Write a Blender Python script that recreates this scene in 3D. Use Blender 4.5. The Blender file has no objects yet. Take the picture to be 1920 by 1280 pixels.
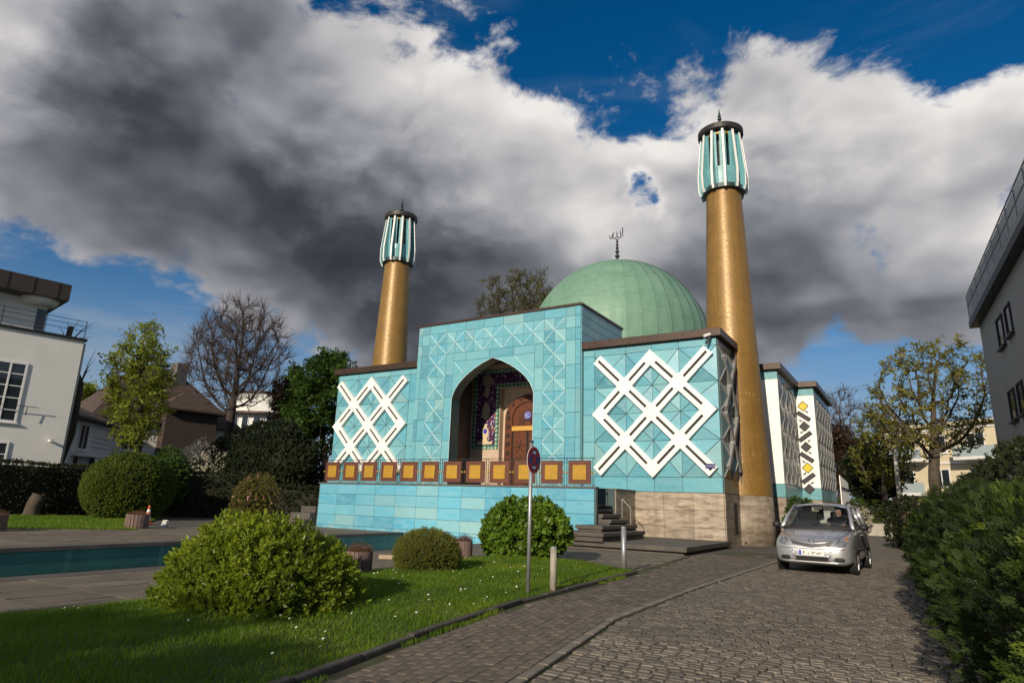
import bpy, bmesh, math, random
import numpy as np
from mathutils import Vector, Matrix
scene = bpy.context.scene
R = math.radians

# ------------------------------------------------------------------ camera
FPX, PITCH, ROLL, YAW = 1201.917, R(14.089), R(1.873), R(32.027)
CAM = Vector((16.839, -25.429, 1.353))
_fw = Vector((-math.sin(YAW), math.cos(YAW), 0)); _rt = Vector((math.cos(YAW), math.sin(YAW), 0)); _up = Vector((0, 0, 1))
_F = _fw*math.cos(PITCH) + _up*math.sin(PITCH)
_U = -_fw*math.sin(PITCH) + _up*math.cos(PITCH)
_R2 = _rt*math.cos(ROLL) + _U*math.sin(ROLL)
_U2 = _U*math.cos(ROLL) - _rt*math.sin(ROLL)
cd = bpy.data.cameras.new('camera'); cam = bpy.data.objects.new('camera', cd)
scene.collection.objects.link(cam)
m = Matrix((_R2, _U2, -_F)).transposed().to_4x4(); m.translation = CAM
cam.matrix_world = m
cd.sensor_width = 36; cd.lens = FPX/1920*36; cd.clip_end = 6000; cd.clip_start = .05
scene.camera = cam

def ray(px, py):
    x, v = (px-960)/FPX, (py-640)/FPX
    return _F + _R2*x - _U2*v
def at(px, py, D):
    d = ray(px, py); return CAM + d*(D/math.hypot(d.x, d.y))
def on_z(px, py, z=0.0):
    d = ray(px, py); return CAM + d*((z-CAM.z)/d.z)
def on_plane(px, py, p, n):
    d = ray(px, py); return CAM + d*((Vector(p)-CAM).dot(n)/d.dot(n))

# ------------------------------------------------------------------ sun + sky
SUN_EL = 21.5
SUN_H = Vector((0.11, -1, 0)).normalized()
SUN_V = SUN_H*math.cos(R(SUN_EL)) + Vector((0, 0, math.sin(R(SUN_EL))))
sl = bpy.data.lights.new('sun', 'SUN'); sl.energy = 4.8; sl.angle = R(.55); sl.color = (1.0, .87, .70)
so = bpy.data.objects.new('sun', sl); scene.collection.objects.link(so)
so.rotation_euler = SUN_V.to_track_quat('Z', 'Y').to_euler()
so.location = SUN_V*60

world = bpy.data.worlds.new('World'); scene.world = world; world.use_nodes = True
world.cycles.sampling_method = 'MANUAL'; world.cycles.sample_map_resolution = 256
def build_sky():
    nt = world.node_tree; nt.nodes.clear(); L = nt.links.new
    def N(t, **k):
        n = nt.nodes.new(t)
        for a, b in k.items(): setattr(n, a, b)
        return n
    def put(sock, v):
        if hasattr(v, 'is_output'): L(v, sock)
        else: sock.default_value = v
    def M(op, a, b=0.0, c=None, clamp=False):
        n = N('ShaderNodeMath', operation=op, use_clamp=clamp); put(n.inputs[0], a); put(n.inputs[1], b)
        if c is not None: put(n.inputs[2], c)
        return n.outputs[0]
    def V(op, a, b, s=None):
        n = N('ShaderNodeVectorMath', operation=op); put(n.inputs[0], a); put(n.inputs[1], b)
        if s is not None: put(n.inputs['Scale'], s)
        return n.outputs['Value'] if op == 'DOT_PRODUCT' else n.outputs[0]
    def MR(v, a, b, c, d, kind='SMOOTHSTEP'):
        n = N('ShaderNodeMapRange', interpolation_type=kind); put(n.inputs[0], v)
        for i, q in enumerate((a, b, c, d)): n.inputs[i+1].default_value = q
        return n.outputs[0]
    def NZ(vec, scale, det, rough=.55, lac=2.0, dist=0.0):
        n = N('ShaderNodeTexNoise'); put(n.inputs['Vector'], vec)
        n.inputs['Scale'].default_value = scale; n.inputs['Detail'].default_value = det
        n.inputs['Roughness'].default_value = rough; n.inputs['Lacunarity'].default_value = lac; n.inputs['Distortion'].default_value = dist
        return n
    def mix(f, a, b):
        n = N('ShaderNodeMix', data_type='RGBA'); put(n.inputs[0], f); put(n.inputs[6], a); put(n.inputs[7], b)
        return n.outputs[2]
    sky = N('ShaderNodeTexSky', sky_type='NISHITA'); sky.sun_disc = False
    sky.sun_elevation = R(SUN_EL); sky.sun_rotation = math.atan2(SUN_H.x, SUN_H.y)
    sky.air_density = 1.0; sky.dust_density = .4; sky.ozone_density = 4.0; sky.altitude = 200
    tc = N('ShaderNodeTexCoord'); d = V('NORMALIZE', tc.outputs['Generated'], (0, 0, 0))
    sep = N('ShaderNodeSeparateXYZ'); L(d, sep.inputs[0]); z = sep.outputs[2]
    st = V('MULTIPLY', d, (1, 1, 1.5))
    w = NZ(st, 3.6, 3, .5)
    wv = V('SUBTRACT', w.outputs['Color'], (.5, .5, .5))
    dw = V('ADD', d, V('SCALE', wv, (0, 0, 0), .13))
    s2 = N('ShaderNodeSeparateXYZ'); L(dw, s2.inputs[0])
    az = M('ARCTAN2', s2.outputs[0], s2.outputs[1])
    hyp = M('SQRT', M('ADD', M('MULTIPLY', s2.outputs[0], s2.outputs[0]), M('MULTIPLY', s2.outputs[1], s2.outputs[1])))
    el = M('ARCTAN2', s2.outputs[2], hyp)
    azp = MR(az, -math.pi, math.pi, 0, 1, 'LINEAR'); elp = MR(el, 0, math.pi/2, 0, 1, 'LINEAR')
    def lowrank(F):
        u, s_, vt = np.linalg.svd(F, full_matrices=False)
        acc = None
        for k in range(0, 9, 3):
            outs = []
            for src, pos, vec in ((azp, AZ_POS, u[:, k:k+3]*np.sqrt(s_[k:k+3])), (elp, EL_POS, (vt[k:k+3].T)*np.sqrt(s_[k:k+3]))):
                rp = N('ShaderNodeValToRGB'); L(src, rp.inputs[0]); c = rp.color_ramp; c.interpolation = 'LINEAR'
                while len(c.elements) < len(pos): c.elements.new(.5)
                for e, p in zip(c.elements, pos): e.position = float(p)
                for e, q in zip(c.elements, vec): e.color = (float(q[0])*.25+.5, float(q[1])*.25+.5, float(q[2])*.25+.5, 1)
                outs.append(V('SCALE', V('SUBTRACT', rp.outputs[0], (.5, .5, .5)), (0, 0, 0), 4.0))
            t = V('DOT_PRODUCT', outs[0], outs[1])
            acc = t if acc is None else M('ADD', acc, t)
        return acc
    cover = lowrank(COVER); bright = lowrank(BRIGHT)
    q0 = V('ADD', st, V('SCALE', wv, (0, 0, 0), .10))
    n1 = NZ(q0, 5.2, 10, .62).outputs[0]
    n3 = NZ(q0, 5.2, 3, .5).outputs[0]
    n2 = NZ(V('ADD', q0, (.012, -.016, .040)), 5.2, 3, .5).outputs[0]
    cover = M('MINIMUM', cover, 1.0)
    for px, py, r, a_ in ((1207,372,30,-.75),):
        c = ray(px, py).normalized(); th = math.atan(r/FPX); dn_ = M('ADD', V('DOT_PRODUCT', d, tuple(c)), M('MULTIPLY', M('SUBTRACT', n1, .54), .020*(r/50)**2))
        cover = M('ADD', cover, MR(dn_, math.cos(th*2.3), 1.0, 0.0, a_))
    dens = M('ADD', cover, M('MULTIPLY', M('SUBTRACT', n1, .5), 2.0))
    alpha = MR(dens, .38, .64, 0, 1)
    nv = NZ(V('MULTIPLY', d, (1.2, 1.2, 5.0)), 3.0, 5, .6, 2.1, .6).outputs[0]
    veil = MR(nv, .44, .76, 0, .6)
    veil = M('ADD', veil, MR(z, .40, .0, 0.0, 1.0), clamp=True)
    relief = M('MULTIPLY', M('SUBTRACT', n3, n2), 1.05)
    br = M('ADD', bright, relief)
    br = M('ADD', br, M('MULTIPLY', M('SUBTRACT', n1, n3), .85))
    br = M('ADD', br, MR(dens, .45, 1.1, .17, 0.0))
    ramp = N('ShaderNodeValToRGB'); L(br, ramp.inputs[0])
    cr = ramp.color_ramp
    cr.elements[0].position = 0.0; cr.elements[0].color = (.032, .037, .048, 1)
    cr.elements[1].position = 1.0; cr.elements[1].color = (.86, .83, .80, 1)
    for p, c in ((.2, (.058, .063, .076, 1)), (.4, (.145, .153, .175, 1)), (.6, (.33, .335, .365, 1)), (.8, (.58, .565, .565, 1))):
        e = cr.elements.new(p); e.color = c
    skyc = V('SCALE', sky.outputs[0], (0, 0, 0), SKY_STRENGTH)
    hs = N('ShaderNodeHueSaturation'); hs.inputs['Saturation'].default_value = 1.32; hs.inputs['Value'].default_value = .95; L(skyc, hs.inputs['Color'])
    skyc = mix(M('MULTIPLY', veil, MR(z, .50, .12, .18, .75)), hs.outputs[0], (.30, .365, .46, 1))
    col = mix(alpha, skyc, ramp.outputs[0])
    bg = N('ShaderNodeBackground'); L(col, bg.inputs[0]); bg.inputs[1].default_value = 1.0
    out = N('ShaderNodeOutputWorld'); L(bg.outputs[0], out.inputs[0])
SKY_STRENGTH = .085
# how much cloud, and how bright a cloud, stands in each direction of the sky (rows go down towards the horizon)
GX = np.arange(13)*160.0; GY = np.arange(8)*110.0
C_GRID = np.array([[.85,1.0,.95,.70,.36,.30,.34,.26,.10,.05,.06,.05,.10],
 [1.0,1.0,1.0,1.0,.80,.66,.08,.24,.40,.40,.22,.04,.60],
 [1.0,1.0,1.0,1.0,1.0,1.0,.78,.18,.60,.98,.95,.62,.80],
 [1.0,1.0,1.0,1.0,1.0,1.0,1.0,1.0,.92,1.0,1.0,1.0,.55],
 [.60,.85,1.0,1.0,1.0,1.0,1.0,1.0,1.0,.95,.42,.80,.66],
 [.20,.22,.50,.92,1.0,1.0,1.0,1.0,1.0,1.0,1.0,.95,.75],
 [.16,.10,.10,.20,.45,.66,.78,.85,.88,.80,.55,.40,.30],
 [.14,.10,.10,.10,.14,.20,.30,.30,.20,.05,.0,.0,.10]])
B_GRID = np.array([[.88,.38,.40,.42,.48,.50,.5,.5,.55,.6,.6,.6,.6],
 [.66,.22,.26,.38,.66,.88,.72,.50,.52,.55,.6,.65,.78],
 [.70,.44,.20,.34,.58,.70,.84,.72,.86,.96,.95,.90,.70],
 [.56,.34,.20,.18,.40,.54,.70,.80,.76,.68,.72,.78,.60],
 [.40,.36,.26,.16,.16,.30,.48,.84,.70,.50,.48,.80,.90],
 [.5,.45,.40,.32,.22,.16,.18,.34,.30,.22,.36,.34,.55],
 [.6,.6,.55,.5,.32,.24,.22,.26,.26,.22,.30,.40,.5],
 [.6,.6,.6,.55,.5,.4,.4,.45,.45,.45,.5,.5,.5]])
AZ_DEG = np.concatenate([[-180, -130, -100], np.linspace(-84, 22, 25), [40, 80, 130, 180]]); AZ_POS = (AZ_DEG+180)/360
EL_DEG = np.concatenate([np.linspace(0, 46, 24), [52, 60, 75, 90]]); EL_POS = EL_DEG/90
def sky_grid(G):
    out = np.zeros((len(AZ_DEG), len(EL_DEG)))
    for i, a in enumerate(AZ_DEG):
        for j, e in enumerate(EL_DEG):
            a2 = min(max(a, -80), 16); e2 = min(e, 40)
            d = Vector((math.sin(R(a2))*math.cos(R(e2)), math.cos(R(a2))*math.cos(R(e2)), math.sin(R(e2))))
            k = d.dot(_F); x = (960+FPX*d.dot(_R2)/k)/160; y = (640-FPX*d.dot(_U2)/k)/110
            x = min(max(x, 0), 11.999); y = min(max(y, 0), 6.999); X = int(x); Y = int(y); fx = x-X; fy = y-Y
            v = (G[Y, X]*(1-fx)+G[Y, X+1]*fx)*(1-fy)+(G[Y+1, X]*(1-fx)+G[Y+1, X+1]*fx)*fy
            t = min(1, (abs(a-a2)+max(0, e-e2)*2)/60)
            out[i, j] = v*(1-t)+.5*t
    return out
COVER = sky_grid(C_GRID); BRIGHT = sky_grid(B_GRID)
build_sky()
vs = scene.view_settings
vs.view_transform = 'Standard'; vs.look = 'None'; vs.exposure = 0.0; vs.gamma = 1.0; vs.use_curve_mapping = False
# ------------------------------------------------------------------ helpers
COL = scene.collection
rng = random.Random(7); nrng = np.random.default_rng(7)
class MB:
    def __init__(s): s.v = []; s.f = []; s.mi = []
    def add(s, vs, fs, m=0):
        b = len(s.v); s.v += [tuple(p) for p in vs]
        for f in fs: s.f.append(tuple(i+b for i in f)); s.mi.append(m)
        return s
    def poly(s, pts, m=0): return s.add(pts, [tuple(range(len(pts)))], m)
    def box(s, x0, x1, y0, y1, z0, z1, m=0):
        return s.add([(x0,y0,z0),(x1,y0,z0),(x1,y1,z0),(x0,y1,z0),(x0,y0,z1),(x1,y0,z1),(x1,y1,z1),(x0,y1,z1)],
                     [(0,3,2,1),(4,5,6,7),(0,1,5,4),(1,2,6,5),(2,3,7,6),(3,0,4,7)], m)
    def obox(s, c, ax, ay, az, m=0):
        c = Vector(c); ax, ay, az = Vector(ax), Vector(ay), Vector(az)
        v = [c+ax*i+ay*j+az*k for k in (-1,1) for i, j in ((-1,-1),(1,-1),(1,1),(-1,1))]
        fs = [(0,3,2,1),(4,5,6,7),(0,1,5,4),(1,2,6,5),(2,3,7,6),(3,0,4,7)]
        if ax.cross(ay).dot(az) < 0: fs = [f[::-1] for f in fs]
        return s.add(v, fs, m)
    def bar(s, a, b, w, h, up=(0,0,1), m=0):
        a, b = Vector(a), Vector(b); d = (b-a); L = d.length; d.normalize(); u = Vector(up)
        sd = d.cross(u)
        if sd.length < 1e-4: sd = d.cross(Vector((1,0,0)))
        sd.normalize(); u = sd.cross(d)
        return s.obox((a+b)/2, d*(L/2), sd*(w/2), u*(h/2), m)
    def tube(s, pts, rad, n=8, cap=True, m=0):
        pts = [Vector(p) for p in pts]; k = len(pts)
        if not hasattr(rad, '__len__'): rad = [rad]*k
        b = len(s.v); ref = None
        for i, p in enumerate(pts):
            t = (pts[min(i+1,k-1)]-pts[max(i-1,0)])
            if t.length < 1e-9: t = Vector((0,0,1))
            t.normalize()
            if ref is None:
                ref = t.cross(Vector((0,0,1)))
                if ref.length < .05: ref = t.cross(Vector((1,0,0)))
                ref.normalize()
            else:
                ref = ref - t*ref.dot(t)
                if ref.length < 1e-4: ref = t.orthogonal()
                ref.normalize()
            q = t.cross(ref)
            for j in range(n):
                a = 2*math.pi*j/n; s.v.append(tuple(p+(ref*math.cos(a)+q*math.sin(a))*rad[i]))
        for i in range(k-1):
            for j in range(n):
                s.f.append((b+i*n+j, b+i*n+(j+1)%n, b+(i+1)*n+(j+1)%n, b+(i+1)*n+j)); s.mi.append(m)
        if cap:
            s.f.append(tuple(b+j for j in range(n-1,-1,-1))); s.mi.append(m)
            s.f.append(tuple(b+(k-1)*n+j for j in range(n))); s.mi.append(m)
        return s
    def lathe(s, prof, n=24, c=(0,0,0), m=0, cap=True):
        b = len(s.v); k = len(prof)
        for r, z in prof:
            for j in range(n):
                a = 2*math.pi*j/n; s.v.append((c[0]+r*math.cos(a), c[1]+r*math.sin(a), c[2]+z))
        for i in range(k-1):
            for j in range(n):
                s.f.append((b+i*n+j, b+i*n+(j+1)%n, b+(i+1)*n+(j+1)%n, b+(i+1)*n+j)); s.mi.append(m)
        if cap:
            s.f.append(tuple(b+j for j in range(n-1,-1,-1))); s.mi.append(m)
            s.f.append(tuple(b+(k-1)*n+j for j in range(n))); s.mi.append(m)
        return s
    def ball(s, c, r, n=12, k=8, m=0, sz=1.0):
        return s.lathe([(max(1e-4, r*math.sin(math.pi*i/k)), -r*sz*math.cos(math.pi*i/k)) for i in range(k+1)], n, c, m, False)
    def prism(s, pts, off, m=0):
        k = len(pts); o = Vector(off); b = len(s.v)
        s.v += [tuple(p) for p in pts]+[tuple(Vector(p)+o) for p in pts]
        s.f.append(tuple(b+i for i in range(k-1,-1,-1))); s.f.append(tuple(b+k+i for i in range(k))); s.mi += [m, m]
        for i in range(k):
            s.f.append((b+i, b+(i+1)%k, b+k+(i+1)%k, b+k+i)); s.mi.append(m)
        return s
    def mesh(s, name, mats, smooth=False):
        me = bpy.data.meshes.new(name); me.from_pydata(s.v, [], s.f)
        for q in (mats if isinstance(mats, (list, tuple)) else [mats]): me.materials.append(q)
        if len(me.materials) > 1: me.polygons.foreach_set('material_index', s.mi)
        if smooth: me.polygons.foreach_set('use_smooth', [True]*len(me.polygons))
        me.update(); return me
    def build(s, name, mats, parent=None, smooth=False, bevel=0.0, fix=True):
        me = s.mesh(name, mats, smooth)
        if fix:
            bm = bmesh.new(); bm.from_mesh(me); bmesh.ops.recalc_face_normals(bm, faces=bm.faces); bm.to_mesh(me); bm.free()
        return obj(name, me, parent, bevel)
def obj(name, me, parent=None, bevel=0.0):
    o = bpy.data.objects.new(name, me); COL.objects.link(o)
    if parent is not None:
        o.parent = parent; o.matrix_parent_inverse = parent_inv(parent)
    if bevel:
        b = o.modifiers.new('bevel', 'BEVEL'); b.width = bevel; b.segments = 2; b.limit_method = 'ANGLE'; b.angle_limit = R(40)
    return o
LOCAL = set()
def parent_inv(p):
    if p.parent is not None or p.name in LOCAL: return Matrix.Identity(4)
    return p.matrix_basis.inverted()
def tag(o, label=None, cat=None, group=None, kind=None):
    if label: o['label'] = label
    if cat: o['category'] = cat
    if group: o['group'] = group
    if kind: o['kind'] = kind
    return o
def thing(name, label, cat, loc=(0,0,0), group=None, rz=0.0, local=False):
    o = bpy.data.objects.new(name, None); COL.objects.link(o); o.location = loc; o.rotation_euler = (0,0,rz); o.empty_display_size = .3
    if local or rz: LOCAL.add(o.name)
    return tag(o, label, cat, group)
def struct(o): return tag(o, kind='structure')
def copy_tree(o, parent=None):
    c = o.copy(); COL.objects.link(c)
    if parent is not None: c.parent = parent
    for ch in list(o.children): copy_tree(ch, c)
    return c
def np_mesh(name, V, F, mats, tint=None, smooth=False, mi=None):
    """V (n,3), F (m,k) -> mesh; tint: per-vertex random value"""
    me = bpy.data.meshes.new(name); V = np.asarray(V, np.float32); F = np.asarray(F, np.int32); k = F.shape[1]
    me.vertices.add(len(V)); me.vertices.foreach_set('co', V.ravel())
    me.loops.add(F.size); me.loops.foreach_set('vertex_index', F.ravel())
    me.polygons.add(len(F)); me.polygons.foreach_set('loop_start', np.arange(len(F), dtype=np.int32)*k)
    try: me.polygons.foreach_set('loop_total', np.full(len(F), k, np.int32))
    except Exception: pass
    for q in (mats if isinstance(mats, (list, tuple)) else [mats]): me.materials.append(q)
    if mi is not None: me.polygons.foreach_set('material_index', np.asarray(mi, np.int32))
    if tint is not None:
        a = me.attributes.new('tint', 'FLOAT', 'POINT'); a.data.foreach_set('value', np.asarray(tint, np.float32))
    if smooth: me.polygons.foreach_set('use_smooth', np.ones(len(F), bool))
    me.update(calc_edges=True); me.validate(); return me
def frames(normals, spin=None, g=None):
    g = g or nrng
    n = normals/np.maximum(1e-9, np.linalg.norm(normals, axis=1, keepdims=True))
    a = g.normal(size=n.shape); t = a-(a*n).sum(1, keepdims=True)*n; t /= np.maximum(1e-9, np.linalg.norm(t, axis=1, keepdims=True))
    return t, np.cross(n, t), n
def scatter(T, TF, P, X, Y, Z, S, tint=None):
    """template verts T (k,3) faces TF placed at P with axes X,Y,Z and scale S"""
    T = np.asarray(T, float); TF = np.asarray(TF, int); S = np.asarray(S, float).reshape(-1, 1, 1)
    V = P[:, None, :] + S*(T[None, :, 0:1]*X[:, None, :]+T[None, :, 1:2]*Y[:, None, :]+T[None, :, 2:3]*Z[:, None, :])
    n = len(P); k = len(T)
    F = (np.arange(n)*k)[:, None, None]+TF[None]
    ti = None if tint is None else np.repeat(tint, k)
    return V.reshape(-1, 3), F.reshape(-1, TF.shape[1]), ti

# ------------------------------------------------------------------ materials
MATS = {}
def nodes_of(name):
    mt = bpy.data.materials.new(name); mt.use_nodes = True; nt = mt.node_tree; nt.nodes.clear()
    out = nt.nodes.new('ShaderNodeOutputMaterial'); b = nt.nodes.new('ShaderNodeBsdfPrincipled'); nt.links.new(b.outputs[0], out.inputs[0])
    return mt, nt, b, out
class NT:
    def __init__(s, nt): s.nt = nt
    def N(s, t, **k):
        n = s.nt.nodes.new(t)
        for a, b in k.items(): setattr(n, a, b)
        return n
    def put(s, sock, v):
        if hasattr(v, 'is_output'): s.nt.links.new(v, sock)
        elif isinstance(v, (tuple, list)) and len(v) == 3 and sock.type == 'RGBA': sock.default_value = (*v, 1)
        else: sock.default_value = v
    def M(s, op, a, b=0.0, clamp=False):
        n = s.N('ShaderNodeMath', operation=op, use_clamp=clamp); s.put(n.inputs[0], a); s.put(n.inputs[1], b); return n.outputs[0]
    def coord(s, kind='Object', scale=(1,1,1), rot=(0,0,0)):
        t = s.N('ShaderNodeTexCoord'); mp = s.N('ShaderNodeMapping'); s.nt.links.new(t.outputs[kind], mp.inputs[0])
        mp.inputs['Scale'].default_value = scale; mp.inputs['Rotation'].default_value = rot; return mp.outputs[0]
    def noise(s, vec, scale, det=4, rough=.55, dist=0.0):
        n = s.N('ShaderNodeTexNoise'); s.put(n.inputs['Vector'], vec); n.inputs['Scale'].default_value = scale
        n.inputs['Detail'].default_value = det; n.inputs['Roughness'].default_value = rough; n.inputs['Distortion'].default_value = dist
        return n.outputs[0]
    def mr(s, v, a, b, c=0.0, d=1.0):
        n = s.N('ShaderNodeMapRange'); s.put(n.inputs[0], v)
        for i, q in enumerate((a, b, c, d)): n.inputs[i+1].default_value = q
        return n.outputs[0]
    def mix(s, f, a, b, mode='MIX'):
        n = s.N('ShaderNodeMix', data_type='RGBA', blend_type=mode); s.put(n.inputs[0], f); s.put(n.inputs[6], a); s.put(n.inputs[7], b); return n.outputs[2]
    def ramp(s, v, stops, interp='LINEAR'):
        n = s.N('ShaderNodeValToRGB'); s.put(n.inputs[0], v); c = n.color_ramp; c.interpolation = interp
        while len(c.elements) < len(stops): c.elements.new(.5)
        for e, (p, q) in zip(c.elements, stops): e.position = p; e.color = (*q, 1)
        return n.outputs[0]
    def bump(s, h, strength=.3, dist=.02):
        n = s.N('ShaderNodeBump'); s.put(n.inputs['Height'], h); n.inputs['Strength'].default_value = strength; n.inputs['Distance'].default_value = dist; return n.outputs[0]
    def objrand(s): return s.N('ShaderNodeObjectInfo').outputs['Random']
    def attr(s, name): return s.N('ShaderNodeAttribute', attribute_name=name).outputs['Fac']
def pbr(name, col, rough=.6, var=.25, scale=3.0, bump=.0, bscale=30.0, metal=0.0, spec=.5, orand=0.0, stretch=(1,1,1), dirt=0.0, coat=0.0, col2=None):
    if name in MATS: return MATS[name]
    mt, nt, b, out = nodes_of(name); g = NT(nt); co = g.coord('Object', stretch)
    n = g.noise(co, scale, 6, .6); n2 = g.noise(co, scale*7.3, 4, .6)
    dk = tuple(c*(1-var) for c in col); lt = tuple(min(1, c*(1+var*.7)) for c in (col2 or col))
    c = g.mix(g.mr(g.M('ADD', g.M('MULTIPLY', n, .7), g.M('MULTIPLY', n2, .3)), .32, .68), dk, lt)
    if orand:
        hs = g.N('ShaderNodeHueSaturation'); g.put(hs.inputs['Color'], c); g.put(hs.inputs['Value'], g.mr(g.objrand(), 0, 1, 1-orand, 1+orand)); c = hs.outputs[0]
    if dirt:
        d = g.noise(g.coord('Object', (stretch[0]*1.0, stretch[1]*1.0, stretch[2]*.22)), scale*2.2, 5, .65)
        c = g.mix(g.mr(d, .50, .78, 0, dirt), c, tuple(q*.35 for q in col))
    g.put(b.inputs['Base Color'], c); g.put(b.inputs['Roughness'], g.mr(n2, .3, .7, max(.02, rough-.1), min(1, rough+.1)))
    b.inputs['Metallic'].default_value = metal; b.inputs['Specular IOR Level'].default_value = spec
    if coat: b.inputs['Coat Weight'].default_value = coat; b.inputs['Coat Roughness'].default_value = .05
    if bump: g.put(b.inputs['Normal'], g.bump(g.noise(co, bscale, 5, .65), bump, .02))
    MATS[name] = mt; return mt
def tile_mat(name, stops, rough=.22):
    if name in MATS: return MATS[name]
    mt, nt, b, out = nodes_of(name); g = NT(nt)
    rnd = g.objrand()
    c = g.ramp(rnd, stops)
    geo = g.N('ShaderNodeNewGeometry').outputs['Position']
    wv = g.N('ShaderNodeVectorMath', operation='ADD'); g.put(wv.inputs[0], geo)
    cb = g.N('ShaderNodeCombineXYZ'); g.put(cb.inputs[0], g.M('MULTIPLY', rnd, 37.0)); g.put(cb.inputs[2], g.M('MULTIPLY', rnd, 19.0)); g.put(wv.inputs[1], cb.outputs[0])
    mp = g.N('ShaderNodeMapping'); g.put(mp.inputs[0], wv.outputs[0]); mp.inputs['Scale'].default_value = (.7, .7, 2.4); mp.inputs['Rotation'].default_value = (0, .25, 0)
    st = g.noise(mp.outputs[0], 2.2, 6, .62, .8)
    c = g.mix(g.mr(st, .35, .7, 0, .5), c, (.22, .43, .475))
    fine = g.noise(geo, 26, 5, .7)
    c = g.mix(g.mr(fine, .55, .8, 0, .18), c, (.55, .70, .70))
    run = g.noise(g.coord('Object', (3.0, 3.0, .25)), 2.0, 5, .7)
    c = g.mix(g.mr(run, .6, .85, 0, .28), c, (.09, .17, .17))
    # lime bloom from the joints
    eff = g.noise(g.coord('Object', (.9, .9, 5)), 1.7, 6, .7, .6)
    c = g.mix(g.mr(eff, .66, .80, 0, .45), c, (.62, .76, .77))
    g.put(b.inputs['Base Color'], c); g.put(b.inputs['Roughness'], g.mr(fine, .3, .7, rough, rough+.22))
    b.inputs['Specular IOR Level'].default_value = .45
    g.put(b.inputs['Normal'], g.bump(g.noise(geo, 3.2, 4, .6), .10, .03))
    MATS[name] = mt; return mt
def leaf_mat(name, c1, c2, trans=.35, rough=.45, c3=None):
    if name in MATS: return MATS[name]
    mt, nt, b, out = nodes_of(name); g = NT(nt); t = g.attr('tint')
    stops = [(0, c1), (.75, c2), (1, c3 or tuple(min(1, q*1.25) for q in c2))]
    c = g.ramp(t, stops)
    g.put(b.inputs['Base Color'], c); b.inputs['Roughness'].default_value = rough; b.inputs['Specular IOR Level'].default_value = .35
    tr = g.N('ShaderNodeBsdfTranslucent'); g.put(tr.inputs[0], g.mix(.5, c, tuple(min(1, q*1.6) for q in c2)))
    mx = g.N('ShaderNodeMixShader'); mx.inputs[0].default_value = trans
    nt.links.new(b.outputs[0], mx.inputs[1]); nt.links.new(tr.outputs[0], mx.inputs[2]); nt.links.new(mx.outputs[0], out.inputs[0])
    MATS[name] = mt; return mt
AQ = [(0, (.060,.225,.295)), (.14, (.125,.37,.43)), (.28, (.075,.30,.40)), (.44, (.185,.42,.455)), (.6, (.090,.335,.43)), (.74, (.145,.375,.42)), (.86, (.070,.265,.35)), (.94, (.22,.39,.39)), (1, (.10,.365,.49))]
AQ2 = [(0, (.058,.25,.38)), (.2, (.12,.38,.48)), (.4, (.062,.31,.47)), (.55, (.13,.40,.51)), (.7, (.085,.33,.46)), (.85, (.22,.385,.385)), (1, (.09,.365,.53))]
M_tile = tile_mat('glazed_aqua_tile', AQ, .20)
M_tile2 = tile_mat('glazed_aqua_terrace_tile', AQ2, .16)
M_tileplain = pbr('aqua_glaze_trim', (.135,.335,.365), .3, .22, 2.0, spec=.5, dirt=.2)
M_ridge = pbr('pale_aqua_ridge', (.50,.70,.71), .35, .2, 4.0)
M_grout = pbr('dark_joint', (.055,.085,.09), .9, .3, 6)
M_white = pbr('white_marble', (.84,.82,.77), .45, .06, 1.3, dirt=.13, stretch=(1,1,1))
M_slot = pbr('dark_slot', (.02,.018,.016), .7, .3, 5)
M_bronze = pbr('bronze_fascia', (.060,.036,.025), .42, .3, 1.6, metal=.3, dirt=.4)
M_trav = None
M_gold = None
def travertine():
    mt, nt, b, out = nodes_of('travertine'); g = NT(nt)
    geo = g.N('ShaderNodeNewGeometry').outputs['Position']
    mp = g.N('ShaderNodeMapping'); g.put(mp.inputs[0], geo); mp.inputs['Scale'].default_value = (.85, .85, 3.2)
    a = g.noise(mp.outputs[0], 1.6, 8, .68, .3)
    mp2 = g.N('ShaderNodeMapping'); g.put(mp2.inputs[0], geo); mp2.inputs['Scale'].default_value = (2.2, 2.2, .35)
    v = g.noise(mp2.outputs[0], 1.3, 5, .6)
    c = g.ramp(a, [(.30, (.085,.062,.042)), (.43, (.23,.18,.13)), (.55, (.34,.285,.215)), (.72, (.44,.38,.30))])
    hs = g.N('ShaderNodeHueSaturation'); g.put(hs.inputs['Color'], c); g.put(hs.inputs['Value'], g.mr(g.objrand(), 0, 1, .82, 1.14)); c = hs.outputs[0]
    c = g.mix(g.mr(v, .45, .8, 0, .6), c, (.13,.10,.075))
    g.put(b.inputs['Base Color'], c); b.inputs['Roughness'].default_value = .6
    g.put(b.inputs['Normal'], g.bump(g.noise(geo, 40, 5, .7), .15, .01))
    return mt
M_trav = travertine()
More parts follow.
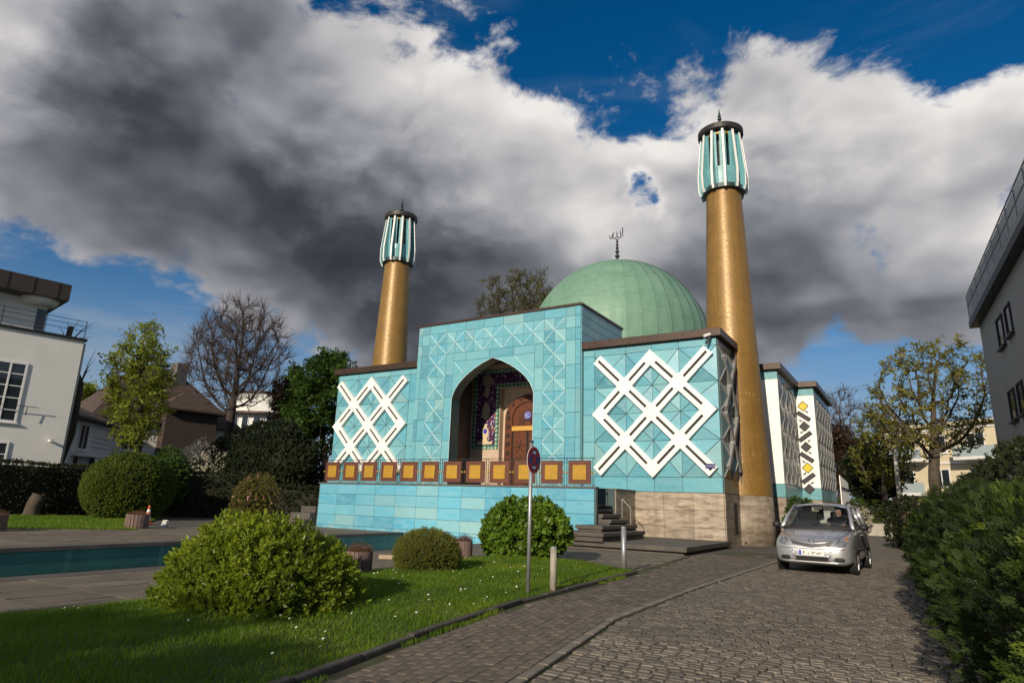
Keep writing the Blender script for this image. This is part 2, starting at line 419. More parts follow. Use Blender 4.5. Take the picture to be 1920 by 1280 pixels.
def gold_mosaic():
    mt, nt, b, out = nodes_of('gold_mosaic'); g = NT(nt)
    tc = g.N('ShaderNodeTexCoord').outputs['Object']
    sp = g.N('ShaderNodeSeparateXYZ'); g.put(sp.inputs[0], tc)
    ang = g.M('ARCTAN2', sp.outputs[1], sp.outputs[0])
    cb = g.N('ShaderNodeCombineXYZ'); g.put(cb.inputs[0], g.M('MULTIPLY', ang, 1.1)); g.put(cb.inputs[1], sp.outputs[2])
    uv = cb.outputs[0]
    br = g.N('ShaderNodeTexBrick'); g.put(br.inputs['Vector'], uv); br.offset = .5
    br.inputs['Scale'].default_value = 24; br.inputs['Brick Width'].default_value = 1.0; br.inputs['Row Height'].default_value = 1.0; br.inputs['Mortar Size'].default_value = .07; br.inputs['Bias'].default_value = 0
    br.inputs['Color1'].default_value = (.33,.195,.048,1); br.inputs['Color2'].default_value = (.235,.132,.030,1); br.inputs['Mortar'].default_value = (.15,.085,.022,1)
    big = g.noise(tc, 1.1, 6, .6); c = g.mix(g.mr(big, .4, .75, 0, .38), br.outputs[0], (.12,.06,.014))
    streak = g.noise(g.coord('Object', (3, 3, .12)), 1.6, 5, .6); c = g.mix(g.mr(streak, .52, .8, 0, .45), c, (.10,.052,.014))
    # lost tesserae that show the pale bed
    vo = g.N('ShaderNodeTexVoronoi'); g.put(vo.inputs['Vector'], g.coord('Object', (1, 1, .55))); vo.inputs['Scale'].default_value = 7.5
    clus = g.noise(tc, .9, 3, .6)
    chip = g.M('MULTIPLY', g.mr(vo.outputs['Distance'], .16, .12), g.mr(clus, .55, .60))
    c = g.mix(chip, c, (.62,.50,.30))
    g.put(b.inputs['Base Color'], c); b.inputs['Metallic'].default_value = .18
    g.put(b.inputs['Roughness'], g.mr(g.noise(uv, 9, 4, .7), .35, .65, .36, .52)); 
    g.put(b.inputs['Normal'], g.bump(g.noise(uv, 24, 3, .6), .16, .01))
    return mt
M_gold = gold_mosaic()
M_goldpanel = pbr('gold_panel', (.43,.245,.028), .45, .18, 5, metal=.25, bump=.2, bscale=14)
M_rust = pbr('red_brown_panel', (.105,.034,.018), .55, .22, 2.5, orand=.08)
M_darkmetal = pbr('dark_metal', (.030,.030,.032), .45, .3, 6, metal=.5)
M_copper = None
def copper():
    mt, nt, b, out = nodes_of('green_copper'); g = NT(nt)
    geo = g.N('ShaderNodeTexCoord').outputs['Object']
    a = g.noise(geo, .8, 6, .6); f = g.noise(g.coord('Object', (2.6, 2.6, .5)), 1.5, 6, .65)
    c = g.mix(g.mr(a, .3, .7), (.122,.245,.17), (.172,.305,.218)); c = g.mix(g.mr(f, .45, .78, 0, .4), c, (.25,.385,.295))
    hs = g.N('ShaderNodeHueSaturation'); g.put(hs.inputs['Color'], c); g.put(hs.inputs['Value'], g.mr(g.objrand(), 0, 1, .96, 1.03)); g.put(b.inputs['Base Color'], hs.outputs[0])
    b.inputs['Roughness'].default_value = .55; b.inputs['Metallic'].default_value = .05
    return mt
M_copper = copper()
M_stonestep = pbr('grey_step_stone', (.088,.078,.066), .8, .35, 1.6, bump=.25, bscale=22, orand=.1, dirt=.3)
M_steel = pbr('galvanised_steel', (.36,.37,.38), .45, .25, 5, metal=.6)
# ------------------------------------------------------------------ mosque
W, P, DP, ZTOP, ZC, ZP, ZT = 10.607, 4.739, .24, 8.05, 8.392, 10.256, 1.943
A0, CM, B0, EM = 5.588, 1.155, 2.831, 1.15
class Fr:
    def __init__(s, O, X, Nn): s.O = Vector(O); s.X = Vector(X); s.N = Vector(Nn); s.Z = Vector((0,0,1))
    def p(s, u, v, n=0.0): return s.O+s.X*u+s.Z*v+s.N*n
mosque = thing('mosque', 'turquoise tiled mosque with pointed entrance arch, white lattice wings and green dome', 'mosque', (0,0,0))
def flat_tile(fr, u0, u1, v0, v1, parent=None, mat=None, gap=.007, t=.03, n0=0.0, name='tile'):
    b = MB(); u0 += gap; u1 -= gap; v0 += gap; v1 -= gap; e = .006
    A = [fr.p(u0,v0,n0),fr.p(u1,v0,n0),fr.p(u1,v1,n0),fr.p(u0,v1,n0)]
    B_ = [fr.p(u0,v0,n0+t-e),fr.p(u1,v0,n0+t-e),fr.p(u1,v1,n0+t-e),fr.p(u0,v1,n0+t-e)]
    tl = [rng.uniform(-.004,.004) for _ in range(4)]
    C_ = [fr.p(u0+e,v0+e,n0+t+tl[0]),fr.p(u1-e,v0+e,n0+t+tl[1]),fr.p(u1-e,v1-e,n0+t+tl[2]),fr.p(u0+e,v1-e,n0+t+tl[3])]
    b.add(A+B_+C_, [(0,1,5,4),(1,2,6,5),(2,3,7,6),(3,0,4,7),(4,5,9,8),(5,6,10,9),(6,7,11,10),(7,4,8,11),(8,9,10),(8,10,11)])
    return b.build(name, mat or M_tile, parent or mosque)
def pyramid_tile(fr, u0, u1, v0, v1, h, parent=None, ridges=True, gap=.008, n0=0.0, mats=None, cu=None, rw=.028):
    b = MB(); u0 += gap; u1 -= gap; v0 += gap; v1 -= gap; t = .03
    cu = (u0+u1)/2 if cu is None else cu; cv = (v0+v1)/2
    c4 = [(u0,v0),(u1,v0),(u1,v1),(u0,v1)]
    A = [fr.p(u,v,n0) for u, v in c4]; B_ = [fr.p(u,v,n0+t) for u, v in c4]; C_ = fr.p(cu, cv, n0+t+h)
    b.add(A+B_+[C_], [(0,1,5,4),(1,2,6,5),(2,3,7,6),(3,0,4,7),(4,5,8),(5,6,8),(6,7,8),(7,4,8)], 0)
    if ridges:
        for (u, v) in c4:
            p0 = fr.p(u+(cu-u)*.02, v+(cv-v)*.02, n0+t+.0); p1 = fr.p(cu, cv, n0+t+h)
            d = (p1-p0).normalized(); sd = d.cross(fr.N).normalized()*rw; up = fr.N*rw*1.3; dn = -fr.N*.012
            b.add([p0+sd+dn, p0-sd+dn, p0+up, p1+sd+dn, p1-sd+dn, p1+up], [(0,2,5,3),(2,1,4,5),(0,1,2),(3,5,4)], 1)
    return b.build('relief_tile', mats or [M_tile, M_ridge], parent or mosque)
def quarter_tiles(fr, u0, u1, v0, v1, h, rw=.020, parent=None):
    """a square relief cut into four folded tiles, each with a pale raised rib along its fold"""
    t = .03; g = .006; cu, cv = (u0+u1)/2, (v0+v1)/2; Hh = lambda u, v: h*max(0.0, 1-max(abs(u-cu)/((u1-u0)/2), abs(v-cv)/((v1-v0)/2)))
    for (ua, ub) in ((u0, cu), (cu, u1)):
        for (va, vb) in ((v0, cv), (cv, v1)):
            a, c, d, e = ua+g, ub-g, va+g, vb-g; q = [(a,d),(c,d),(c,e),(a,e)]; b = MB(); tl = rng.uniform(-.004,.004)
            base = [fr.p(u,v,0) for u, v in q]; top = [fr.p(u,v,t+tl+Hh(u,v)) for u, v in q]
            dg = (0,2) if (ua < cu-.01) == (va < cv-.01) else (1,3)
            tri = [(4,5,6),(4,6,7)] if dg == (0,2) else [(4,5,7),(5,6,7)]
            b.add(base+top, [(0,1,5,4),(1,2,6,5),(2,3,7,6),(3,0,4,7)]+tri, 0)
            p0, p1 = top[dg[0]], top[dg[1]]; dd = (p1-p0).normalized(); sd = dd.cross(fr.N).normalized()*rw; up = fr.N*.016; dn = -fr.N*.01; p0 = p0+dd*.01; p1 = p1-dd*.01
            b.add([p0+sd+dn, p0+sd*.6+up, p0-sd*.6+up, p0-sd+dn, p1+sd+dn, p1+sd*.6+up, p1-sd*.6+up, p1-sd+dn], [(0,1,5,4),(1,2,6,5),(2,3,7,6),(0,3,2,1),(4,5,6,7)], 1)
            b.build('relief_tile', [M_tile, M_ridge], parent or mosque)
def tri_panel(fr, u0, u1, v0, v1, h):
    """square panel folded from four triangular tiles on a dark bed"""
    t = .03; cu, cv = (u0+u1)/2, (v0+v1)/2; c4 = [(u0,v0),(u1,v0),(u1,v1),(u0,v1)]
    bed = MB().add([fr.p(u,v,.004) for u, v in c4]+[fr.p(cu,cv,h+.004)], [(0,1,4),(1,2,4),(2,3,4),(3,0,4)]).build('relief_bed', M_grout, mosque)
    for k in range(4):
        (ua, va), (ub, vb) = c4[k], c4[(k+1)%4]; P3 = [(ua,va,0),(ub,vb,0),(cu,cv,h)]; gu, gv = (ua+ub+cu)/3, (va+vb+cv)/3; gh = h/3
        e = max(abs(ub-ua), abs(vb-va)); sh = 1-.055/e*1.0
        Q = [(gu+(u-gu)*sh, gv+(v-gv)*sh, gh+(n-gh)*sh) for u, v, n in P3]; tl = rng.uniform(-.005,.005)
        MB().prism([fr.p(u,v,n) for u, v, n in Q], fr.N*(t+tl)).build('relief_tile', M_tile, mosque)
def lattice_bar(fr, a, c, w, n0, n1, ext=(0,0), slot=True, parent=None, trim=(1,1)):
    ax, ay = a; cx_, cy_ = c; L = math.hypot(cx_-ax, cy_-ay); du, dv = (cx_-ax)/L, (cy_-ay)/L; pu, pv = -dv, du
    s0 = w/2*trim[0]-ext[0]+.003; s1 = L-w/2*trim[1]+ext[1]-.003
    b = MB()
    def blk(sa, sb, ta, tb, na, nb, m):
        q = [(sa,ta),(sb,ta),(sb,tb),(sa,tb)]
        b.prism([fr.p(ax+du*s_+pu*t_, ay+dv*s_+pv*t_, na) for s_, t_ in q], fr.N*(nb-na), m)
    sw = .056; sl0 = s0+(s1-s0)*.06; sl1 = s1-(s1-s0)*.06
    if slot:
        blk(s0, s1, sw, w/2, n0, n1, 0); blk(s0, s1, -w/2, -sw, n0, n1, 0)
        blk(s0, sl0, -sw, sw, n0, n1, 0); blk(sl1, s1, -sw, sw, n0, n1, 0); blk(sl0, sl1, -sw, sw, n0, n1-.075, 1)
    else: blk(s0, s1, -w/2, w/2, n0, n1, 0)
    return b.build('lattice_bar', [M_white, M_slot], parent or mosque)
def lattice_node(fr, c, w, n0, n1, parent=None):
    h = w/2*math.sqrt(2)
    b = MB().prism([fr.p(c[0]+x*h, c[1]+y*h, n0) for x, y in ((1,0),(0,1),(-1,0),(0,-1))], fr.N*(n1-n0))
    return b.build('lattice_node', M_white, parent or mosque)
BW = .47
NODES = [(1,1),(3,1),(2,2),(1,3),(3,3),(2,4),(2,0),(0,2),(4,2)]
EDGES = [((0,4),(1,3)),((1,3),(2,4)),((2,4),(3,3)),((3,3),(4,4)),((0,2),(1,3)),((1,3),(2,2)),((2,2),(3,3)),((3,3),(4,2)),
         ((0,2),(1,1)),((1,1),(2,2)),((2,2),(3,1)),((3,1),(4,2)),((0,0),(1,1)),((1,1),(2,0)),((2,0),(3,1)),((3,1),(4,0))]
def wing(sx):
    fr = Fr((0,0,0), (sx,0,0), (0,-1,0))
    q = lambda i, j: (A0+i*CM, B0+j*EM)
    cols = [A0-.30, A0+CM, A0+2*CM, A0+3*CM, W-.012]; rows = [B0-.30, B0+EM, B0+2*EM, B0+3*EM, B0+4*EM+.30]
    for i in range(4):
        for j in range(4): tri_panel(fr, cols[i], cols[i+1], rows[j], rows[j+1], .085)
    for i in range(4):
        flat_tile(fr, cols[i], cols[i+1], ZT+.01, rows[0]); flat_tile(fr, cols[i], cols[i+1], rows[4], ZTOP-.01)
    mz = [ZT+.01]+rows+[ZTOP-.01]
    for k in range(len(mz)-1): flat_tile(fr, P+.01, cols[0], mz[k], mz[k+1])
    for nd in NODES: lattice_node(fr, q(*nd), BW, .05, .235)
    for a, c in EDGES:
        end = lambda k: k in ((0,4),(4,4),(0,0),(4,0))
        lattice_bar(fr, q(*a), q(*c), BW, .05, .235, (.14+BW/2 if end(a) else 0, .14+BW/2 if end(c) else 0))
    # masses
    xa, xb = sorted((sx*P, sx*W))
    MB().box(xa, xb, 0, 3.9, ZT, ZTOP+.1).build('wing_wall', M_grout, mosque)
    # travertine plinth, slab by slab
    n = 5; x0, x1 = P, W
    for i in range(n):
        a = x0+(x1-x0)*i/n; c = x0+(x1-x0)*(i+1)/n
        hs = [0, rng.uniform(.6,.8), rng.uniform(1.2,1.4), ZT-.012]
        for k in range(3): flat_tile(fr, a, c, hs[k], hs[k+1], mat=M_trav, gap=.003, t=.05, n0=-.02, name='plinth_slab')
    MB().box(xa, xb, .0, 3.9, -.3, ZT).build('plinth_core', M_trav, mosque)
    # fascia
    co = .22
    b = MB(); xo = sx*(W+co); xi = sx*P
    xa, xb = sorted((xo, xi)); b.box(xa, xb, -co, 4.1, ZTOP+.02, ZC); b.build('roof_fascia', M_bronze, mosque, bevel=.015)
    # outer side face
    fs = Fr((sx*W, 0, 0), (0,1,0), (sx,0,0))
    r2 = [ZT+.01, B0-.30, B0+EM, B0+2*EM, B0+3*EM, B0+4*EM+.30, ZTOP-.01]
    cu = [.03, 1.25, 2.47]
    for i in range(2):
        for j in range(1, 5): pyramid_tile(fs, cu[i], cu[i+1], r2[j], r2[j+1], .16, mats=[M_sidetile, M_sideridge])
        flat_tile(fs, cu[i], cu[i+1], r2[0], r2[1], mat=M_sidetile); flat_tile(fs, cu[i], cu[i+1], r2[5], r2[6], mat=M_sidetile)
    u = lambda k: 1.25+k*1.02
    for nd in ((0,1),(0,3)): lattice_node(fs, (u(nd[0]), B0+nd[1]*EM), .20, .05, .22)
    for a, c in (((-1,0),(0,1)),((1,0),(0,1)),((0,1),(-1,2)),((0,1),(1,2)),((-1,2),(0,3)),((1,2),(0,3)),((0,3),(-1,4)),((0,3),(1,4))):
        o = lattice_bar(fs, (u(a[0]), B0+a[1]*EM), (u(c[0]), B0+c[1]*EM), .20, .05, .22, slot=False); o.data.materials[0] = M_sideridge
    MB().box(sx*W-.03, sx*W+.03, .05, 2.5, -.1, ZT-.012).build('plinth_slab', M_trav, mosque)
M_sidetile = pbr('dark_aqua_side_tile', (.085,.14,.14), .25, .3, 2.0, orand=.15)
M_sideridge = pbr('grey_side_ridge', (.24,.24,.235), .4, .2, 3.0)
wing(1); wing(-1)

def camera_fitting():
    t = thing('security_camera', 'small white security camera under the brown roof fascia, top right corner of the right wing', 'camera', (10.35,-.2,7.95))
    MB().tube([(10.42,-.22,8.0),(10.40,-.34,7.95)], .02, 8).build('bracket', M_steel, t)
    b = MB().tube([(10.44,-.30,8.12),(10.22,-.44,8.02)], [.06,.065], 10).build('housing', M_whitepaint, t)
    MB().tube([(10.40,-.26,7.99),(10.28,-.34,7.72)], .05, 10).build('housing', M_darkmetal, t)
M_whitepaint = pbr('white_paint', (.72,.71,.68), .5, .08, 3)
camera_fitting()

# ---- portal
FP = Fr((0,-DP+.03,0), (1,0,0), (0,-1,0))
YF = -DP+.03
ARCH = [(2.34,6.25),(2.26,6.50),(2.13,6.74),(1.94,6.99),(1.70,7.22),(1.40,7.45),(1.02,7.69),(.56,7.92),(0,8.13)]
ZPT = ZP-.115
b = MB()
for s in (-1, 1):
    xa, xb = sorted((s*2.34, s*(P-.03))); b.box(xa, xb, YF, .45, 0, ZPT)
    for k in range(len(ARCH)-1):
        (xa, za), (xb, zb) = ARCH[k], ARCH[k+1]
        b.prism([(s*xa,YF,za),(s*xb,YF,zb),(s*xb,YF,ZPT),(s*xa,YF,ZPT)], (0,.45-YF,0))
b.build('portal_wall', pbr('shaded_reveal_tile', (.060,.125,.125), .35, .25, 2.5, dirt=.2), mosque)  # aqua reveal tile darkened: the shade of the reveal is put into its colour
tr_ = MB(); tr_.tube([(x, YF-.034, z) for x, z in [(2.34,2.0)]+ARCH]+[(-x, YF-.034, z) for x, z in ARCH[::-1][1:]+[(2.34,2.0)]], .014, 6); tr_.build('arch_trim', M_ridge, mosque)
b = MB()
for s in (-1, 1):
    xa, xb = sorted((s*3.50, s*(P-.03))); b.box(xa, xb, .452, 4.57, 0, ZPT)
b.box(-3.498, 3.498, .452, 4.57, 8.62, ZPT); b.box(-3.498, 3.498, 3.50, 4.57, 0, 8.618)
b.build('portal_block', M_stonein if 'M_stonein' in globals() else M_grout, mosque)
MB().box(-P-.05, P+.05, YF-.09, 4.62, ZPT+.002, ZP).build('portal_fascia', M_bronze, mosque, bevel=.01)
# portal sides: plain aqua courses
for s in (-1, 1):
    fs = Fr((s*(P-.03), YF, 0), (0,1,0), (s,0,0))
    zz = [ZC+.01, 8.85, 9.28, 9.70, ZPT-.005]
    for i in range(5):
        for j in range(4): flat_tile(fs, .01+i*.95, .01+(i+1)*.95, zz[j], zz[j+1])
    flat_tile(fs, .005, .195, 2.0, ZC, t=.028)
# relief column and frieze, plain courses
zc = [9.69-1.14*k for k in range(7)]
for s in (-1, 1):
    f2 = Fr(FP.O, (s,0,0), FP.N)
    for k in range(1, 7):
        z1 = zc[k]; z0 = zc[k]-1.14
        if z0 < 2: z0 = 2.0
        quarter_tiles(f2, 2.81, 3.96, z0, z1, .06)
    hs = [ZPT-.004, 9.69, 9.12, 8.55, 7.42, 6.35, 5.27, 4.19, 3.1, 2.0]
    for k in range(len(hs)-1):
        flat_tile(f2, 3.96, 4.45, hs[k+1], hs[k]); flat_tile(f2, 4.45, P-.035, hs[k+1], hs[k])
        if hs[k] <= 8.56: flat_tile(f2, 2.345, 2.81, hs[k+1], hs[k])
for i in range(7):
    w7 = 3.96*2/7; quarter_tiles(FP, -3.96+i*w7, -3.96+(i+1)*w7, 8.55, 9.69, .06)
    flat_tile(FP, -3.96+i*w7, -3.96+(i+1)*w7, 9.69, ZPT-.004)
for xa, xb in ((-2.34,-1.6),(-1.6,-.2),(-.2,1.2),(1.2,2.34)): flat_tile(FP, xa, xb, 8.135, 8.55)
for s in (-1, 1):     # spandrels with raised cross ridges
    b = MB()
    for k in range(len(ARCH)-1):
        (xa, za), (xb, zb) = ARCH[k], ARCH[k+1]
        b.prism([(s*xa,YF-.001,za),(s*xb,YF-.001,zb),(s*xb,YF-.001,8.125),(s*xa,YF-.001,8.125)] if zb < 8.12 else [(s*xa,YF-.001,za),(s*xb,YF-.001,8.125),(s*xa,YF-.001,8.125)], (0,-.03,0))
    sp = b.build('spandrel_tile', M_tile, mosque)
    for (u0, v0), (u1, v1) in (((2.31,8.10),(1.72,7.50)),((1.22,8.10),(2.31,7.00))):
        p0 = Vector((s*u0,YF-.03,v0)); p1 = Vector((s*u1,YF-.03,v1)); d = (p1-p0).normalized(); sd = d.cross(Vector((0,-1,0)))*.02
        MB().add([p0+sd, p0-sd, p0+Vector((0,-.03,0)), p1+sd, p1-sd, p1+Vector((0,-.03,0))], [(0,2,5,3),(2,1,4,5),(0,1,2),(3,5,4)]).build('ridge', M_ridge, sp)
# ---- iwan interior
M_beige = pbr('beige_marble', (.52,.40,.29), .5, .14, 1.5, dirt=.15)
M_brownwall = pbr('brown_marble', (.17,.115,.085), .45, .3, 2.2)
M_wood = pbr('carved_door_wood', (.115,.032,.010), .42, .4, 7, bump=.5, bscale=18, stretch=(1,1,.4))
M_woodd = pbr('dark_door_wood', (.030,.012,.006), .5, .4, 8)
M_yellow = pbr('brass_lintel', (.60,.34,.07), .4, .15, 5)
def floral(name, border=False):
    mt, nt, b, out = nodes_of(name); g = NT(nt); co = g.coord('Object', (1,.0,1))
    if not border:
        vo = g.N('ShaderNodeTexVoronoi'); g.put(vo.inputs['Vector'], co); vo.inputs['Scale'].default_value = 7.5; vo.inputs['Randomness'].default_value = .75
        ds = vo.outputs['Distance']
        cs = g.N('ShaderNodeSeparateColor'); g.put(cs.inputs[0], vo.outputs['Color'])
        flower = g.ramp(cs.outputs[0], [(0,(.58,.50,.54)),(.24,(.42,.12,.04)),(.45,(.24,.19,.42)),(.68,(.58,.42,.28)),(.86,(.26,.08,.14))], 'CONSTANT')
        vo2 = g.N('ShaderNodeTexVoronoi'); g.put(vo2.inputs['Vector'], co); vo2.inputs['Scale'].default_value = 24
        base = g.mix(g.mr(vo2.outputs['Distance'], .22, .16), (.045,.018,.075), (.36,.28,.34))
        c = g.mix(g.mr(ds, .47, .43), base, (.022,.008,.028)); c = g.mix(g.mr(ds, .40, .36), c, flower)
        c = g.mix(g.mr(ds, .19, .16), c, (.05,.02,.12)); c = g.mix(g.mr(ds, .10, .07), c, (.66,.58,.46))
    else:
        vo = g.N('ShaderNodeTexVoronoi'); g.put(vo.inputs['Vector'], co); vo.inputs['Scale'].default_value = 4.4; vo.inputs['Randomness'].default_value = .15
        ds = vo.outputs['Distance']; c = g.mix(g.mr(ds, .40, .36), (.05,.13,.10), (.26,.40,.30)); c = g.mix(g.mr(ds, .20, .16), c, (.50,.55,.42))
    g.put(b.inputs['Base Color'], c); b.inputs['Roughness'].default_value = .25
    return mt
M_floral = floral('floral_mosaic'); M_floralb = floral('green_mosaic_border', True)
M_cream = pbr('cream_mosaic', (.62,.50,.33), .35, .15, 9)
M_medal = pbr('blue_medallion', (.06,.07,.42), .3, .2, 6)
M_medgrey = pbr('grey_medallion', (.30,.26,.20), .4, .35, 14)
YB = 3.10
# keep the door bay open: dado only beside the door
b = MB()
for s in (-1, 1):
    xa, xb = sorted((s*1.60, s*3.496)); b.box(xa, xb, YB, 3.498, 2.0, 8.616)
b.box(-1.598, 1.598, YB, 3.498, 7.27, 8.616)
b.build('iwan_wall', M_beige, mosque)
for s in (-1, 1):
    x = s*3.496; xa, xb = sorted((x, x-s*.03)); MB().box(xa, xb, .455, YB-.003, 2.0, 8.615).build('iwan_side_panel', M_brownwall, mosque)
b = MB()
for s in (-1, 1):
    xa, xb = sorted((s*1.86, s*3.11)); b.box(xa, xb, YB-.03, YB-.001, 4.28, 8.10)
b.box(-1.86, 1.86, YB-.03, YB-.001, 7.52, 8.10)
fl = b.build('floral_mosaic', M_floral, mosque)
b = MB()
for s in (-1, 1):
    xa, xb = sorted((s*1.64, s*1.858)); b.box(xa, xb, YB-.04, YB-.001, 4.05, 7.29)
    xa, xb = sorted((s*3.112, s*3.35)); b.box(xa, xb, YB-.04, YB-.001, 4.05, 8.33)
    xa, xb = sorted((s*1.86, s*3.11)); b.box(xa, xb, YB-.04, YB-.001, 4.05, 4.278)
b.box(-1.858, 1.858, YB-.04, YB-.001, 7.292, 7.518); b.box(-3.11, 3.11, YB-.04, YB-.001, 8.102, 8.33)
b.build('mosaic_border', M_floralb, mosque)
def ogee(cx_, cz, w, h, n=14):
    pts = []
    for i in range(n*2):
        t = i/(n*2)*2*math.pi; r = abs(math.cos(t))
        x = math.sin(t); z = math.cos(t)
        pts.append((cx_+w*math.copysign(abs(x)**1.35, x), YB-.031, cz+h*z))
    return pts
for s in (-1, 1):
    cx_ = s*2.48
    for cz, w, h, mt in ((6.05,.25,.50,M_medgrey),(7.15,.16,.36,M_medgrey),(7.75,.30,.34,M_medgrey)):
        MB().prism(ogee(cx_, cz, w, h), (0,-.012,0)).build('medallion', mt, mosque)
    # vase with a spread foot and round belly
    half = [(.0,4.30),(.42,4.32),(.50,4.44),(.42,4.50),(.34,4.42),(.16,4.50),(.12,4.62),(.20,4.78),(.22,4.98),(.12,5.14),(.07,5.28),(.16,5.36),(.0,5.40)]
    pts = [(cx_+x, YB-.031, z) for x, z in half]+[(cx_-x, YB-.031, z) for x, z in half[-2:0:-1]]
    MB().prism(pts, (0,-.012,0)).build('vase_motif', M_cream, mosque)
    MB().prism([(cx_+.12*math.cos(a), YB-.044, 5.0+.14*math.sin(a)) for a in np.linspace(0, 2*math.pi, 13)[:-1]], (0,-.006,0)).build('vase_flower', M_medal, mosque)
# door in a pointed wooden frame
DY = 3.34
MB().box(-1.597, 1.597, 3.45, 3.497, 2.0, 7.268).build('door_reveal', M_beige, mosque)
DA = [(1.36,5.70),(1.31,6.0),(1.17,6.30),(.94,6.52),(.60,6.72),(.29,6.84),(0,6.92)]
door = MB()
for s in (-1, 1):
    xa, xb = sorted((s*.92, s*1.36)); door.box(xa, xb, DY-.10, DY+.1, 2.0, 5.70)
    IA = [(.92,5.70),(.88,5.90),(.78,6.09),(.62,6.25),(.41,6.38),(.19,6.47),(0,6.51)]
    for k in range(6):
        (xa, za), (xb, zb) = DA[k], DA[k+1]; (xc, zc_), (xd, zd) = IA[k], IA[k+1]
        door.prism([(s*xa,DY-.10,za),(s*xb,DY-.10,zb),(s*xd,DY-.10,zd),(s*xc,DY-.10,zc_)], (0,.2,0))
dr = door.build('door', M_wood, mosque)
for s in (-1, 1):
    for k in range(8): MB().box(s*1.14-.12, s*1.14+.12, DY-.115, DY-.101, 2.35+k*.46, 2.57+k*.46).build('frame_inset', M_woodd, dr)
    for x, z in ((1.17,5.95),(.87,6.36),(.41,6.63)): MB().obox((s*x, DY-.108, z), (.09*math.cos(.5*s),0,.09*math.sin(-.5*s)), (0,.007,0), (.09*math.sin(.5*s),0,.09*math.cos(.5*s))).build('frame_inset', M_woodd, dr)
    xa, xb = sorted((s*.012, s*.915)); MB().box(xa, xb, DY-.03, DY+.06, 2.0, 4.98).build('door_leaf', M_wood, dr)
    b = MB(); cxx = s*.46
    for cz in (2.6, 3.4, 4.2):
        for a in range(6):
            t = a*math.pi/3+.2; b.bar((cxx, DY-.04, cz), (cxx+.33*math.cos(t), DY-.04, cz+.36*math.sin(t)), .03, .03, (0,-1,0))
    for xx in (.04, .88): b.box(s*xx-.03, s*xx+.03, DY-.06, DY-.031, 2.0, 4.95)
    b.build('door_tracery', M_woodd, dr)
    MB().box(s*.12-.06, s*.12+.06, DY-.10, DY-.062, 3.18, 3.42).build('door_handle', M_yellow, dr)
MB().box(-.915, .915, DY-.13, DY-.04, 4.985, 5.22).build('door_lintel', M_yellow, dr)
b = MB()
for s in (-1, 1):
    for k in range(6):
        (xc, zc_), (xd, zd) = IA[k], IA[k+1]; b.prism([(s*xc,DY-.02,5.222),(s*xd,DY-.02,5.222),(s*xd,DY-.02,zd),(s*xc,DY-.02,zc_)], (0,.06,0))
ty = b.build('tympanum', M_wood, dr)
b = MB()
for k in range(13):
    t = math.pi*k/12; b.bar((.16*math.cos(t), DY-.03, 5.35+.16*math.sin(t)), (.66*math.cos(t), DY-.03, 5.35+.80*math.sin(t)), .022, .03, (0,-1,0))
for rr in (.32, .5): b.tube([(rr*math.cos(t), DY-.03, 5.35+rr*1.15*math.sin(t)) for t in np.linspace(0, math.pi, 16)], .014, 5)
b.build('tympanum_tracery', M_woodd, dr)
md = MB().prism([(.21*math.cos(a), DY-.07, 5.78+.21*math.sin(a)) for a in np.linspace(0, 2*math.pi, 25)[:-1]], (0,.03,0)).build('round_emblem', M_medal, dr)
b = MB()
b.tube([(.10,DY-.08,5.86),(-.02,DY-.08,5.84),(-.04,DY-.08,5.76),(.04,DY-.08,5.74),(.12,DY-.08,5.70),(-.10,DY-.08,5.68)], .016, 5)
b.tube([(-.08,DY-.08,5.88),(-.12,DY-.08,5.80),(-.06,DY-.08,5.76)], .016, 5)
b.tube([(.17*math.cos(a), DY-.075, 5.78+.17*math.sin(a)) for a in np.linspace(0, 2*math.pi, 25)], .008, 5)
b.build('emblem_script', M_whitepaint, dr)

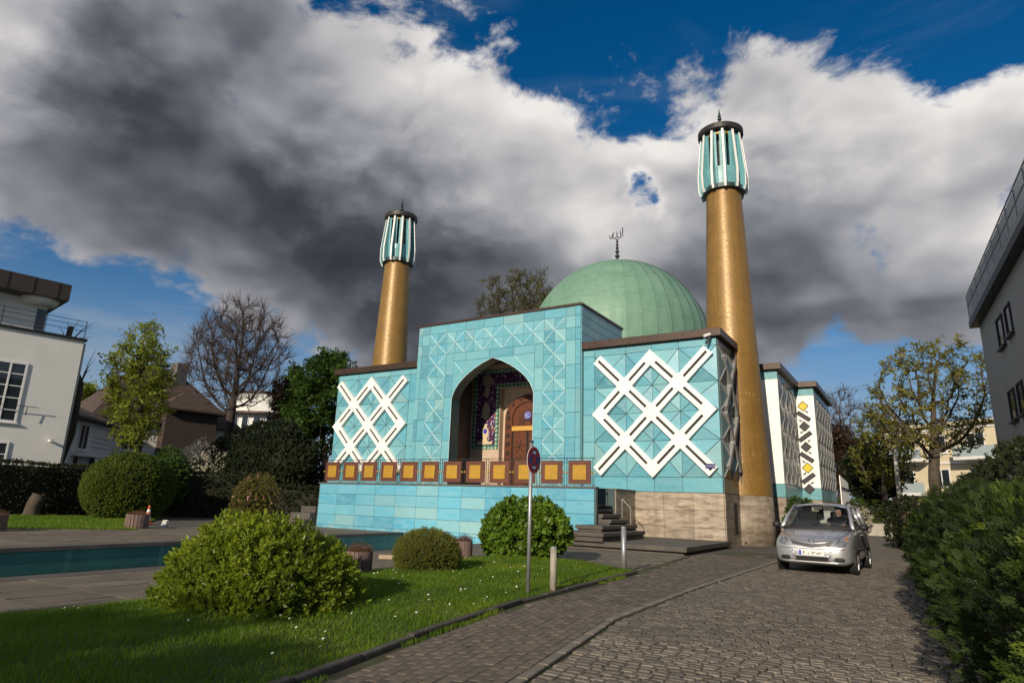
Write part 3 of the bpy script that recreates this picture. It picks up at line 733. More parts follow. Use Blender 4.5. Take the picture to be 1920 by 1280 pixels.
# ---- rear walls of the round hall
M_hall = pbr('hall_wall', (.30,.33,.32), .7, .2, 1)
MB().lathe([(10.2,0),(10.2,8.0),(6.1,8.5),(6.1,8.8)], 48, (0,15.55,0)).build('hall_wall', M_hall, mosque)
MB().box(-8.6, 8.6, 3.9, 10, 0, 8.2).build('hall_wall', M_hall, mosque)
def saw(x0, x1, y0, y1, bx):
    """a white -y face from x0 to x1 at y0 and a relief side at x1 from y0 to y1"""
    MB().box(bx, x1-.02, y0+.02, y1, 0, ZTOP+.05).build('rear_wall', M_grout, mosque)
    b = MB().box(bx-.3, x1+.22, y0-.24, y1+.1, ZTOP+.03, ZC); b.build('roof_fascia', M_bronze, mosque, bevel=.015)
    f = Fr((x0, y0+.02, 0), (1,0,0), (0,-1,0)); wd = x1-x0
    flat_tile(f, 0, wd, ZTOP-.42, ZTOP+.02, mat=M_tileplain); flat_tile(f, 0, wd, 2.0, 2.62, mat=M_tileplain)
    for k in range(2):
        flat_tile(f, wd*k/2, wd*(k+1)/2, 2.62, ZTOP-.42, mat=M_white, gap=.002, t=.04, name='white_panel')
        flat_tile(f, wd*k/2, wd*(k+1)/2, 0, 1.99, mat=M_trav, gap=.003, name='plinth_slab')
    s = Fr((x1-.02, y0, 0), (0,1,0), (1,0,0)); ln = y1-y0; n = max(2, round(ln/1.25))
    zz = [2.0, 2.6]+[2.6+(ZTOP-.4-2.6)*k/4 for k in range(1, 5)]+[ZTOP]
    for i in range(n):
        a, c = .04+(ln-.04)*i/n, .04+(ln-.04)*(i+1)/n
        flat_tile(s, a, c, 0, 1.99, mat=M_trav, gap=.003, name='plinth_slab')
        flat_tile(s, a, c, zz[0], zz[1], mat=M_tileplain)
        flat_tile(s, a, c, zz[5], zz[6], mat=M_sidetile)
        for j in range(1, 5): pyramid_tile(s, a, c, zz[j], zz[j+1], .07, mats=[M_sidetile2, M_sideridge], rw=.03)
    return f, wd
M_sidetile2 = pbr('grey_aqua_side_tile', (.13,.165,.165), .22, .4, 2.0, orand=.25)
M_yel = pbr('yellow_glass', (.72,.52,.02), .3, .12, 5)
M_dglass = pbr('dark_glass_inset', (.07,.068,.07), .2, .5, 14)
for (x0, x1, y0, y1, bx, first) in ((9.2, 11.58, 7.55, 12.7, 7, True), (11.30, 12.50, 13.1, 20.6, 8, False)):
    f, wd = saw(x0, x1, y0, y1, bx)
    # column of slanted openings
    c0 = wd*.52 if not first else wd*.34; k = 0; z = 7.05
    seq = [('d',1),('r',-1),('d',0),('r',1),('d',0),('r',-1),('d',1),('r',1),('d',0)]
    step = .56; hh = .30
    for i, (kd, col) in enumerate(seq):
        zz_ = z-i*step; b = MB()
        if kd == 'd':
            hw = .27; pts = [(c0, zz_+hw), (c0+hw, zz_), (c0, zz_-hw), (c0-hw, zz_)]
        else:
            dx, dz = (.30, .22*col); L_ = math.hypot(dx, dz); nx, nz = -dz/L_*.10, dx/L_*.10
            pts = [(c0-dx+nx, zz_-dz+nz), (c0+dx+nx, zz_+dz+nz), (c0+dx-nx, zz_+dz-nz), (c0-dx-nx, zz_-dz-nz)]
        yel = kd == 'd' and col
        q = [f.p(u, v, .043) for u, v in pts]; b.prism(q, f.N*.006, 0)
        # raised dark rim around the inset
        kk = len(pts); cu = sum(p[0] for p in pts)/kk; cv = sum(p[1] for p in pts)/kk
        o = b.build('yellow_inset' if yel else 'dark_inset', M_yel if yel else M_dglass, mosque)
        rim = MB()
        for j in range(kk):
            a_, c_ = pts[j], pts[(j+1)%kk]; rim.bar(f.p(*a_, .06), f.p(*c_, .06), .03, .035, f.N)
        rim.build('inset_rim', M_slot, o)
        if kd == 'r':
            for sgn in (-1, 1):
                du = sgn*.20*(-col); dv = sgn*.20
                cu2, cv2 = c0+sgn*.17*(1 if col < 0 else -1), zz_+sgn*.24
                e = .075; qq = [(cu2-e, cv2-e*col*.6+e*.6), (cu2+e, cv2+e*col*.6+e*.6), (cu2+e, cv2+e*col*.6-e*.6), (cu2-e, cv2-e*col*.6-e*.6)]
                MB().prism([f.p(u, v, .043) for u, v in qq], f.N*.006).build('dark_inset', M_dglass, mosque)
# downpipe beside the minaret, niche door in the side wall
MB().tube([(10.72,2.52,8.0),(10.72,2.52,.25),(10.80,2.40,.05)], .06, 10).build('downpipe', pbr('brown_pipe', (.11,.075,.06), .5, .2, 4), mosque)
MB().box(10.638, 10.655, 1.30, 1.85, .45, 1.62).build('side_door', M_slot, mosque)

# ---- dome
DC = (0, 15.55); DZ, DR, DH = 12.2, 6.28, 6.08
def dome_r(z):
    t = (z-DZ)/DH; return DR*math.sqrt(max(0, 1-t*t))*(1-.05*t)
prof = [(DR-.04, 8.4)]+[(dome_r(DZ+DH*math.sin(t))-.04, DZ+DH*math.sin(t)) for t in np.linspace(0, 1.50, 20)]
dome = MB().lathe(prof, 64, (*DC, 0)).build('dome', M_grout, mosque, smooth=True)
NG, NR = 40, 7
for i in range(NG):
    a0, a1 = 2*math.pi*i/NG, 2*math.pi*(i+1)/NG
    t_edges = np.linspace(-.36, 1.36, NR+1)+(((i*.37) % 1)-.5)*.12; t_edges[0] = -.38; t_edges[-1] = 1.36
    for j in range(NR):
        g1 = .0008
        b = MB(); Vv = []; na, nt_ = 3, 4; off = .003*rng.random()
        for jj in range(nt_+1):
            tt = t_edges[j]+g1+(t_edges[j+1]-t_edges[j]-2*g1)*jj/nt_
            for ii in range(na+1):
                aa = a0+(a1-a0)*ii/na
                z = DZ+DH*(math.sin(tt) if tt > 0 else tt); r = (DR*math.cos(tt)*(1-.05*math.sin(tt)) if tt > 0 else DR)+off+(.028 if ii in (0,) else 0)
                Vv.append((DC[0]+r*math.cos(aa), DC[1]+r*math.sin(aa), z))
        fs = [(q*(na+1)+p, q*(na+1)+p+1, (q+1)*(na+1)+p+1, (q+1)*(na+1)+p) for q in range(nt_) for p in range(na)]
        b.add(Vv, fs); b.build('dome_sheet', M_copper, dome, fix=False)
MB().lathe([(1.30,17.98),(1.37,18.00),(1.37,18.05),(.8,18.27),(.12,18.40),(.10,18.60)], 40, (*DC, 0)).build('dome_cap', M_copper, dome, smooth=True)
fb = MB(); z = 18.70
fb.tube([(*DC, 18.3), (*DC, 20.2)], .04, 10)
for r, zc_ in ((.165,18.95),(.145,19.30),(.115,19.59),(.10,19.83),(.09,20.05)): fb.ball((*DC, zc_), r, 14, 10)
fb.lathe([(.03,20.14),(.11,20.24),(.04,20.27)], 14, (*DC,0)).build('dome_finial', M_darkmetal, mosque, smooth=True)
# the name in script on top, cut from bent bar
def script(pts, rad): return [(DC[0]+_rt.x*u, DC[1]+_rt.y*u, 20.26+v) for u, v in pts], rad
b = MB()
S_ = .00315
def strokes(p): return [((x-468)*S_, (510-y)*S_) for x, y in p]
for p, r in (([(590,195),(594,240),(597,340),(600,450)], [.02,.055,.045,.02]), ([(535,275),(545,330),(558,400),(550,450),(520,475),(490,455),(470,425),(462,370),(458,300)], [.015,.045,.05,.05,.045,.04,.045,.045,.02]),
             ([(470,430),(445,470),(410,495),(385,480),(372,440),(378,370),(392,330)], [.04,.045,.045,.04,.035,.04,.02]), ([(390,335),(362,390),(352,460),(330,500),(305,480),(285,430),(278,405)], [.02,.045,.05,.05,.04,.03,.012])):
    P3, rr = script(strokes(p), r); b.tube(P3, [q*.80 for q in rr], 6)
b.build('dome_script', M_darkmetal, mosque, smooth=True)
# tiny blue plaque on the right wing
pq = MB().box(10.02, 10.40, -.255, -.237, 2.86, 3.04).build('blue_plaque', pbr('plaque_blue', (.02,.03,.13), .4, .1, 5), mosque)
b = MB(); b.tube([(10.06,-.26,2.93),(10.12,-.26,2.97),(10.17,-.26,2.93),(10.22,-.26,2.97),(10.27,-.26,2.93)], .009, 5); b.tube([(10.36,-.26,3.0),(10.36,-.26,2.91),(10.30,-.26,2.91)], .008, 5); b.tube([(10.28,-.26,3.01),(10.33,-.26,3.0)], .008, 5)
b.build('plaque_script', M_whitepaint, pq)

# ---- minarets
def minaret(label):
    t = thing('minaret', label, 'minaret', (10.342, 3.737, 0), 'two gold mosaic minarets', local=True)
    rb, rt_, hm = 1.411, .796, 16.19
    rad = lambda z: rb+(rt_-rb)*z/hm
    MB().lathe([(rad(0),-.2),(rad(ZT),ZT)], 48).build('base', M_trav, t, smooth=True)
    MB().lathe([(rad(ZT)+.012,ZT),(rad(hm/2)+.006,hm/2),(rad(hm),hm)], 64, cap=False).build('shaft', M_gold, t, smooth=True)
    MB().lathe([(.80,15.95),(.98,16.02),(.98,16.22),(.80,16.25)], 36).build('collar_ring', M_darkgreen, t)
    pr = MB().lathe([(.80,16.25),(.86,16.9),(.86,17.16),(.80,17.16),(.80,16.3)], 36, cap=False).build('parapet', M_tileplain, t)
    MB().lathe([(.42,16.2),(.42,19.1)], 20).build('core', M_darkgreen, t)
    NF = 12
    for k in range(NF):
        a = 2*math.pi*(k+.5)/NF+.06; d = Vector((math.cos(a), math.sin(a), 0)); s = Vector((-math.sin(a), math.cos(a), 0))
        prof = [(.86,16.12),(1.06,15.98),(1.13,16.25),(1.15,16.95),(.95,19.06),(.80,19.06)]
        b = MB(); hw = .045
        L_ = [d*r+Vector((0,0,z))-s*hw for r, z in prof]
        b.prism(L_, s*(2*hw))
        fin = b.build('fin', M_tileplain, t)
        e = MB()
        for (r0, z0), (r1, z1) in ((prof[1],prof[2]),(prof[2],prof[3]),(prof[3],prof[4])):
            q = [d*(r0-.015)+Vector((0,0,z0))-s*(hw+.008), d*(r0-.015)+Vector((0,0,z0))+s*(hw+.008), d*(r1-.015)+Vector((0,0,z1))+s*(hw+.008), d*(r1-.015)+Vector((0,0,z1))-s*(hw+.008)]
            e.prism(q, d*.035)
        e.build('fin_edge', M_white, fin)
        a2 = a+math.pi/NF; d2 = Vector((math.cos(a2), math.sin(a2), 0)); s2 = Vector((-math.sin(a2), math.cos(a2), 0))
        if k % 1 == 0:
            b = MB(); 
            [b.obox(d2*.80+s2*(q_*.135)+Vector((0,0,18.05)), s2*.062, d2*.03, Vector((0,0,.98))) for q_ in (-1, 1)]
            b.build('blade', M_tileplain, t)
    MB().lathe([(.70,18.88),(.80,18.9),(.80,19.04),(.70,19.05)], 36).build('gold_ring', M_goldpanel, t)
    MB().lathe([(.70,19.06),(1.04,19.08),(1.07,19.12),(1.07,19.36),(1.02,19.40),(.5,19.52),(.07,19.60)], 40).build('cap', M_capmetal, t)
    f = MB(); f.tube([(0,0,19.5),(0,0,20.5)], .04, 8)
    for r, z in ((.14,19.72),(.115,19.96),(.10,20.16),(.085,20.33)): f.ball((0,0,z), r, 12, 8, sz=.9)
    f.lathe([(.045,20.4),(.012,20.72)], 8); f.build('finial', M_darkgreen, t, smooth=True)
    return t
M_darkgreen = pbr('dark_green_metal', (.030,.050,.048), .45, .3, 5, metal=.3)
M_capmetal = pbr('minaret_cap_metal', (.030,.028,.024), .5, .4, 3, metal=.3, dirt=.3)
mn = minaret('taller looking golden minaret beside the right lattice wing, near the silver car')
m2 = copy_tree(mn); m2.location = (-10.342, 3.737, 0); m2['label'] = 'golden minaret rising behind the left lattice wing, away from the car'; LOCAL.add(m2.name)
# ------------------------------------------------------------------ terrace, railing, steps
TX, TY, TZ = 7.05, -3.857, 2.0
terr = thing('terrace', 'raised entrance terrace faced with blue glazed tiles above the pool', 'terrace', (0,-2,0))
MB().box(-TX+.03, 5.6, TY+.03, -.02, -.6, TZ-.06).box(5.602, TX-.03, -2.0, -.02, -.6, TZ-.06).box(5.602, TX-.03, TY+.03, TY+.16, -.6, TZ-.06).build('core', M_grout, terr)
MB().box(-TX-.06, 5.6, TY-.05, -.03, TZ-.058, TZ).box(5.602, TX+.06, TY-.05, TY+.22, TZ-.058, TZ).box(5.602, TX+.06, -2.02, -.03, TZ-.058, TZ).build('deck_slab', pbr('deck_stone', (.10,.09,.08), .7, .25, 2, bump=.2), terr, bevel=.01)
ft = Fr((0, TY+.03, 0), (1,0,0), (0,-1,0))
zz = [TZ-.062, 1.50, 1.04, .58, .12]
n = 12; w12 = 2*(TX-.035)/n
for i in range(n):
    for j in range(4): flat_tile(ft, -TX+.035+i*w12, -TX+.035+(i+1)*w12, zz[j+1], zz[j], terr, M_tile2, gap=.005)
for i in range(36):
    ww = 2*(TX-.035)/36; flat_tile(ft, -TX+.035+i*ww, -TX+.035+(i+1)*ww, -.02, .118, terr, M_tile2, gap=.004, t=.028)
for i in range(20):
    for j in range(3):
        ww = 6.1/20; flat_tile(ft, -1.75+i*ww, -1.75+(i+1)*ww, -.5+j*.16, -.5+(j+1)*.16, terr, M_tile2, gap=.004, t=.026)
MB().box(TX-.028, TX+.05, TY-.005, TY+.12, 0, TZ-.06).build('corner_post', pbr('post_teal', (.05,.085,.085), .5, .2, 3), terr)
MB().box(TX-.028, TX+.02, -1.99, -.03, 0, TZ-.06).build('side_cladding', M_trav, terr)
MB().box(-TX-.02, -TX+.028, TY+.02, -.03, 0, TZ-.06).build('side_cladding', M_sidetile, terr)

rail = thing('terrace_railing', 'railing of red brown panels with gold squares along the terrace edge', 'railing', (0,TY,TZ))
y = TY+.10; pit = 1.162; x0 = -6*pit
MB().box(-6.98, 7.02, y-.012, y+.012, 3.01, 3.035).build('top_rail', M_darkmetal, rail)
MB().box(-6.98, 7.02, y-.010, y+.010, 2.03, 2.045).build('bottom_rail', M_darkmetal, rail)
for i in range(12):
    xc = x0+(i+.5)*pit
    pn = MB().box(xc-.455, xc+.455, y-.025, y+.025, 2.085, 2.935).build('panel', M_rust, rail, bevel=.006)
    MB().box(xc-.268, xc+.268, y-.055, y-.026, 2.235, 2.775).build('gold_square', M_goldpanel, pn, bevel=.012)
for i in range(13):
    for s in ((-1, 1) if 0 < i < 12 else ((1,) if i == 0 else (-1,))):
        xp = x0+i*pit+s*.055
        MB().box(xp-.009, xp+.009, y-.011, y+.011, TZ, 3.01).build('post', M_darkmetal, rail)
        MB().ball((xp+s*.015, y-.02, 2.50), .045, 10, 8).build('gold_knob', M_goldpanel, rail, smooth=True)

# right stair: landing slab and steps climbing to the terrace
def stairs(name, label, sx):
    st = thing(name, label, 'stairs', (sx*8.5,-2.5,0))
    def slab(x0, x1, y0, y1, z0, z1, nm='step'):
        xa, xb = sorted((sx*x0, sx*x1))
        MB().box(xa, xb, y0, y1, z0, z1).build(nm, M_stonestep, st, bevel=.012)
    return st, slab
st, slab = stairs('entrance_stairs', 'dark stone steps with landing rising to the terrace beside the right wing', 1)
slab(6.2, 10.80, -5.55, -.06, .07, .22, 'landing'); slab(6.3, 10.66, -5.40, -.06, -.1, .068, 'landing_base')
ztp = [.22,.50,.70,.88,1.06,1.24,1.42,1.60,1.78]; xr = [8.20,7.90,7.58,7.28,6.96,6.64,6.32,6.0]; yf = [-5.75,-5.15]+[-3.68]*6; xl = [6.5,6.9]+[5.61]*6
for k in range(8):
    if k < 2:      # lower treads wrap round the terrace corner
        slab(xl[k], xr[k], yf[k], -3.92, ztp[k+1]-.12, ztp[k+1]); slab(7.12, xr[k], -3.918, -1.97, ztp[k+1]-.12, ztp[k+1])
        slab(xl[k]+.06, xr[k]-.07, yf[k]+.07, -3.92, ztp[k]+.002, ztp[k+1]-.122, 'riser'); slab(7.12, xr[k]-.07, -3.918, -2.0, ztp[k]+.002, ztp[k+1]-.122, 'riser')
    else:
        slab(xl[k], xr[k], yf[k], -1.97-.03, ztp[k+1]-.12, ztp[k+1]); slab(xl[k], xr[k]-.07, yf[k]+.01, -2.01, ztp[k]+.002, ztp[k+1]-.122, 'riser')
MB().box(7.28, 7.30, -1.95, -1.93, .95, 1.62).box(7.62, 7.64, -1.95, -1.93, .7, 1.30).bar((7.29,-1.94,1.62),(7.63,-1.94,1.30),.025,.025).build('handrail', M_steel, st)
sl_, slab = stairs('side_steps', 'small dark stone steps at the left end of the terrace', -1)
for k in range(3): slab(7.08, 8.9-k*.42, -4.55+k*.3, -1.5, .0+.3*k, .0+.3*(k+1)-.01)
# ------------------------------------------------------------------ ground, pool, paving
def lerp_line(pts, y):
    pts = sorted(pts, key=lambda p: p[1])
    if y <= pts[0][1]: a, b = pts[0], pts[1]
    elif y >= pts[-1][1]: a, b = pts[-2], pts[-1]
    else:
        for a, b in zip(pts, pts[1:]):
            if a[1] <= y <= b[1]: break
    t = (y-a[1])/(b[1]-a[1]); return a[0]+(b[0]-a[0])*t
POOL = [(-.15,-27.0), (-1.75,-3.84), (4.10,-3.84), (5.15,-27.0)]
KERB = [(13.35,-24.5),(12.73,-21.41),(12.38,-19.77),(11.99,-17.18),(11.78,-13.6),(11.66,-11.75)]
LAWNB = [(8.75,-27.0),(8.50,-21.0),(7.95,-16.0),(7.60,-12.9)]
COBE = [(14.55,-23.2),(14.07,-20.5),(13.55,-17.5),(13.42,-13.8),(13.40,-7.0),(13.2,2.0)]
def ground_mat():
    mt, nt, b, out = nodes_of('asphalt_ground'); g = NT(nt)
    co = g.N('ShaderNodeNewGeometry').outputs['Position']
    n = g.noise(co, .35, 6, .6); f = g.noise(co, 55, 4, .7)
    c = g.mix(g.mr(n, .3, .7), (.050,.044,.038), (.085,.076,.066)); c = g.mix(g.mr(f, .35, .75, 0, .5), c, (.13,.12,.105))
    g.put(b.inputs['Base Color'], c); b.inputs['Roughness'].default_value = .85; g.put(b.inputs['Normal'], g.bump(f, .3, .01))
    return mt
M_ground = ground_mat()
B = 2500.0; outer = [(-B,-B,-.03),(-B,B,-.03),(B,B,-.03),(B,-B,-.03)]; inner = [(x,y,-.03) for x, y in POOL]
g_ = MB().add(outer+inner, [(0,1,5,4),(1,2,6,5),(2,3,7,6),(3,0,4,7)])
o = g_.build('ground', M_ground); struct(o)
if o.data.polygons[0].normal.z < 0: o.data.flip_normals()
# pool basin
def pooltile():
    mt, nt, b, out = nodes_of('pool_tile'); g = NT(nt)
    geo = g.N('ShaderNodeNewGeometry').outputs['Position']
    n = g.noise(geo, .5, 5, .6); c = g.mix(g.mr(n, .3, .7), (.020,.085,.095), (.04,.135,.135))
    br = g.N('ShaderNodeTexBrick'); mp = g.N('ShaderNodeMapping'); g.put(mp.inputs[0], geo); mp.inputs['Rotation'].default_value = (math.pi/2, 0, math.pi/2); g.put(br.inputs['Vector'], mp.outputs[0])
    br.inputs['Scale'].default_value = 6; br.inputs['Brick Width'].default_value = 1.0; br.inputs['Row Height'].default_value = 1.0; br.inputs['Mortar Size'].default_value = .03
    c = g.mix(br.outputs['Fac'], c, (.06,.15,.15)); g.put(b.inputs['Base Color'], c); b.inputs['Roughness'].default_value = .25
    return mt
pool = thing('pool', 'long rectangular turquoise pool in front of the terrace', 'pool', (2,-14,-.6))
b = MB(); D_ = -.62
for k in (0, 2, 3):
    a, c = POOL[k], POOL[(k+1)%4]; b.poly([(a[0],a[1],-.03),(c[0],c[1],-.03),(c[0],c[1],D_),(a[0],a[1],D_)])
b.poly([(x,y,D_) for x, y in POOL]); b.build('basin', pooltile(), pool, fix=False)
def water():
    mt, nt, b, out = nodes_of('pool_water'); g = NT(nt)
    b.inputs['Base Color'].default_value = (.05,.16,.13,1); b.inputs['Roughness'].default_value = .04; b.inputs['IOR'].default_value = 1.33
    b.inputs['Transmission Weight'].default_value = .75
    g.put(b.inputs['Normal'], g.bump(g.noise(g.N('ShaderNodeNewGeometry').outputs['Position'], 5, 3, .5), .06, .02))
    return mt
struct(MB().poly([(x,y,-.36) for x, y in POOL]).build('water', water(), None, fix=False))
M_slab = pbr('flagstone', (.135,.112,.082), .85, .35, 1.2, bump=.35, bscale=16, orand=.16, dirt=.35)
b_ = [POOL[0], POOL[1]]
for (p, q), nm in (((POOL[0], POOL[1]), 'a'), ((POOL[2], POOL[3]), 'b')):
    L_ = math.hypot(q[0]-p[0], q[1]-p[1]); k = int(L_/1.5); s = -1 if nm == 'a' else 1
    for i in range(k):
        t0, t1 = i/k+.004/L_, (i+1)/k-.004/L_
        a = Vector((p[0]+(q[0]-p[0])*t0, p[1]+(q[1]-p[1])*t0, 0)); c = Vector((p[0]+(q[0]-p[0])*t1, p[1]+(q[1]-p[1])*t1, 0)); o_ = Vector((s*.40,0,0)); i_ = Vector((-s*.05,0,0))
        MB().prism([a+i_, c+i_, c+o_, a+o_], (0,0,-.09)).build('coping_stone', M_coping if 'M_coping' in globals() else M_stonestep, pool)
# small black spout in the pool
sp = thing('pool_light', 'small black spotlight post standing in the pool edge', 'lamp', on_z(627,1030,-.05))
q = on_z(627,1030,-.05); MB().tube([(q.x,q.y,-.4),(q.x,q.y,.12),(q.x+.06,q.y-.06,.2)], [.03,.03,.05], 8).build('post', M_darkmetal, sp); MB().lathe([(.07,.14),(.08,.2),(.03,.23)], 12, (q.x+.04,q.y-.04,0)).build('lamp_head', M_steel, sp)

# flagstones
fore = struct(bpy.data.objects.new('forecourt', None)); COL.objects.link(fore)
cells = []
def slab_area(x0f, x1f, y0, y1, dx, dy):
    y = y0; r = 0
    while y < y1:
        xa, xb = x0f(y+dy/2), x1f(y+dy/2); x = xa-(r%2)*dx*.5
        while x < xb:
            l, rr = max(x, xa), min(x+dx, xb)
            if rr-l > .08: cells.append((l, rr, y, min(y+dy, y1)))
            x += dx
        y += dy; r += 1
slab_area(lambda y: lerp_line([POOL[3],POOL[2]], y)+.41, lambda y: lerp_line(LAWNB, y)+.12, -23.5, -12.85, .62, 1.0)
slab_area(lambda y: lerp_line([POOL[3],POOL[2]], y)+.41, lambda y: 10.9+(-5.5-y)*.1 if y < -5.55 else 6.15, -12.85, -3.95, .62, 1.0)
slab_area(lambda y: -8.2, lambda y: lerp_line([POOL[0],POOL[1]], y)-.41, -24.0, -4.0, .85, 1.1)
cells.sort(key=lambda c: ((c[0]+c[1])/2-CAM.x)**2+((c[2]+c[3])/2-CAM.y)**2)
near, rest = cells[:290], cells[290:]
def slab_geo(b, c):
    x0, x1, y0, y1 = c; g = .006; h = [rng.uniform(-.006,.004) for _ in range(4)]
    b.add([(x0+g,y0+g,-.035),(x1-g,y0+g,-.035),(x1-g,y1-g,-.035),(x0+g,y1-g,-.035),(x0+g,y0+g,h[0]),(x1-g,y0+g,h[1]),(x1-g,y1-g,h[2]),(x0+g,y1-g,h[3])],
          [(4,5,6,7),(0,1,5,4),(1,2,6,5),(2,3,7,6),(3,0,4,7)])
for c in near:
    b = MB(); slab_geo(b, c); b.build('flagstone', M_slab, fore, fix=False)
b = MB()
for c in rest: slab_geo(b, c)
tag(b.build('flagstones', M_slab, fore, fix=False), kind='stuff')

# pavers of the footway
def stone_mesh(name, lx, ly, h, ch, mat, jit=0.0):
    b = MB(); x, y = lx/2, ly/2; j = lambda: rng.uniform(-jit, jit)
    lo = [(-x+j(),-y+j()),(x+j(),-y+j()),(x+j(),y+j()),(-x+j(),y+j())]
    b.add([(u,v,-.03) for u, v in lo]+[(u,v,h-ch) for u, v in lo]+[(u*(1-2*ch/lx),v*(1-2*ch/ly),h+j()*.3) for u, v in lo],
          [(0,1,5,4),(1,2,6,5),(2,3,7,6),(3,0,4,7),(4,5,9,8),(5,6,10,9),(6,7,11,10),(7,4,8,11),(8,9,10,11)])
    return b
M_paver = pbr('grey_paver', (.120,.097,.072), .85, .3, 5, bump=.3, bscale=60, orand=.16)
M_cobble = pbr('granite_cobble', (.136,.117,.092), .75, .42, 9, bump=.22, bscale=45, orand=.34)
def rand_tint_stuff(base, name):
    """same stone, with the shade picked per stone from the tint attribute"""
    mt, nt, b, out = nodes_of(name); g = NT(nt); t = g.attr('tint'); co = g.N('ShaderNodeNewGeometry').outputs['Position']
    c = g.mix(t, tuple(q*.60 for q in base), tuple(q*1.36 for q in base)); n = g.noise(co, 18, 5, .65)
    c = g.mix(g.mr(n, .3, .75, 0, .5), c, tuple(q*.55 for q in base)); pt = g.noise(co, .7, 5, .6); c = g.mix(g.mr(pt, .52, .68, 0, .45), c, tuple(q*.6 for q in base)); g.put(b.inputs['Base Color'], c); b.inputs['Roughness'].default_value = .78
    g.put(b.inputs['Normal'], g.bump(g.noise(co, 50, 5, .65), .2, .01)); return mt
def lay(name, parent, piece, spots, meshes, mats_stuff, limit=292):
    vis = []
    for s in spots:
        d = (Vector((s[0], s[1], 0))-CAM); k = d.dot(_F)
        if k < .5: continue
        X = 960+FPX*d.dot(_R2)/k; Y = 640-FPX*d.dot(_U2)/k
        if -150 < X < 2070 and Y < 1420: vis.append((d.length, s))
    vis.sort(key=lambda q: q[0]); inv = [q for q in vis]
    inside = []
    for dd, s in inv:
        d = (Vector((s[0], s[1], 0))-CAM); k = d.dot(_F); X = 960+FPX*d.dot(_R2)/k; Y = 640-FPX*d.dot(_U2)/k
        inside.append((0 if (0 <= X <= 1920 and Y <= 1280) else 1, dd, s))
    inside.sort(key=lambda q: (q[0], q[1]))
    pick = [q[2] for q in inside[:limit]]; rest = [q[2] for q in inside[limit:]]
    for (x, y, rz, mi_) in pick:
        o = obj(piece, meshes[mi_], parent); o.location = (x, y, rng.uniform(-.003,.003)); o.rotation_euler = (rng.uniform(-.005,.005), rng.uniform(-.005,.005), rz)
    VV, FF, TT = [], [], []; off = 0
    groups = {}
    for s in rest: groups.setdefault(s[3], []).append(s)
    for mi_, ss in groups.items():
        me = meshes[mi_]; T = np.array([v.co for v in me.vertices]); TF = np.array([tuple(p.vertices) for p in me.polygons]); ss = np.array(ss)
        n_ = len(ss); c, s_ = np.cos(ss[:,2]), np.sin(ss[:,2]); tx, ty_ = nrng.normal(0,.004,n_), nrng.normal(0,.004,n_)
        X = np.stack([c, s_, tx], 1); Y = np.stack([-s_, c, ty_], 1); Z = np.stack([-tx, -ty_, np.ones(n_)], 1)
        Pp = np.stack([ss[:,0], ss[:,1], nrng.uniform(-.003,.003,n_)], 1)
        V, F, ti = scatter(T, TF, Pp, X, Y, Z, np.ones(n_), nrng.random(n_)); VV.append(V); FF.append(F+off); TT.append(ti); off += len(V)
    if VV:
        o = obj(name, np_mesh(name, np.concatenate(VV), np.concatenate(FF), mats_stuff, np.concatenate(TT)), parent); tag(o, kind='stuff')
foot = struct(bpy.data.objects.new('footway', None)); COL.objects.link(foot)
pm = [stone_mesh('paver', .0965, .196, .007, .004, M_paver, .0012).mesh('paver', M_paver) for _ in range(4)]
spots = []; y = -23.0; 
cy = -23.0; r = 0
u = 0.0
while u < 2.9:      # columns follow the kerb line
    yy = -23.2+(r%2)*.1
    while yy < -4.6:
        xl = lerp_line(KERB, yy)+.10 if yy < -11.7 else max(10.95, 11.76-(yy+11.7)*.115); xr = lerp_line(COBE, yy)-.13
        x = lerp_line(COBE, yy)-.185-u
        if xl+.04 < x < xr: 
            sl_ = (lerp_line(COBE, yy+.1)-lerp_line(COBE, yy-.1))/.2
            spots.append((x, yy, -math.atan(sl_), rng.randrange(4)))
        yy += .2
    u += .1; r += 1
lay('pavers', foot, 'paver', spots, pm, rand_tint_stuff((.120,.097,.072), 'grey_paver_far'))
# edging stones between footway and cobbles
es = pbr('edge_stone', (.17,.15,.12), .8, .3, 4, bump=.3, bscale=40, orand=.12)
em = stone_mesh('edging_stone', .10, .49, .02, .008, es, .002).mesh('edging_stone', es)
y = -22.9
while y < -5:
    sl_ = (lerp_line(COBE, y+.1)-lerp_line(COBE, y-.1))/.2; o = obj('edging_stone', em, foot); o.location = (lerp_line(COBE, y)-.06, y, 0); o.rotation_euler = (0,0,-math.atan(sl_)); y += .5
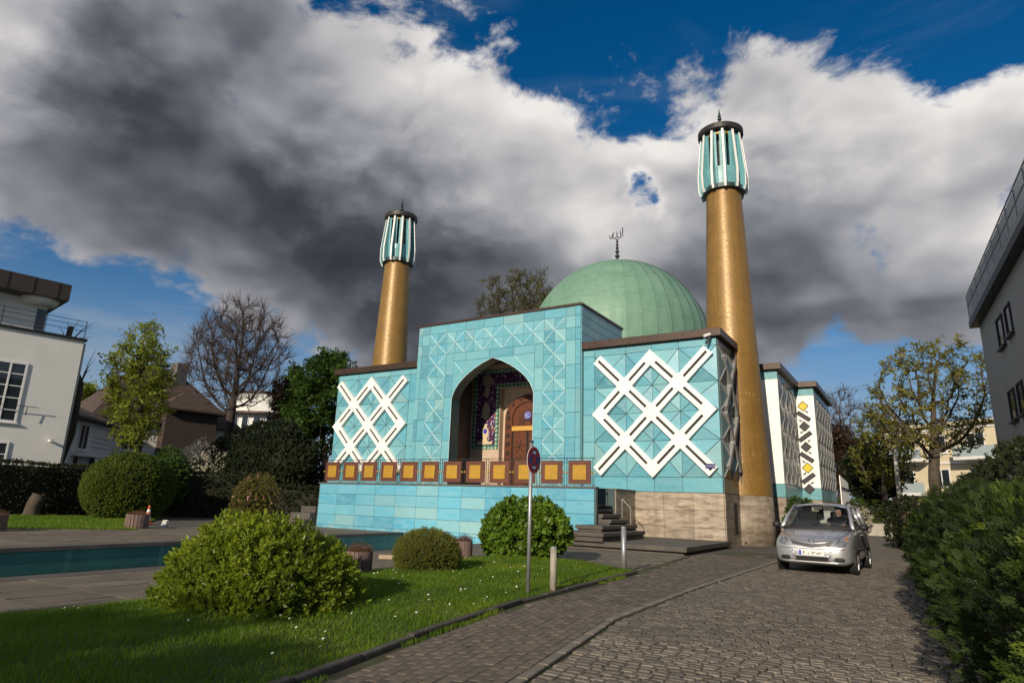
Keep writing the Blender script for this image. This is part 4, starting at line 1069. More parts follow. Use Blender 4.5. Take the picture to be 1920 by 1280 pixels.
# cobbled drive
drive = struct(bpy.data.objects.new('cobbled_drive', None)); COL.objects.link(drive)
cmh = []
for k in range(10):
    lx, ly = rng.uniform(.095,.150), rng.uniform(.076,.090); cmh.append((lx, ly, stone_mesh('cobblestone', lx, ly, .015, .009, M_cobble, .008).mesh('cobblestone', M_cobble)))
spots = []; y = -22.6
while y < -2.0:
    x = lerp_line(COBE, y)+.02+rng.uniform(0,.06); xe = 17.6
    while x < xe:
        k = rng.randrange(10); lx = cmh[k][0]; wob = .05*math.sin(x*1.3+y*.5)+.02*math.sin(x*3.1+y*1.3)
        spots.append((x+lx/2, y+wob+rng.uniform(-.006,.006), rng.uniform(-.07,.07), k)); x += lx+.015
    y += .101
lay('cobblestones', drive, 'cobblestone', spots, [c[2] for c in cmh], rand_tint_stuff((.136,.117,.092), 'granite_cobble_far'))
def bed_mat():
    mt, nt, b, out = nodes_of('joint_sand'); g = NT(nt); co = g.N('ShaderNodeNewGeometry').outputs['Position']
    n = g.noise(co, 1.2, 6, .65); c = g.mix(g.mr(n, .4, .62), (.036,.029,.018), (.050,.065,.016)); g.put(b.inputs['Base Color'], c); b.inputs['Roughness'].default_value = .95; return mt
MB().poly([(11.2,-23.5,-.012),(18,-23.5,-.012),(18,-1.9,-.012),(11.2,-1.9,-.012)]).build('joint_bed', bed_mat(), drive, fix=False)
def far_cobble():
    mt, nt, b, out = nodes_of('far_cobble'); g = NT(nt); co = g.N('ShaderNodeNewGeometry').outputs['Position']
    br = g.N('ShaderNodeTexBrick'); g.put(br.inputs['Vector'], co); br.inputs['Scale'].default_value = 1; br.inputs['Brick Width'].default_value = .16; br.inputs['Row Height'].default_value = .12; br.inputs['Mortar Size'].default_value = .008
    br.inputs['Color1'].default_value = (.14,.122,.10,1); br.inputs['Color2'].default_value = (.19,.168,.137,1); br.inputs['Mortar'].default_value = (.05,.045,.03,1)
    g.put(b.inputs['Base Color'], br.outputs[0]); b.inputs['Roughness'].default_value = .8; g.put(b.inputs['Normal'], g.bump(br.outputs['Fac'], -.5, .01)); return mt
MB().poly([(12.6,-2.0,.004),(20,-2.0,.004),(20,24.5,.004),(12.6,24.5,.004)]).build('far_cobbles', far_cobble(), drive, fix=False)
# manhole by the minaret
mh = tag(MB().lathe([(.40,-.02),(.40,.020),(.33,.022),(.33,.016),(0.001,.018)], 28, tuple(on_z(1425,1042))[:2]+(.0,)).build('manhole_cover', pbr('iron_cover', (.06,.045,.035), .6, .3, 9), None), 'round iron manhole cover in the paving by the right minaret', 'manhole')

# kerb stones
kerb = thing('kerb', 'dark mossy stone kerb along the lawn', 'kerb', (12.2,-18,0))
M_kerb = pbr('kerb_stone', (.075,.068,.055), .9, .4, 3, bump=.6, bscale=18, orand=.15, dirt=.4)
y = -24.4
while y < -12.0:
    y1 = min(y+rng.uniform(.75,1.05), -11.8); a = Vector((lerp_line(KERB,y),y,0)); c = Vector((lerp_line(KERB,y1-.012),y1-.012,0)); w_ = Vector((-.095,0,0)); h = Vector((0,0,.085+rng.uniform(-.018,.012)))
    dz = Vector((0,0,-.03)); MB().prism([a+dz, c+dz, c+w_+dz, a+w_+dz], h).build('kerb_stone', M_kerb, kerb, bevel=.02); y = y1
# ------------------------------------------------------------------ lawn
def sn(P, f, seed=0):
    """cheap smooth 3-d noise in -1..1 from summed sines"""
    g = np.random.default_rng(seed); r = np.zeros(len(P)); a = 1.0; tot = 0
    for o in range(4):
        for k in range(3):
            w = g.normal(size=3); w /= np.linalg.norm(w); r += a*np.sin((P@w)*f*(2.1**o)*g.uniform(.8,1.2)+g.uniform(0,6.28)); tot += a*.6
        a *= .55
    return r/tot
def lawn_z(x, y):
    e = np.minimum(np.array([lerp_line(KERB, q) for q in np.atleast_1d(y)])-.1-x, x-np.array([lerp_line(LAWNB, q) for q in np.atleast_1d(y)]))
    return .05+.10*np.clip(e/1.2, 0, 1)
gx, gy = 24, 60; V = []; 
for j in range(gy):
    y = -26.5+(14.6)*j/(gy-1); y = min(y, -11.9)
    xa, xb = lerp_line(LAWNB, y)+.14, lerp_line(KERB, y)-.10
    if y > -12.9: xa += (y+12.9)*2.2
    for i in range(gx):
        x = xa+(xb-xa)*i/(gx-1); V.append((x, y, 0))
V = np.array(V); V[:,2] = lawn_z(V[:,0], V[:,1])-.02+.012*sn(V, 2.0, 3)
F = [(j*gx+i, j*gx+i+1, (j+1)*gx+i+1, (j+1)*gx+i) for j in range(gy-1) for i in range(gx-1)]
def soil_grass():
    mt, nt, b, out = nodes_of('lawn_ground'); g = NT(nt); co = g.N('ShaderNodeNewGeometry').outputs['Position']
    n = g.noise(co, 1.4, 6, .65); f = g.noise(co, 38, 5, .7); c = g.mix(g.mr(n, .3, .7), (.035,.065,.008), (.075,.11,.014)); c = g.mix(g.mr(f, .35, .7, 0, .5), c, (.015,.025,.006))
    g.put(b.inputs['Base Color'], c); b.inputs['Roughness'].default_value = .9; g.put(b.inputs['Normal'], g.bump(f, .8, .03)); return mt
M_lawn = soil_grass()
lawn = struct(obj('lawn', np_mesh('lawn', V, F, M_lawn, smooth=True)))
M_grass = leaf_mat('grass_blade', (.055,.12,.006), (.155,.24,.012), .40, .5, (.26,.29,.04))
def grass(name, pts, hmin, hmax, w):
    n = len(pts); a = nrng.uniform(0, 2*np.pi, n); h = nrng.uniform(hmin, hmax, n)*(1+.40*sn(pts, 1.1, 5)+.35*sn(pts, 5.5, 6)); lean = nrng.normal(0, .45, (n,2))*h[:,None]
    d = np.stack([np.cos(a), np.sin(a), np.zeros(n)], 1)*w*.5; tip = pts+np.stack([lean[:,0], lean[:,1], h], 1); mid = pts+np.stack([lean[:,0]*.35, lean[:,1]*.35, h*.55], 1)
    V = np.stack([pts-d, pts+d, mid+d*.7, tip, mid-d*.7], 1).reshape(-1,3); i0 = np.arange(n)*5
    F = np.concatenate([np.stack([i0,i0+1,i0+2],1), np.stack([i0,i0+2,i0+4],1), np.stack([i0+4,i0+2,i0+3],1)])
    t = np.clip(.45+.30*sn(pts, .8, 8)+.28*sn(pts, 4.0, 14)+nrng.normal(0,.22,n), 0, 1)
    return obj(name, np_mesh(name, V, F, M_grass, np.repeat(t,5)))
yy = nrng.uniform(-24.2, -11.85, 150000); wgt = nrng.random(150000); 
keep = wgt < np.clip(1.25-(yy+24.2)/16, .35, 1); yy = yy[keep]
xa = np.array([lerp_line(LAWNB, q) for q in yy])+.1; xb = np.array([lerp_line(KERB, q) for q in yy])-.06
xa = xa+np.where(yy > -12.9, (yy+12.9)*2.2, 0); xx = xa+(xb-xa)*nrng.random(len(yy))
pts = np.stack([xx, yy, lawn_z(xx, yy)-.025], 1)
tag(grass('grass', pts, .035, .075, .007), 'short green lawn grass between the kerb and the flagstones', 'grass', kind='stuff')
# weeds along the kerb foot and joints
yy = nrng.uniform(-24, -12, 4200); xx = np.array([lerp_line(KERB, q) for q in yy])+np.abs(nrng.normal(0,.05,4200))+.005; m_ = sn(np.stack([xx,yy,xx*0],1), 2.2, 11) > .15
tag(grass('kerb_weeds', np.stack([xx,yy,xx*0-.005],1)[m_], .02, .07, .006), 'sparse weeds growing along the foot of the kerb', 'weeds', kind='stuff')
# daisies
n = 170; yy = nrng.uniform(-23.5,-12.3,n); xa = np.array([lerp_line(LAWNB,q) for q in yy])+.3; xb = np.array([lerp_line(KERB,q) for q in yy])-.2; xx = xa+(xb-xa)*nrng.random(n)
pp = np.stack([xx,yy,lawn_z(xx,yy)+.035],1); keep = sn(pp, 1.0, 21) > -.1; pp = pp[keep]
T = [(0,0,0)]+[(math.cos(k*math.pi/4), math.sin(k*math.pi/4), .15) for k in range(8)]; TF = [(0,k+1,(k+1)%8+1) for k in range(8)]
nn = np.tile([0,-.45,1.0], (len(pp),1))+nrng.normal(0,.25,(len(pp),3)); X,Y,Z = frames(nn); V,F_,ti = scatter(T, TF, pp, X,Y,Z, nrng.uniform(.007,.014,len(pp)), nrng.random(len(pp)))
tag(obj('daisies', np_mesh('daisies', V, F_, pbr('daisy_white', (.75,.74,.66), .6, .1, 4))), 'tiny white daisies dotted over the lawn', 'flowers', kind='stuff')

# ------------------------------------------------------------------ shrubs
LEAF = np.array([(0,0,0),(.34,.42,.10),(0,1,-.05),(-.34,.42,.10),(0,.45,0)]); LEAF_F = np.array([(0,1,4),(1,2,4),(2,3,4),(3,0,4)])
def sprig(nl, stem, leaf, wide=1.0, spread=.9, seed=0, tipup=.35):
    g = np.random.default_rng(seed); V = []; F = []
    for k in range(nl):
        t = (k+.5)/nl; a = k*2.4+g.uniform(-.3,.3); out = np.array([math.cos(a), math.sin(a), 0]); up = np.array([0,0,1.])
        e = spread*(1-t)+tipup*t; d = out*math.sin(e)+up*math.cos(e); nrm = np.cross(np.cross(d, up), d) if t < .95 else out; nrm = -nrm/np.maximum(1e-6, np.linalg.norm(nrm)); sd = np.cross(d, nrm)
        s = leaf*g.uniform(.75,1.15)*(1-.25*t); base = up*stem*t
        b = len(V)
        for (x, y, z) in LEAF: V.append(base+sd*x*s*wide+d*y*s+nrm*z*s)
        F += [tuple(i+b for i in f) for f in LEAF_F]
    return np.array(V), np.array(F)
def place_sprigs(P, Nn, variants, S, tint):
    VV, FF, TT = [], [], []; off = 0; k = len(variants); idx = nrng.integers(0, k, len(P))
    for i, (T, TF) in enumerate(variants):
        m_ = idx == i
        X, Y, Z = frames(Nn[m_]); V, F, ti = scatter(T, TF, P[m_], X, Y, Z, S[m_], tint[m_])
        VV.append(V); FF.append(F+off); TT.append(np.clip(ti+nrng.normal(0,.10,len(ti)),0,1)); off += len(V)
    return np.concatenate(VV), np.concatenate(FF), np.concatenate(TT)
def blob_core(c, rad, bump, seed, s=.86, zmin=None, n=40, k=22):
    th = np.linspace(0, 2*np.pi, n, endpoint=False); ph = np.linspace(.02, np.pi-.02, k); T, Q = np.meshgrid(th, ph); d = np.stack([np.sin(Q)*np.cos(T), np.sin(Q)*np.sin(T), np.cos(Q)], -1).reshape(-1,3)
    r = 1+bump*sn(d, 3.0, seed); V = np.array(c)+d*np.array(rad)*s*r[:,None]
    if zmin is not None: V[:,2] = np.maximum(V[:,2], zmin)
    F = [(j*n+i, j*n+(i+1)%n, (j+1)*n+(i+1)%n, (j+1)*n+i) for j in range(k-1) for i in range(n)]
    return V, F
M_core = pbr('shrub_inside', (.018,.020,.008), .95, .4, 6)
M_twig = pbr('shrub_twigs', (.06,.045,.025), .9, .3, 6)
def shrub(name, label, cat, c, rad, mat, count, variants, smin, smax, bump=.12, seed=1, group=None, shell=.22, zmin=.02, outw=.55, core=.80, upb=.25, box=0.0):
    t = thing(name, label, cat, (c[0],c[1],0), group)
    g = nrng; d = g.normal(size=(count*2,3)); d /= np.linalg.norm(d, axis=1, keepdims=True)
    if box: d = np.sign(d)*np.abs(d)**(1-box); d /= np.max(np.abs(d),axis=1,keepdims=True)*box+np.linalg.norm(d,axis=1,keepdims=True)*(1-box)
    r = (1+bump*sn(d, 3.0, seed)+bump*.6*sn(d, 8.0, seed+9))*(1-shell*g.random(len(d))**1.8)
    P_ = np.array(c)+d*np.array(rad)*r[:,None]; ok = (P_[:,2] > zmin); P_ = P_[ok][:count]; d = d[ok][:count]; r = r[ok][:count]
    Nn = d/np.array(rad); Nn /= np.linalg.norm(Nn,axis=1,keepdims=True); Nn = Nn*outw+g.normal(size=Nn.shape)*(1-outw)*.8; Nn[:,2] += upb
    tint = np.clip(.5+.35*sn(P_, 2.2/max(rad), seed+3)+.25*sn(P_, 9/max(rad), seed+4), 0, 1)
    V, F, ti = place_sprigs(P_, Nn, variants, g.uniform(smin, smax, len(P_)), tint)
    f = obj('foliage', np_mesh('foliage', V, F, mat, ti), t)
    V, F = blob_core(c, rad, bump, seed, core, zmin-.03); obj('twigs', np_mesh('twigs', V, F, M_core, smooth=True), t)  # solid dark core added behind the leaves to block see-through, not twigs
    stm = MB()
    for k in range(7):
        a = k*.9; q = Vector((c[0]+.12*math.cos(a), c[1]+.12*math.sin(a), -.02)); stm.tube([q, q+Vector((rad[0]*.35*math.cos(a), rad[1]*.35*math.sin(a), max(.15, rad[2]*.6)))], [.025,.012], 5)
    stm.build('stem', M_twig, t)
    return t
# ------------------------------------------------------------------ trees
def colonize(A, root, top, step, infl, kill, iters=70, g=None):
    """space colonisation: A attraction points, trunk from root to top"""
    root = np.array(root, float); top = np.array(top, float); n0 = max(2, int(np.linalg.norm(top-root)/step))
    nodes = [root+(top-root)*i/n0+(g.normal(0, .05*step, 3) if 0 < i else 0) for i in range(n0+1)]; par = [-1]+list(range(n0))
    A = A.copy(); N_ = np.array(nodes)
    for it in range(iters):
        if len(A) == 0: break
        d2 = ((A[:,None,:]-N_[None,:,:])**2).sum(2); j = d2.argmin(1); dm = np.sqrt(d2[np.arange(len(A)), j])
        act = dm < infl
        if not act.any():
            act = dm <= np.partition(dm, min(8, len(dm)-1))[min(8, len(dm)-1)]
        dirs = {}
        v = (A[act]-N_[j[act]])/np.maximum(1e-6, dm[act])[:,None]
        u, inv = np.unique(j[act], return_inverse=True); acc = np.zeros((len(u),3)); np.add.at(acc, inv, v)
        acc += g.normal(0, .25, acc.shape); acc /= np.maximum(1e-6, np.linalg.norm(acc, axis=1, keepdims=True))
        new = N_[u]+acc*step
        N_ = np.concatenate([N_, new]); par += [int(q) for q in u]
        d2 = ((A[:,None,:]-new[None,:,:])**2).sum(2).min(1); A = A[d2 > kill*kill]
    return N_, np.array(par)
def tree(name, label, cat, base, crown_c, crown_r, trunk_top, mats, seed, natt=420, step=.6, tip=.018, pipe=2.35, twigs=6, twig_len=.9, leaf=None, group=None, shape=None, infl=3.5, twig_r=.007, up=.25, rmax=.5, trunk_r=None):
    g = np.random.default_rng(seed); base = np.array(base, float)
    t = thing(name, label, cat, tuple(base), group)
    d = g.normal(size=(natt*3,3)); d /= np.linalg.norm(d,axis=1,keepdims=True); r = g.random(len(d))**(1/3.0)*(1+.22*sn(d, 2.6, seed))
    A = np.array(crown_c)+d*r[:,None]*np.array(crown_r); A = A[A[:,2] > base[2]+.8]
    if shape is not None: A = A[shape(A)]
    A = A[:natt]
    N_, par = colonize(A, base, trunk_top, step, infl, step*1.05, 70, g)
    n = len(N_); cnt = np.zeros(n)
    for i in range(n-1, 0, -1):
        if cnt[i] == 0: cnt[i] = 1
        cnt[par[i]] += cnt[i]
    cnt = np.maximum(cnt, 1); ex = math.log((trunk_r or .3)/tip)/math.log(max(8, cnt[0])); rad = np.minimum(tip*cnt**ex, rmax)
    i = np.arange(1, n); p0, p1 = N_[par[i]], N_[i]; r1 = rad[i]; r0 = np.minimum(rad[par[i]], r1*1.6)
    def tubes(p0, p1, r0, r1, k):
        dd = p1-p0; L = np.linalg.norm(dd,axis=1,keepdims=True); dd = dd/np.maximum(L,1e-6); p1 = p1+dd*(r1[:,None]*.4)
        ref = np.where(np.abs(dd[:,2:3]) > .9, np.array([[1.,0,0]]), np.array([[0,0,1.]])); x = np.cross(dd, ref); x /= np.linalg.norm(x,axis=1,keepdims=True); y = np.cross(dd, x)
        a = np.arange(k)*2*np.pi/k; c, s = np.cos(a)[None,:,None], np.sin(a)[None,:,None]; ring = x[:,None]*c+y[:,None]*s
        V = np.concatenate([p0[:,None]+ring*r0[:,None,None], p1[:,None]+ring*r1[:,None,None]], 1).reshape(-1,3); m_ = len(p0); b = (np.arange(m_)*2*k)[:,None]; q = np.arange(k)[None]
        F = np.stack([b+q, b+(q+1)%k, b+k+(q+1)%k, b+k+q], 2).reshape(-1,4); return V, F
    V1, F1 = tubes(p0, p1, r0, r1, 6)
    # fine twigs at thin nodes
    thin = np.where(cnt <= 3)[0]; thin = thin[thin > 0]; k = np.repeat(thin, twigs); pd = N_[k]-N_[par[k]]; pd /= np.maximum(1e-6, np.linalg.norm(pd,axis=1,keepdims=True))
    dr = pd*.9+g.normal(size=pd.shape)*.55; dr[:,2] += up; dr /= np.linalg.norm(dr,axis=1,keepdims=True); L = g.uniform(.4,1.0,len(k))*twig_len
    s0 = N_[k]-pd*(g.random(len(k))*step*.8)[:,None]; mid = s0+dr*(L*.5)[:,None]; dr2 = dr+g.normal(size=dr.shape)*.35; dr2[:,2] += up*.5; dr2 /= np.linalg.norm(dr2,axis=1,keepdims=True); end = mid+dr2*(L*.5)[:,None]
    tr_ = np.full(len(k), twig_r); V2, F2 = tubes(s0, mid, tr_*1.5, tr_, 3); V3, F3 = tubes(mid, end, tr_, tr_*.5, 3)
    wood = obj('trunk', np_mesh('trunk', V1, F1, mats[0], smooth=True), t)
    allV = np.concatenate([V2, V3]); allF = np.concatenate([F2, F3+len(V2)])
    if leaf is None:
        obj('crown', np_mesh('crown', allV, allF, mats[1]), t)
    else:
        lm, per, size, jitter = leaf['mat'], leaf['per'], leaf['size'], leaf['jit']
        f = g.random(len(k)*per)**.6; kk = np.repeat(np.arange(len(k)), per); P_ = s0[kk]+(end[kk]-s0[kk])*f[:,None]+g.normal(0, jitter, (len(kk),3))
        nn = g.normal(size=P_.shape); nn[:,2] = np.abs(nn[:,2])+.4; X, Y, Z = frames(nn, g=g)
        ti = np.clip(.5+.3*sn(P_, .9, seed+2)+g.normal(0,.16,len(P_)),0,1)
        T, TF = leaf.get('tmpl', (LEAF, LEAF_F))
        V, F, tt = scatter(T, TF, P_, X, Y, Z, g.uniform(.6,1.25,len(P_))*size, ti)
        cr = obj('crown', np_mesh('crown', V, F, lm, tt), t)
        obj('twigs', np_mesh('twigs', allV, allF, mats[1]), cr)
    return t
LEAF2 = np.array([(0,0,0),(.36,.5,.06),(0,1,-.04),(-.36,.5,.06)]); LEAF2_F = np.array([(0,1,2),(0,2,3)])
CLUS = []; CLF = []
_g = np.random.default_rng(3)
for k in range(4):
    a = k*1.7; c, s = math.cos(a), math.sin(a); o_ = _g.uniform(-.5,.5,3); b0 = len(CLUS)
    for x, y, z in LEAF2: CLUS.append((o_[0]+x*c-y*s, o_[1]+x*s+y*c, o_[2]+z+.3*y*_g.uniform(-1,1)))
    CLF += [tuple(i+b0 for i in f) for f in LEAF2_F]
CLUS = np.array(CLUS); CLF = np.array(CLF)
M_bark = pbr('tree_bark', (.075,.058,.042), .95, .4, 6, bump=.6, bscale=14)
M_barkd = pbr('dark_bark', (.045,.034,.028), .95, .4, 6)
M_twigp = pbr('brown_twigs', (.068,.048,.042), .9, .3, 4)
M_birch = pbr('birch_bark', (.45,.42,.36), .8, .5, 9)
L_fresh = leaf_mat('fresh_leaf', (.13,.165,.018), (.235,.28,.03), .4, .5)
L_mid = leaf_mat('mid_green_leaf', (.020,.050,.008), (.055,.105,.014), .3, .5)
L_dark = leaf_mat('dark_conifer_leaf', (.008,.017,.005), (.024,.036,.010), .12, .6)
L_olive = leaf_mat('olive_leaf', (.075,.085,.016), (.155,.16,.028), .35, .5)
L_olive2 = leaf_mat('young_olive_leaf', (.12,.125,.02), (.235,.22,.035), .4, .5)
L_white = leaf_mat('white_blossom', (.30,.30,.20), (.62,.58,.46), .3, .6)
L_bronze = leaf_mat('bronze_leaf', (.035,.020,.012), (.075,.045,.022), .25, .5)

def tree_px(name, label, px, ytop, ybase, D, wpx, **k):
    """crown of width wpx centred on px at distance D; the crown spans from ytop to kw cbot"""
    cbot = k.pop('cbot'); base = at(px, ybase, D); base = (base.x, base.y, -.05)
    zt, zb = at(px, ytop, D).z, at(px, cbot, D).z; sc = (at(px+50, ytop, D)-at(px-50, ytop, D)).length/100; rw = wpx/2*sc
    cx_ = at(k.pop('cpx', px), (ytop+cbot)/2, D)
    return tree(name, label, 'tree', base, (cx_.x, cx_.y, (zt+zb)/2), (rw, rw*k.pop('deep', .8), (zt-zb)/2), (base[0]*.75+cx_.x*.25, base[1]*.75+cx_.y*.25, base[2]+(zb-base[2])*k.pop('tf', .9)), **k)
tree_px('leafy_tree', 'fresh yellow green tree in front of the brown roofed villa', 258, 614, 870, 43.5, 150, cbot=850, mats=(M_barkd, M_barkd), seed=11, natt=650, step=.42, twigs=4, twig_len=.62, leaf=dict(mat=L_fresh, per=3, size=.16, jit=.16, tmpl=(CLUS, CLF)), trunk_r=.2, shape=None, tf=1.6)
tree_px('bare_tree', 'tall bare reddish tree with fine spreading twigs left of the mosque', 425, 562, 860, 56, 225, cbot=775, cpx=442, mats=(M_barkd, M_twigp), seed=23, natt=1300, step=.5, twigs=9, twig_len=1.5, up=.6, twig_r=.010, trunk_r=.36, tf=.62, deep=.7)
tree_px('green_tree', 'dense green tree standing directly left of the mosque wing', 610, 664, 900, 54, 190, cbot=850, mats=(M_barkd, M_barkd), seed=31, natt=520, step=.62, twigs=5, twig_len=.8, leaf=dict(mat=L_mid, per=6, size=.25, jit=.2, tmpl=(CLUS, CLF)), trunk_r=.28, tf=.8)
tree_px('bronze_tree', 'small dark bronze leaved tree beside the dense green tree', 535, 690, 880, 58, 70, cbot=800, mats=(M_barkd, M_barkd), seed=37, natt=160, step=.55, twigs=5, twig_len=.7, leaf=dict(mat=L_bronze, per=6, size=.20, jit=.16, tmpl=(CLUS, CLF)), trunk_r=.14)
tree_px('tall_tree', 'large tree with sparse young leaves rising behind the mosque roof, left of the dome', 978, 508, 900, 62, 178, cbot=640, mats=(M_barkd, M_barkd), seed=41, natt=900, step=.55, twigs=8, twig_len=.8, twig_r=.012, leaf=dict(mat=L_olive, per=2, size=.18, jit=.14), trunk_r=.4)
tree_px('spreading_tree', 'spreading tree with yellow brown young leaves before the cream apartment block', 1748, 640, 905, 42, 262, cbot=872, mats=(M_bark, M_bark), seed=53, natt=620, step=.44, twigs=4, twig_len=.55, leaf=dict(mat=L_olive2, per=2, size=.15, jit=.09, tmpl=(CLUS, CLF)), trunk_r=.30, tf=.9, deep=.75)
tree_px('half_leafed_tree', 'smaller half leafed tree left of the spreading tree', 1655, 760, 930, 52, 130, cbot=925, mats=(M_barkd, M_barkd), seed=59, natt=300, step=.55, twigs=5, twig_len=.7, leaf=dict(mat=L_olive, per=3, size=.18, jit=.14, tmpl=(CLUS, CLF)), trunk_r=.2, tf=.6)
tree_px('bare_grey_tree', 'bare grey twiggy tree just beyond the rear wall of the mosque', 1578, 735, 950, 66, 125, cbot=880, mats=(M_barkd, M_twigp), seed=61, natt=360, step=.62, twigs=10, twig_len=1.2, up=.4, twig_r=.012, trunk_r=.25)
tree_px('dark_tree', 'dark brown leaved tree above the silver car roof', 1572, 800, 950, 60, 120, cbot=930, mats=(M_barkd, M_barkd), seed=67, natt=300, step=.6, twigs=6, twig_len=.8, leaf=dict(mat=L_bronze, per=5, size=.24, jit=.2, tmpl=(CLUS, CLF)), trunk_r=.22, tf=.6)
tree_px('dark_conifer', 'dark green conifer between the car and the birch trunk', 1632, 830, 960, 56, 110, cbot=945, mats=(M_barkd, M_barkd), seed=71, natt=300, step=.55, twigs=6, twig_len=.6, leaf=dict(mat=L_dark, per=7, size=.24, jit=.18, tmpl=(CLUS, CLF)), trunk_r=.2, tf=.5)
tree_px('distant_tree', 'fresh green treetop just right of the white house corner', 158, 716, 880, 75, 70, cbot=800, mats=(M_barkd, M_barkd), seed=73, natt=200, step=.7, twigs=6, twig_len=.9, leaf=dict(mat=L_fresh, per=6, size=.30, jit=.25, tmpl=(CLUS, CLF)), trunk_r=.2)
# birch trunk
bt = thing('birch_tree', 'slim white birch trunk standing before the cream apartment block', 'tree', tuple(on_z(1686,960)))
bp = [at(1686,925,50), at(1680,870,50), at(1676,810,50), at(1674,770,50)]; bp[0].z = -.05
MB().tube(bp, [.16,.13,.10,.06], 9).build('trunk', M_birch, bt, smooth=True)
b = MB()
for k in range(14):
    s_ = bp[2]+(bp[3]-bp[2])*rng.random(); b.tube([s_, s_+Vector((rng.uniform(-1.6,1.6), rng.uniform(-1,1), rng.uniform(.3,1.4)))], [.025,.006], 4)
b.build('crown', M_barkd, bt)
# pollarded limb behind the white house corner
pt = at(140,628,47); pol = thing('pollarded_tree', 'cut back limb with thin bare shoots behind the white house terrace', 'tree', (pt.x, pt.y, 0))
a_, b_, c_ = at(150,720,47), at(122,650,47), at(134,612,47)
MB().tube([(pt.x,pt.y,-.05), (a_.x,a_.y,a_.z-3), a_, b_, c_], [.30,.26,.22,.20,.14], 8).build('trunk', M_bark, pol, smooth=True)
b = MB()
for px, py in ((182,602),(176,610),(150,598),(128,600),(112,612),(160,640),(170,632),(178,672),(172,690),(180,655)):
    e = at(px,py,47+rng.uniform(-.5,.5)); s_ = b_ if py < 645 else a_; mdl = (e+s_)/2+Vector((0,0,.25)); b.tube([s_, mdl, e], [.04,.022,.006], 5)
b.build('crown', M_barkd, pol)
SP_a = [sprig(9, .10, .066, .8, 1.05, k) for k in range(4)]
SP_box = [sprig(12, .07, .020, .9, .9, 20+k) for k in range(4)]
SP_big = [sprig(6, .09, .13, 1.15, 1.15, 30+k, .8) for k in range(4)]
SP_far = [sprig(6, .14, .13, 1.0, 1.1, 40+k) for k in range(3)]
L_sunny = leaf_mat('sunny_shrub_leaf', (.050,.085,.008), (.205,.265,.018), .36, .38, (.30,.33,.035))
L_box = leaf_mat('box_leaf', (.060,.072,.012), (.135,.145,.020), .22, .5)
L_glossy = leaf_mat('glossy_leaf', (.055,.11,.010), (.125,.205,.018), .28, .35)
L_topi = leaf_mat('topiary_leaf', (.040,.068,.007), (.092,.130,.011), .22, .55)
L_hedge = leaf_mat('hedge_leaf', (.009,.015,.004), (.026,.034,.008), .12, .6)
L_pinkg = leaf_mat('azalea_leaf', (.055,.060,.012), (.125,.115,.022), .28, .5)
big_shrub = shrub('sunny_shrub', 'big yellow green leafy shrub in the foreground on the lawn', 'shrub', (10.06,-20.06,.0), (1.16,1.10,.95), L_sunny, 5000, SP_a, .65, 1.5, bump=.17, seed=3, outw=.45, core=.68, shell=.36)
tw = MB()
for k in range(46):
    a = rng.uniform(0, 6.28); e = rng.uniform(.15, 1.35); dv = Vector((math.cos(a)*math.cos(e)*1.2, math.sin(a)*math.cos(e)*1.1, math.sin(e)*.95)); c0_ = Vector((10.16,-20.0,.02)); sd = Vector((rng.uniform(-.15,.15), rng.uniform(-.15,.15), rng.uniform(-.05,.12)))
    tw.tube([c0_+dv*.3, c0_+dv*.75+sd*.6, c0_+dv*rng.uniform(.98,1.12)+sd], [.010,.007,.003], 5)
tw.build('branch', M_twig, big_shrub)
shrub('low_shrub', 'dark green shrub tucked behind the big yellow green shrub', 'shrub', (8.42,-17.56,.10), (.38,.38,.58), L_glossy, 900, SP_a, .6, 1.0, bump=.08, seed=5)
shrub('box_ball', 'clipped round box bush in the middle of the lawn', 'shrub', (9.10,-15.75,.38), (.56,.56,.42), L_box, 5200, SP_box, .8, 1.5, bump=.05, seed=6, zmin=.05, core=.80, shell=.16, outw=.7)
shrub('glossy_shrub', 'rounded shrub with large glossy leaves behind the sign pole', 'shrub', (8.55,-11.35,.62), (1.00,.95,.80), L_glossy, 1250, SP_big, .8, 1.35, bump=.17, seed=8, zmin=.12, core=.80)
tc_ = at(232,975,37.5)
shrub('topiary_ball', 'huge clipped green topiary ball on the far lawn by the hedge', 'shrub', (tc_.x,tc_.y,1.45), (1.92,2.0,1.62), L_topi, 9000, SP_far, .55, .9, bump=.03, seed=9, shell=.05, outw=.8, core=.95)
fc = at(475,972,33)
fsh = shrub('azalea', 'loose shrub with pink blossoms in front of the dark hedge', 'shrub', (fc.x,fc.y,1.05), (1.02,1.0,1.15), L_pinkg, 1500, SP_far, .55, .95, bump=.16, seed=13, core=.55, shell=.5)
g = nrng; d = g.normal(size=(90,3)); d /= np.linalg.norm(d,axis=1,keepdims=True); pp = np.array((fc.x,fc.y,1.1))+d*np.array((1.05,1.0,1.2)); pp = pp[pp[:,2]>.5]
X,Y,Z = frames(d[:len(pp)]); V,F,ti = scatter(CLUS, CLF, pp, X,Y,Z, g.uniform(.05,.10,len(pp)), g.random(len(pp))); o = obj('blossom', np_mesh('blossom', V, F, leaf_mat('pink_petal', (.42,.16,.17), (.62,.34,.32), .3, .6), ti), fsh)
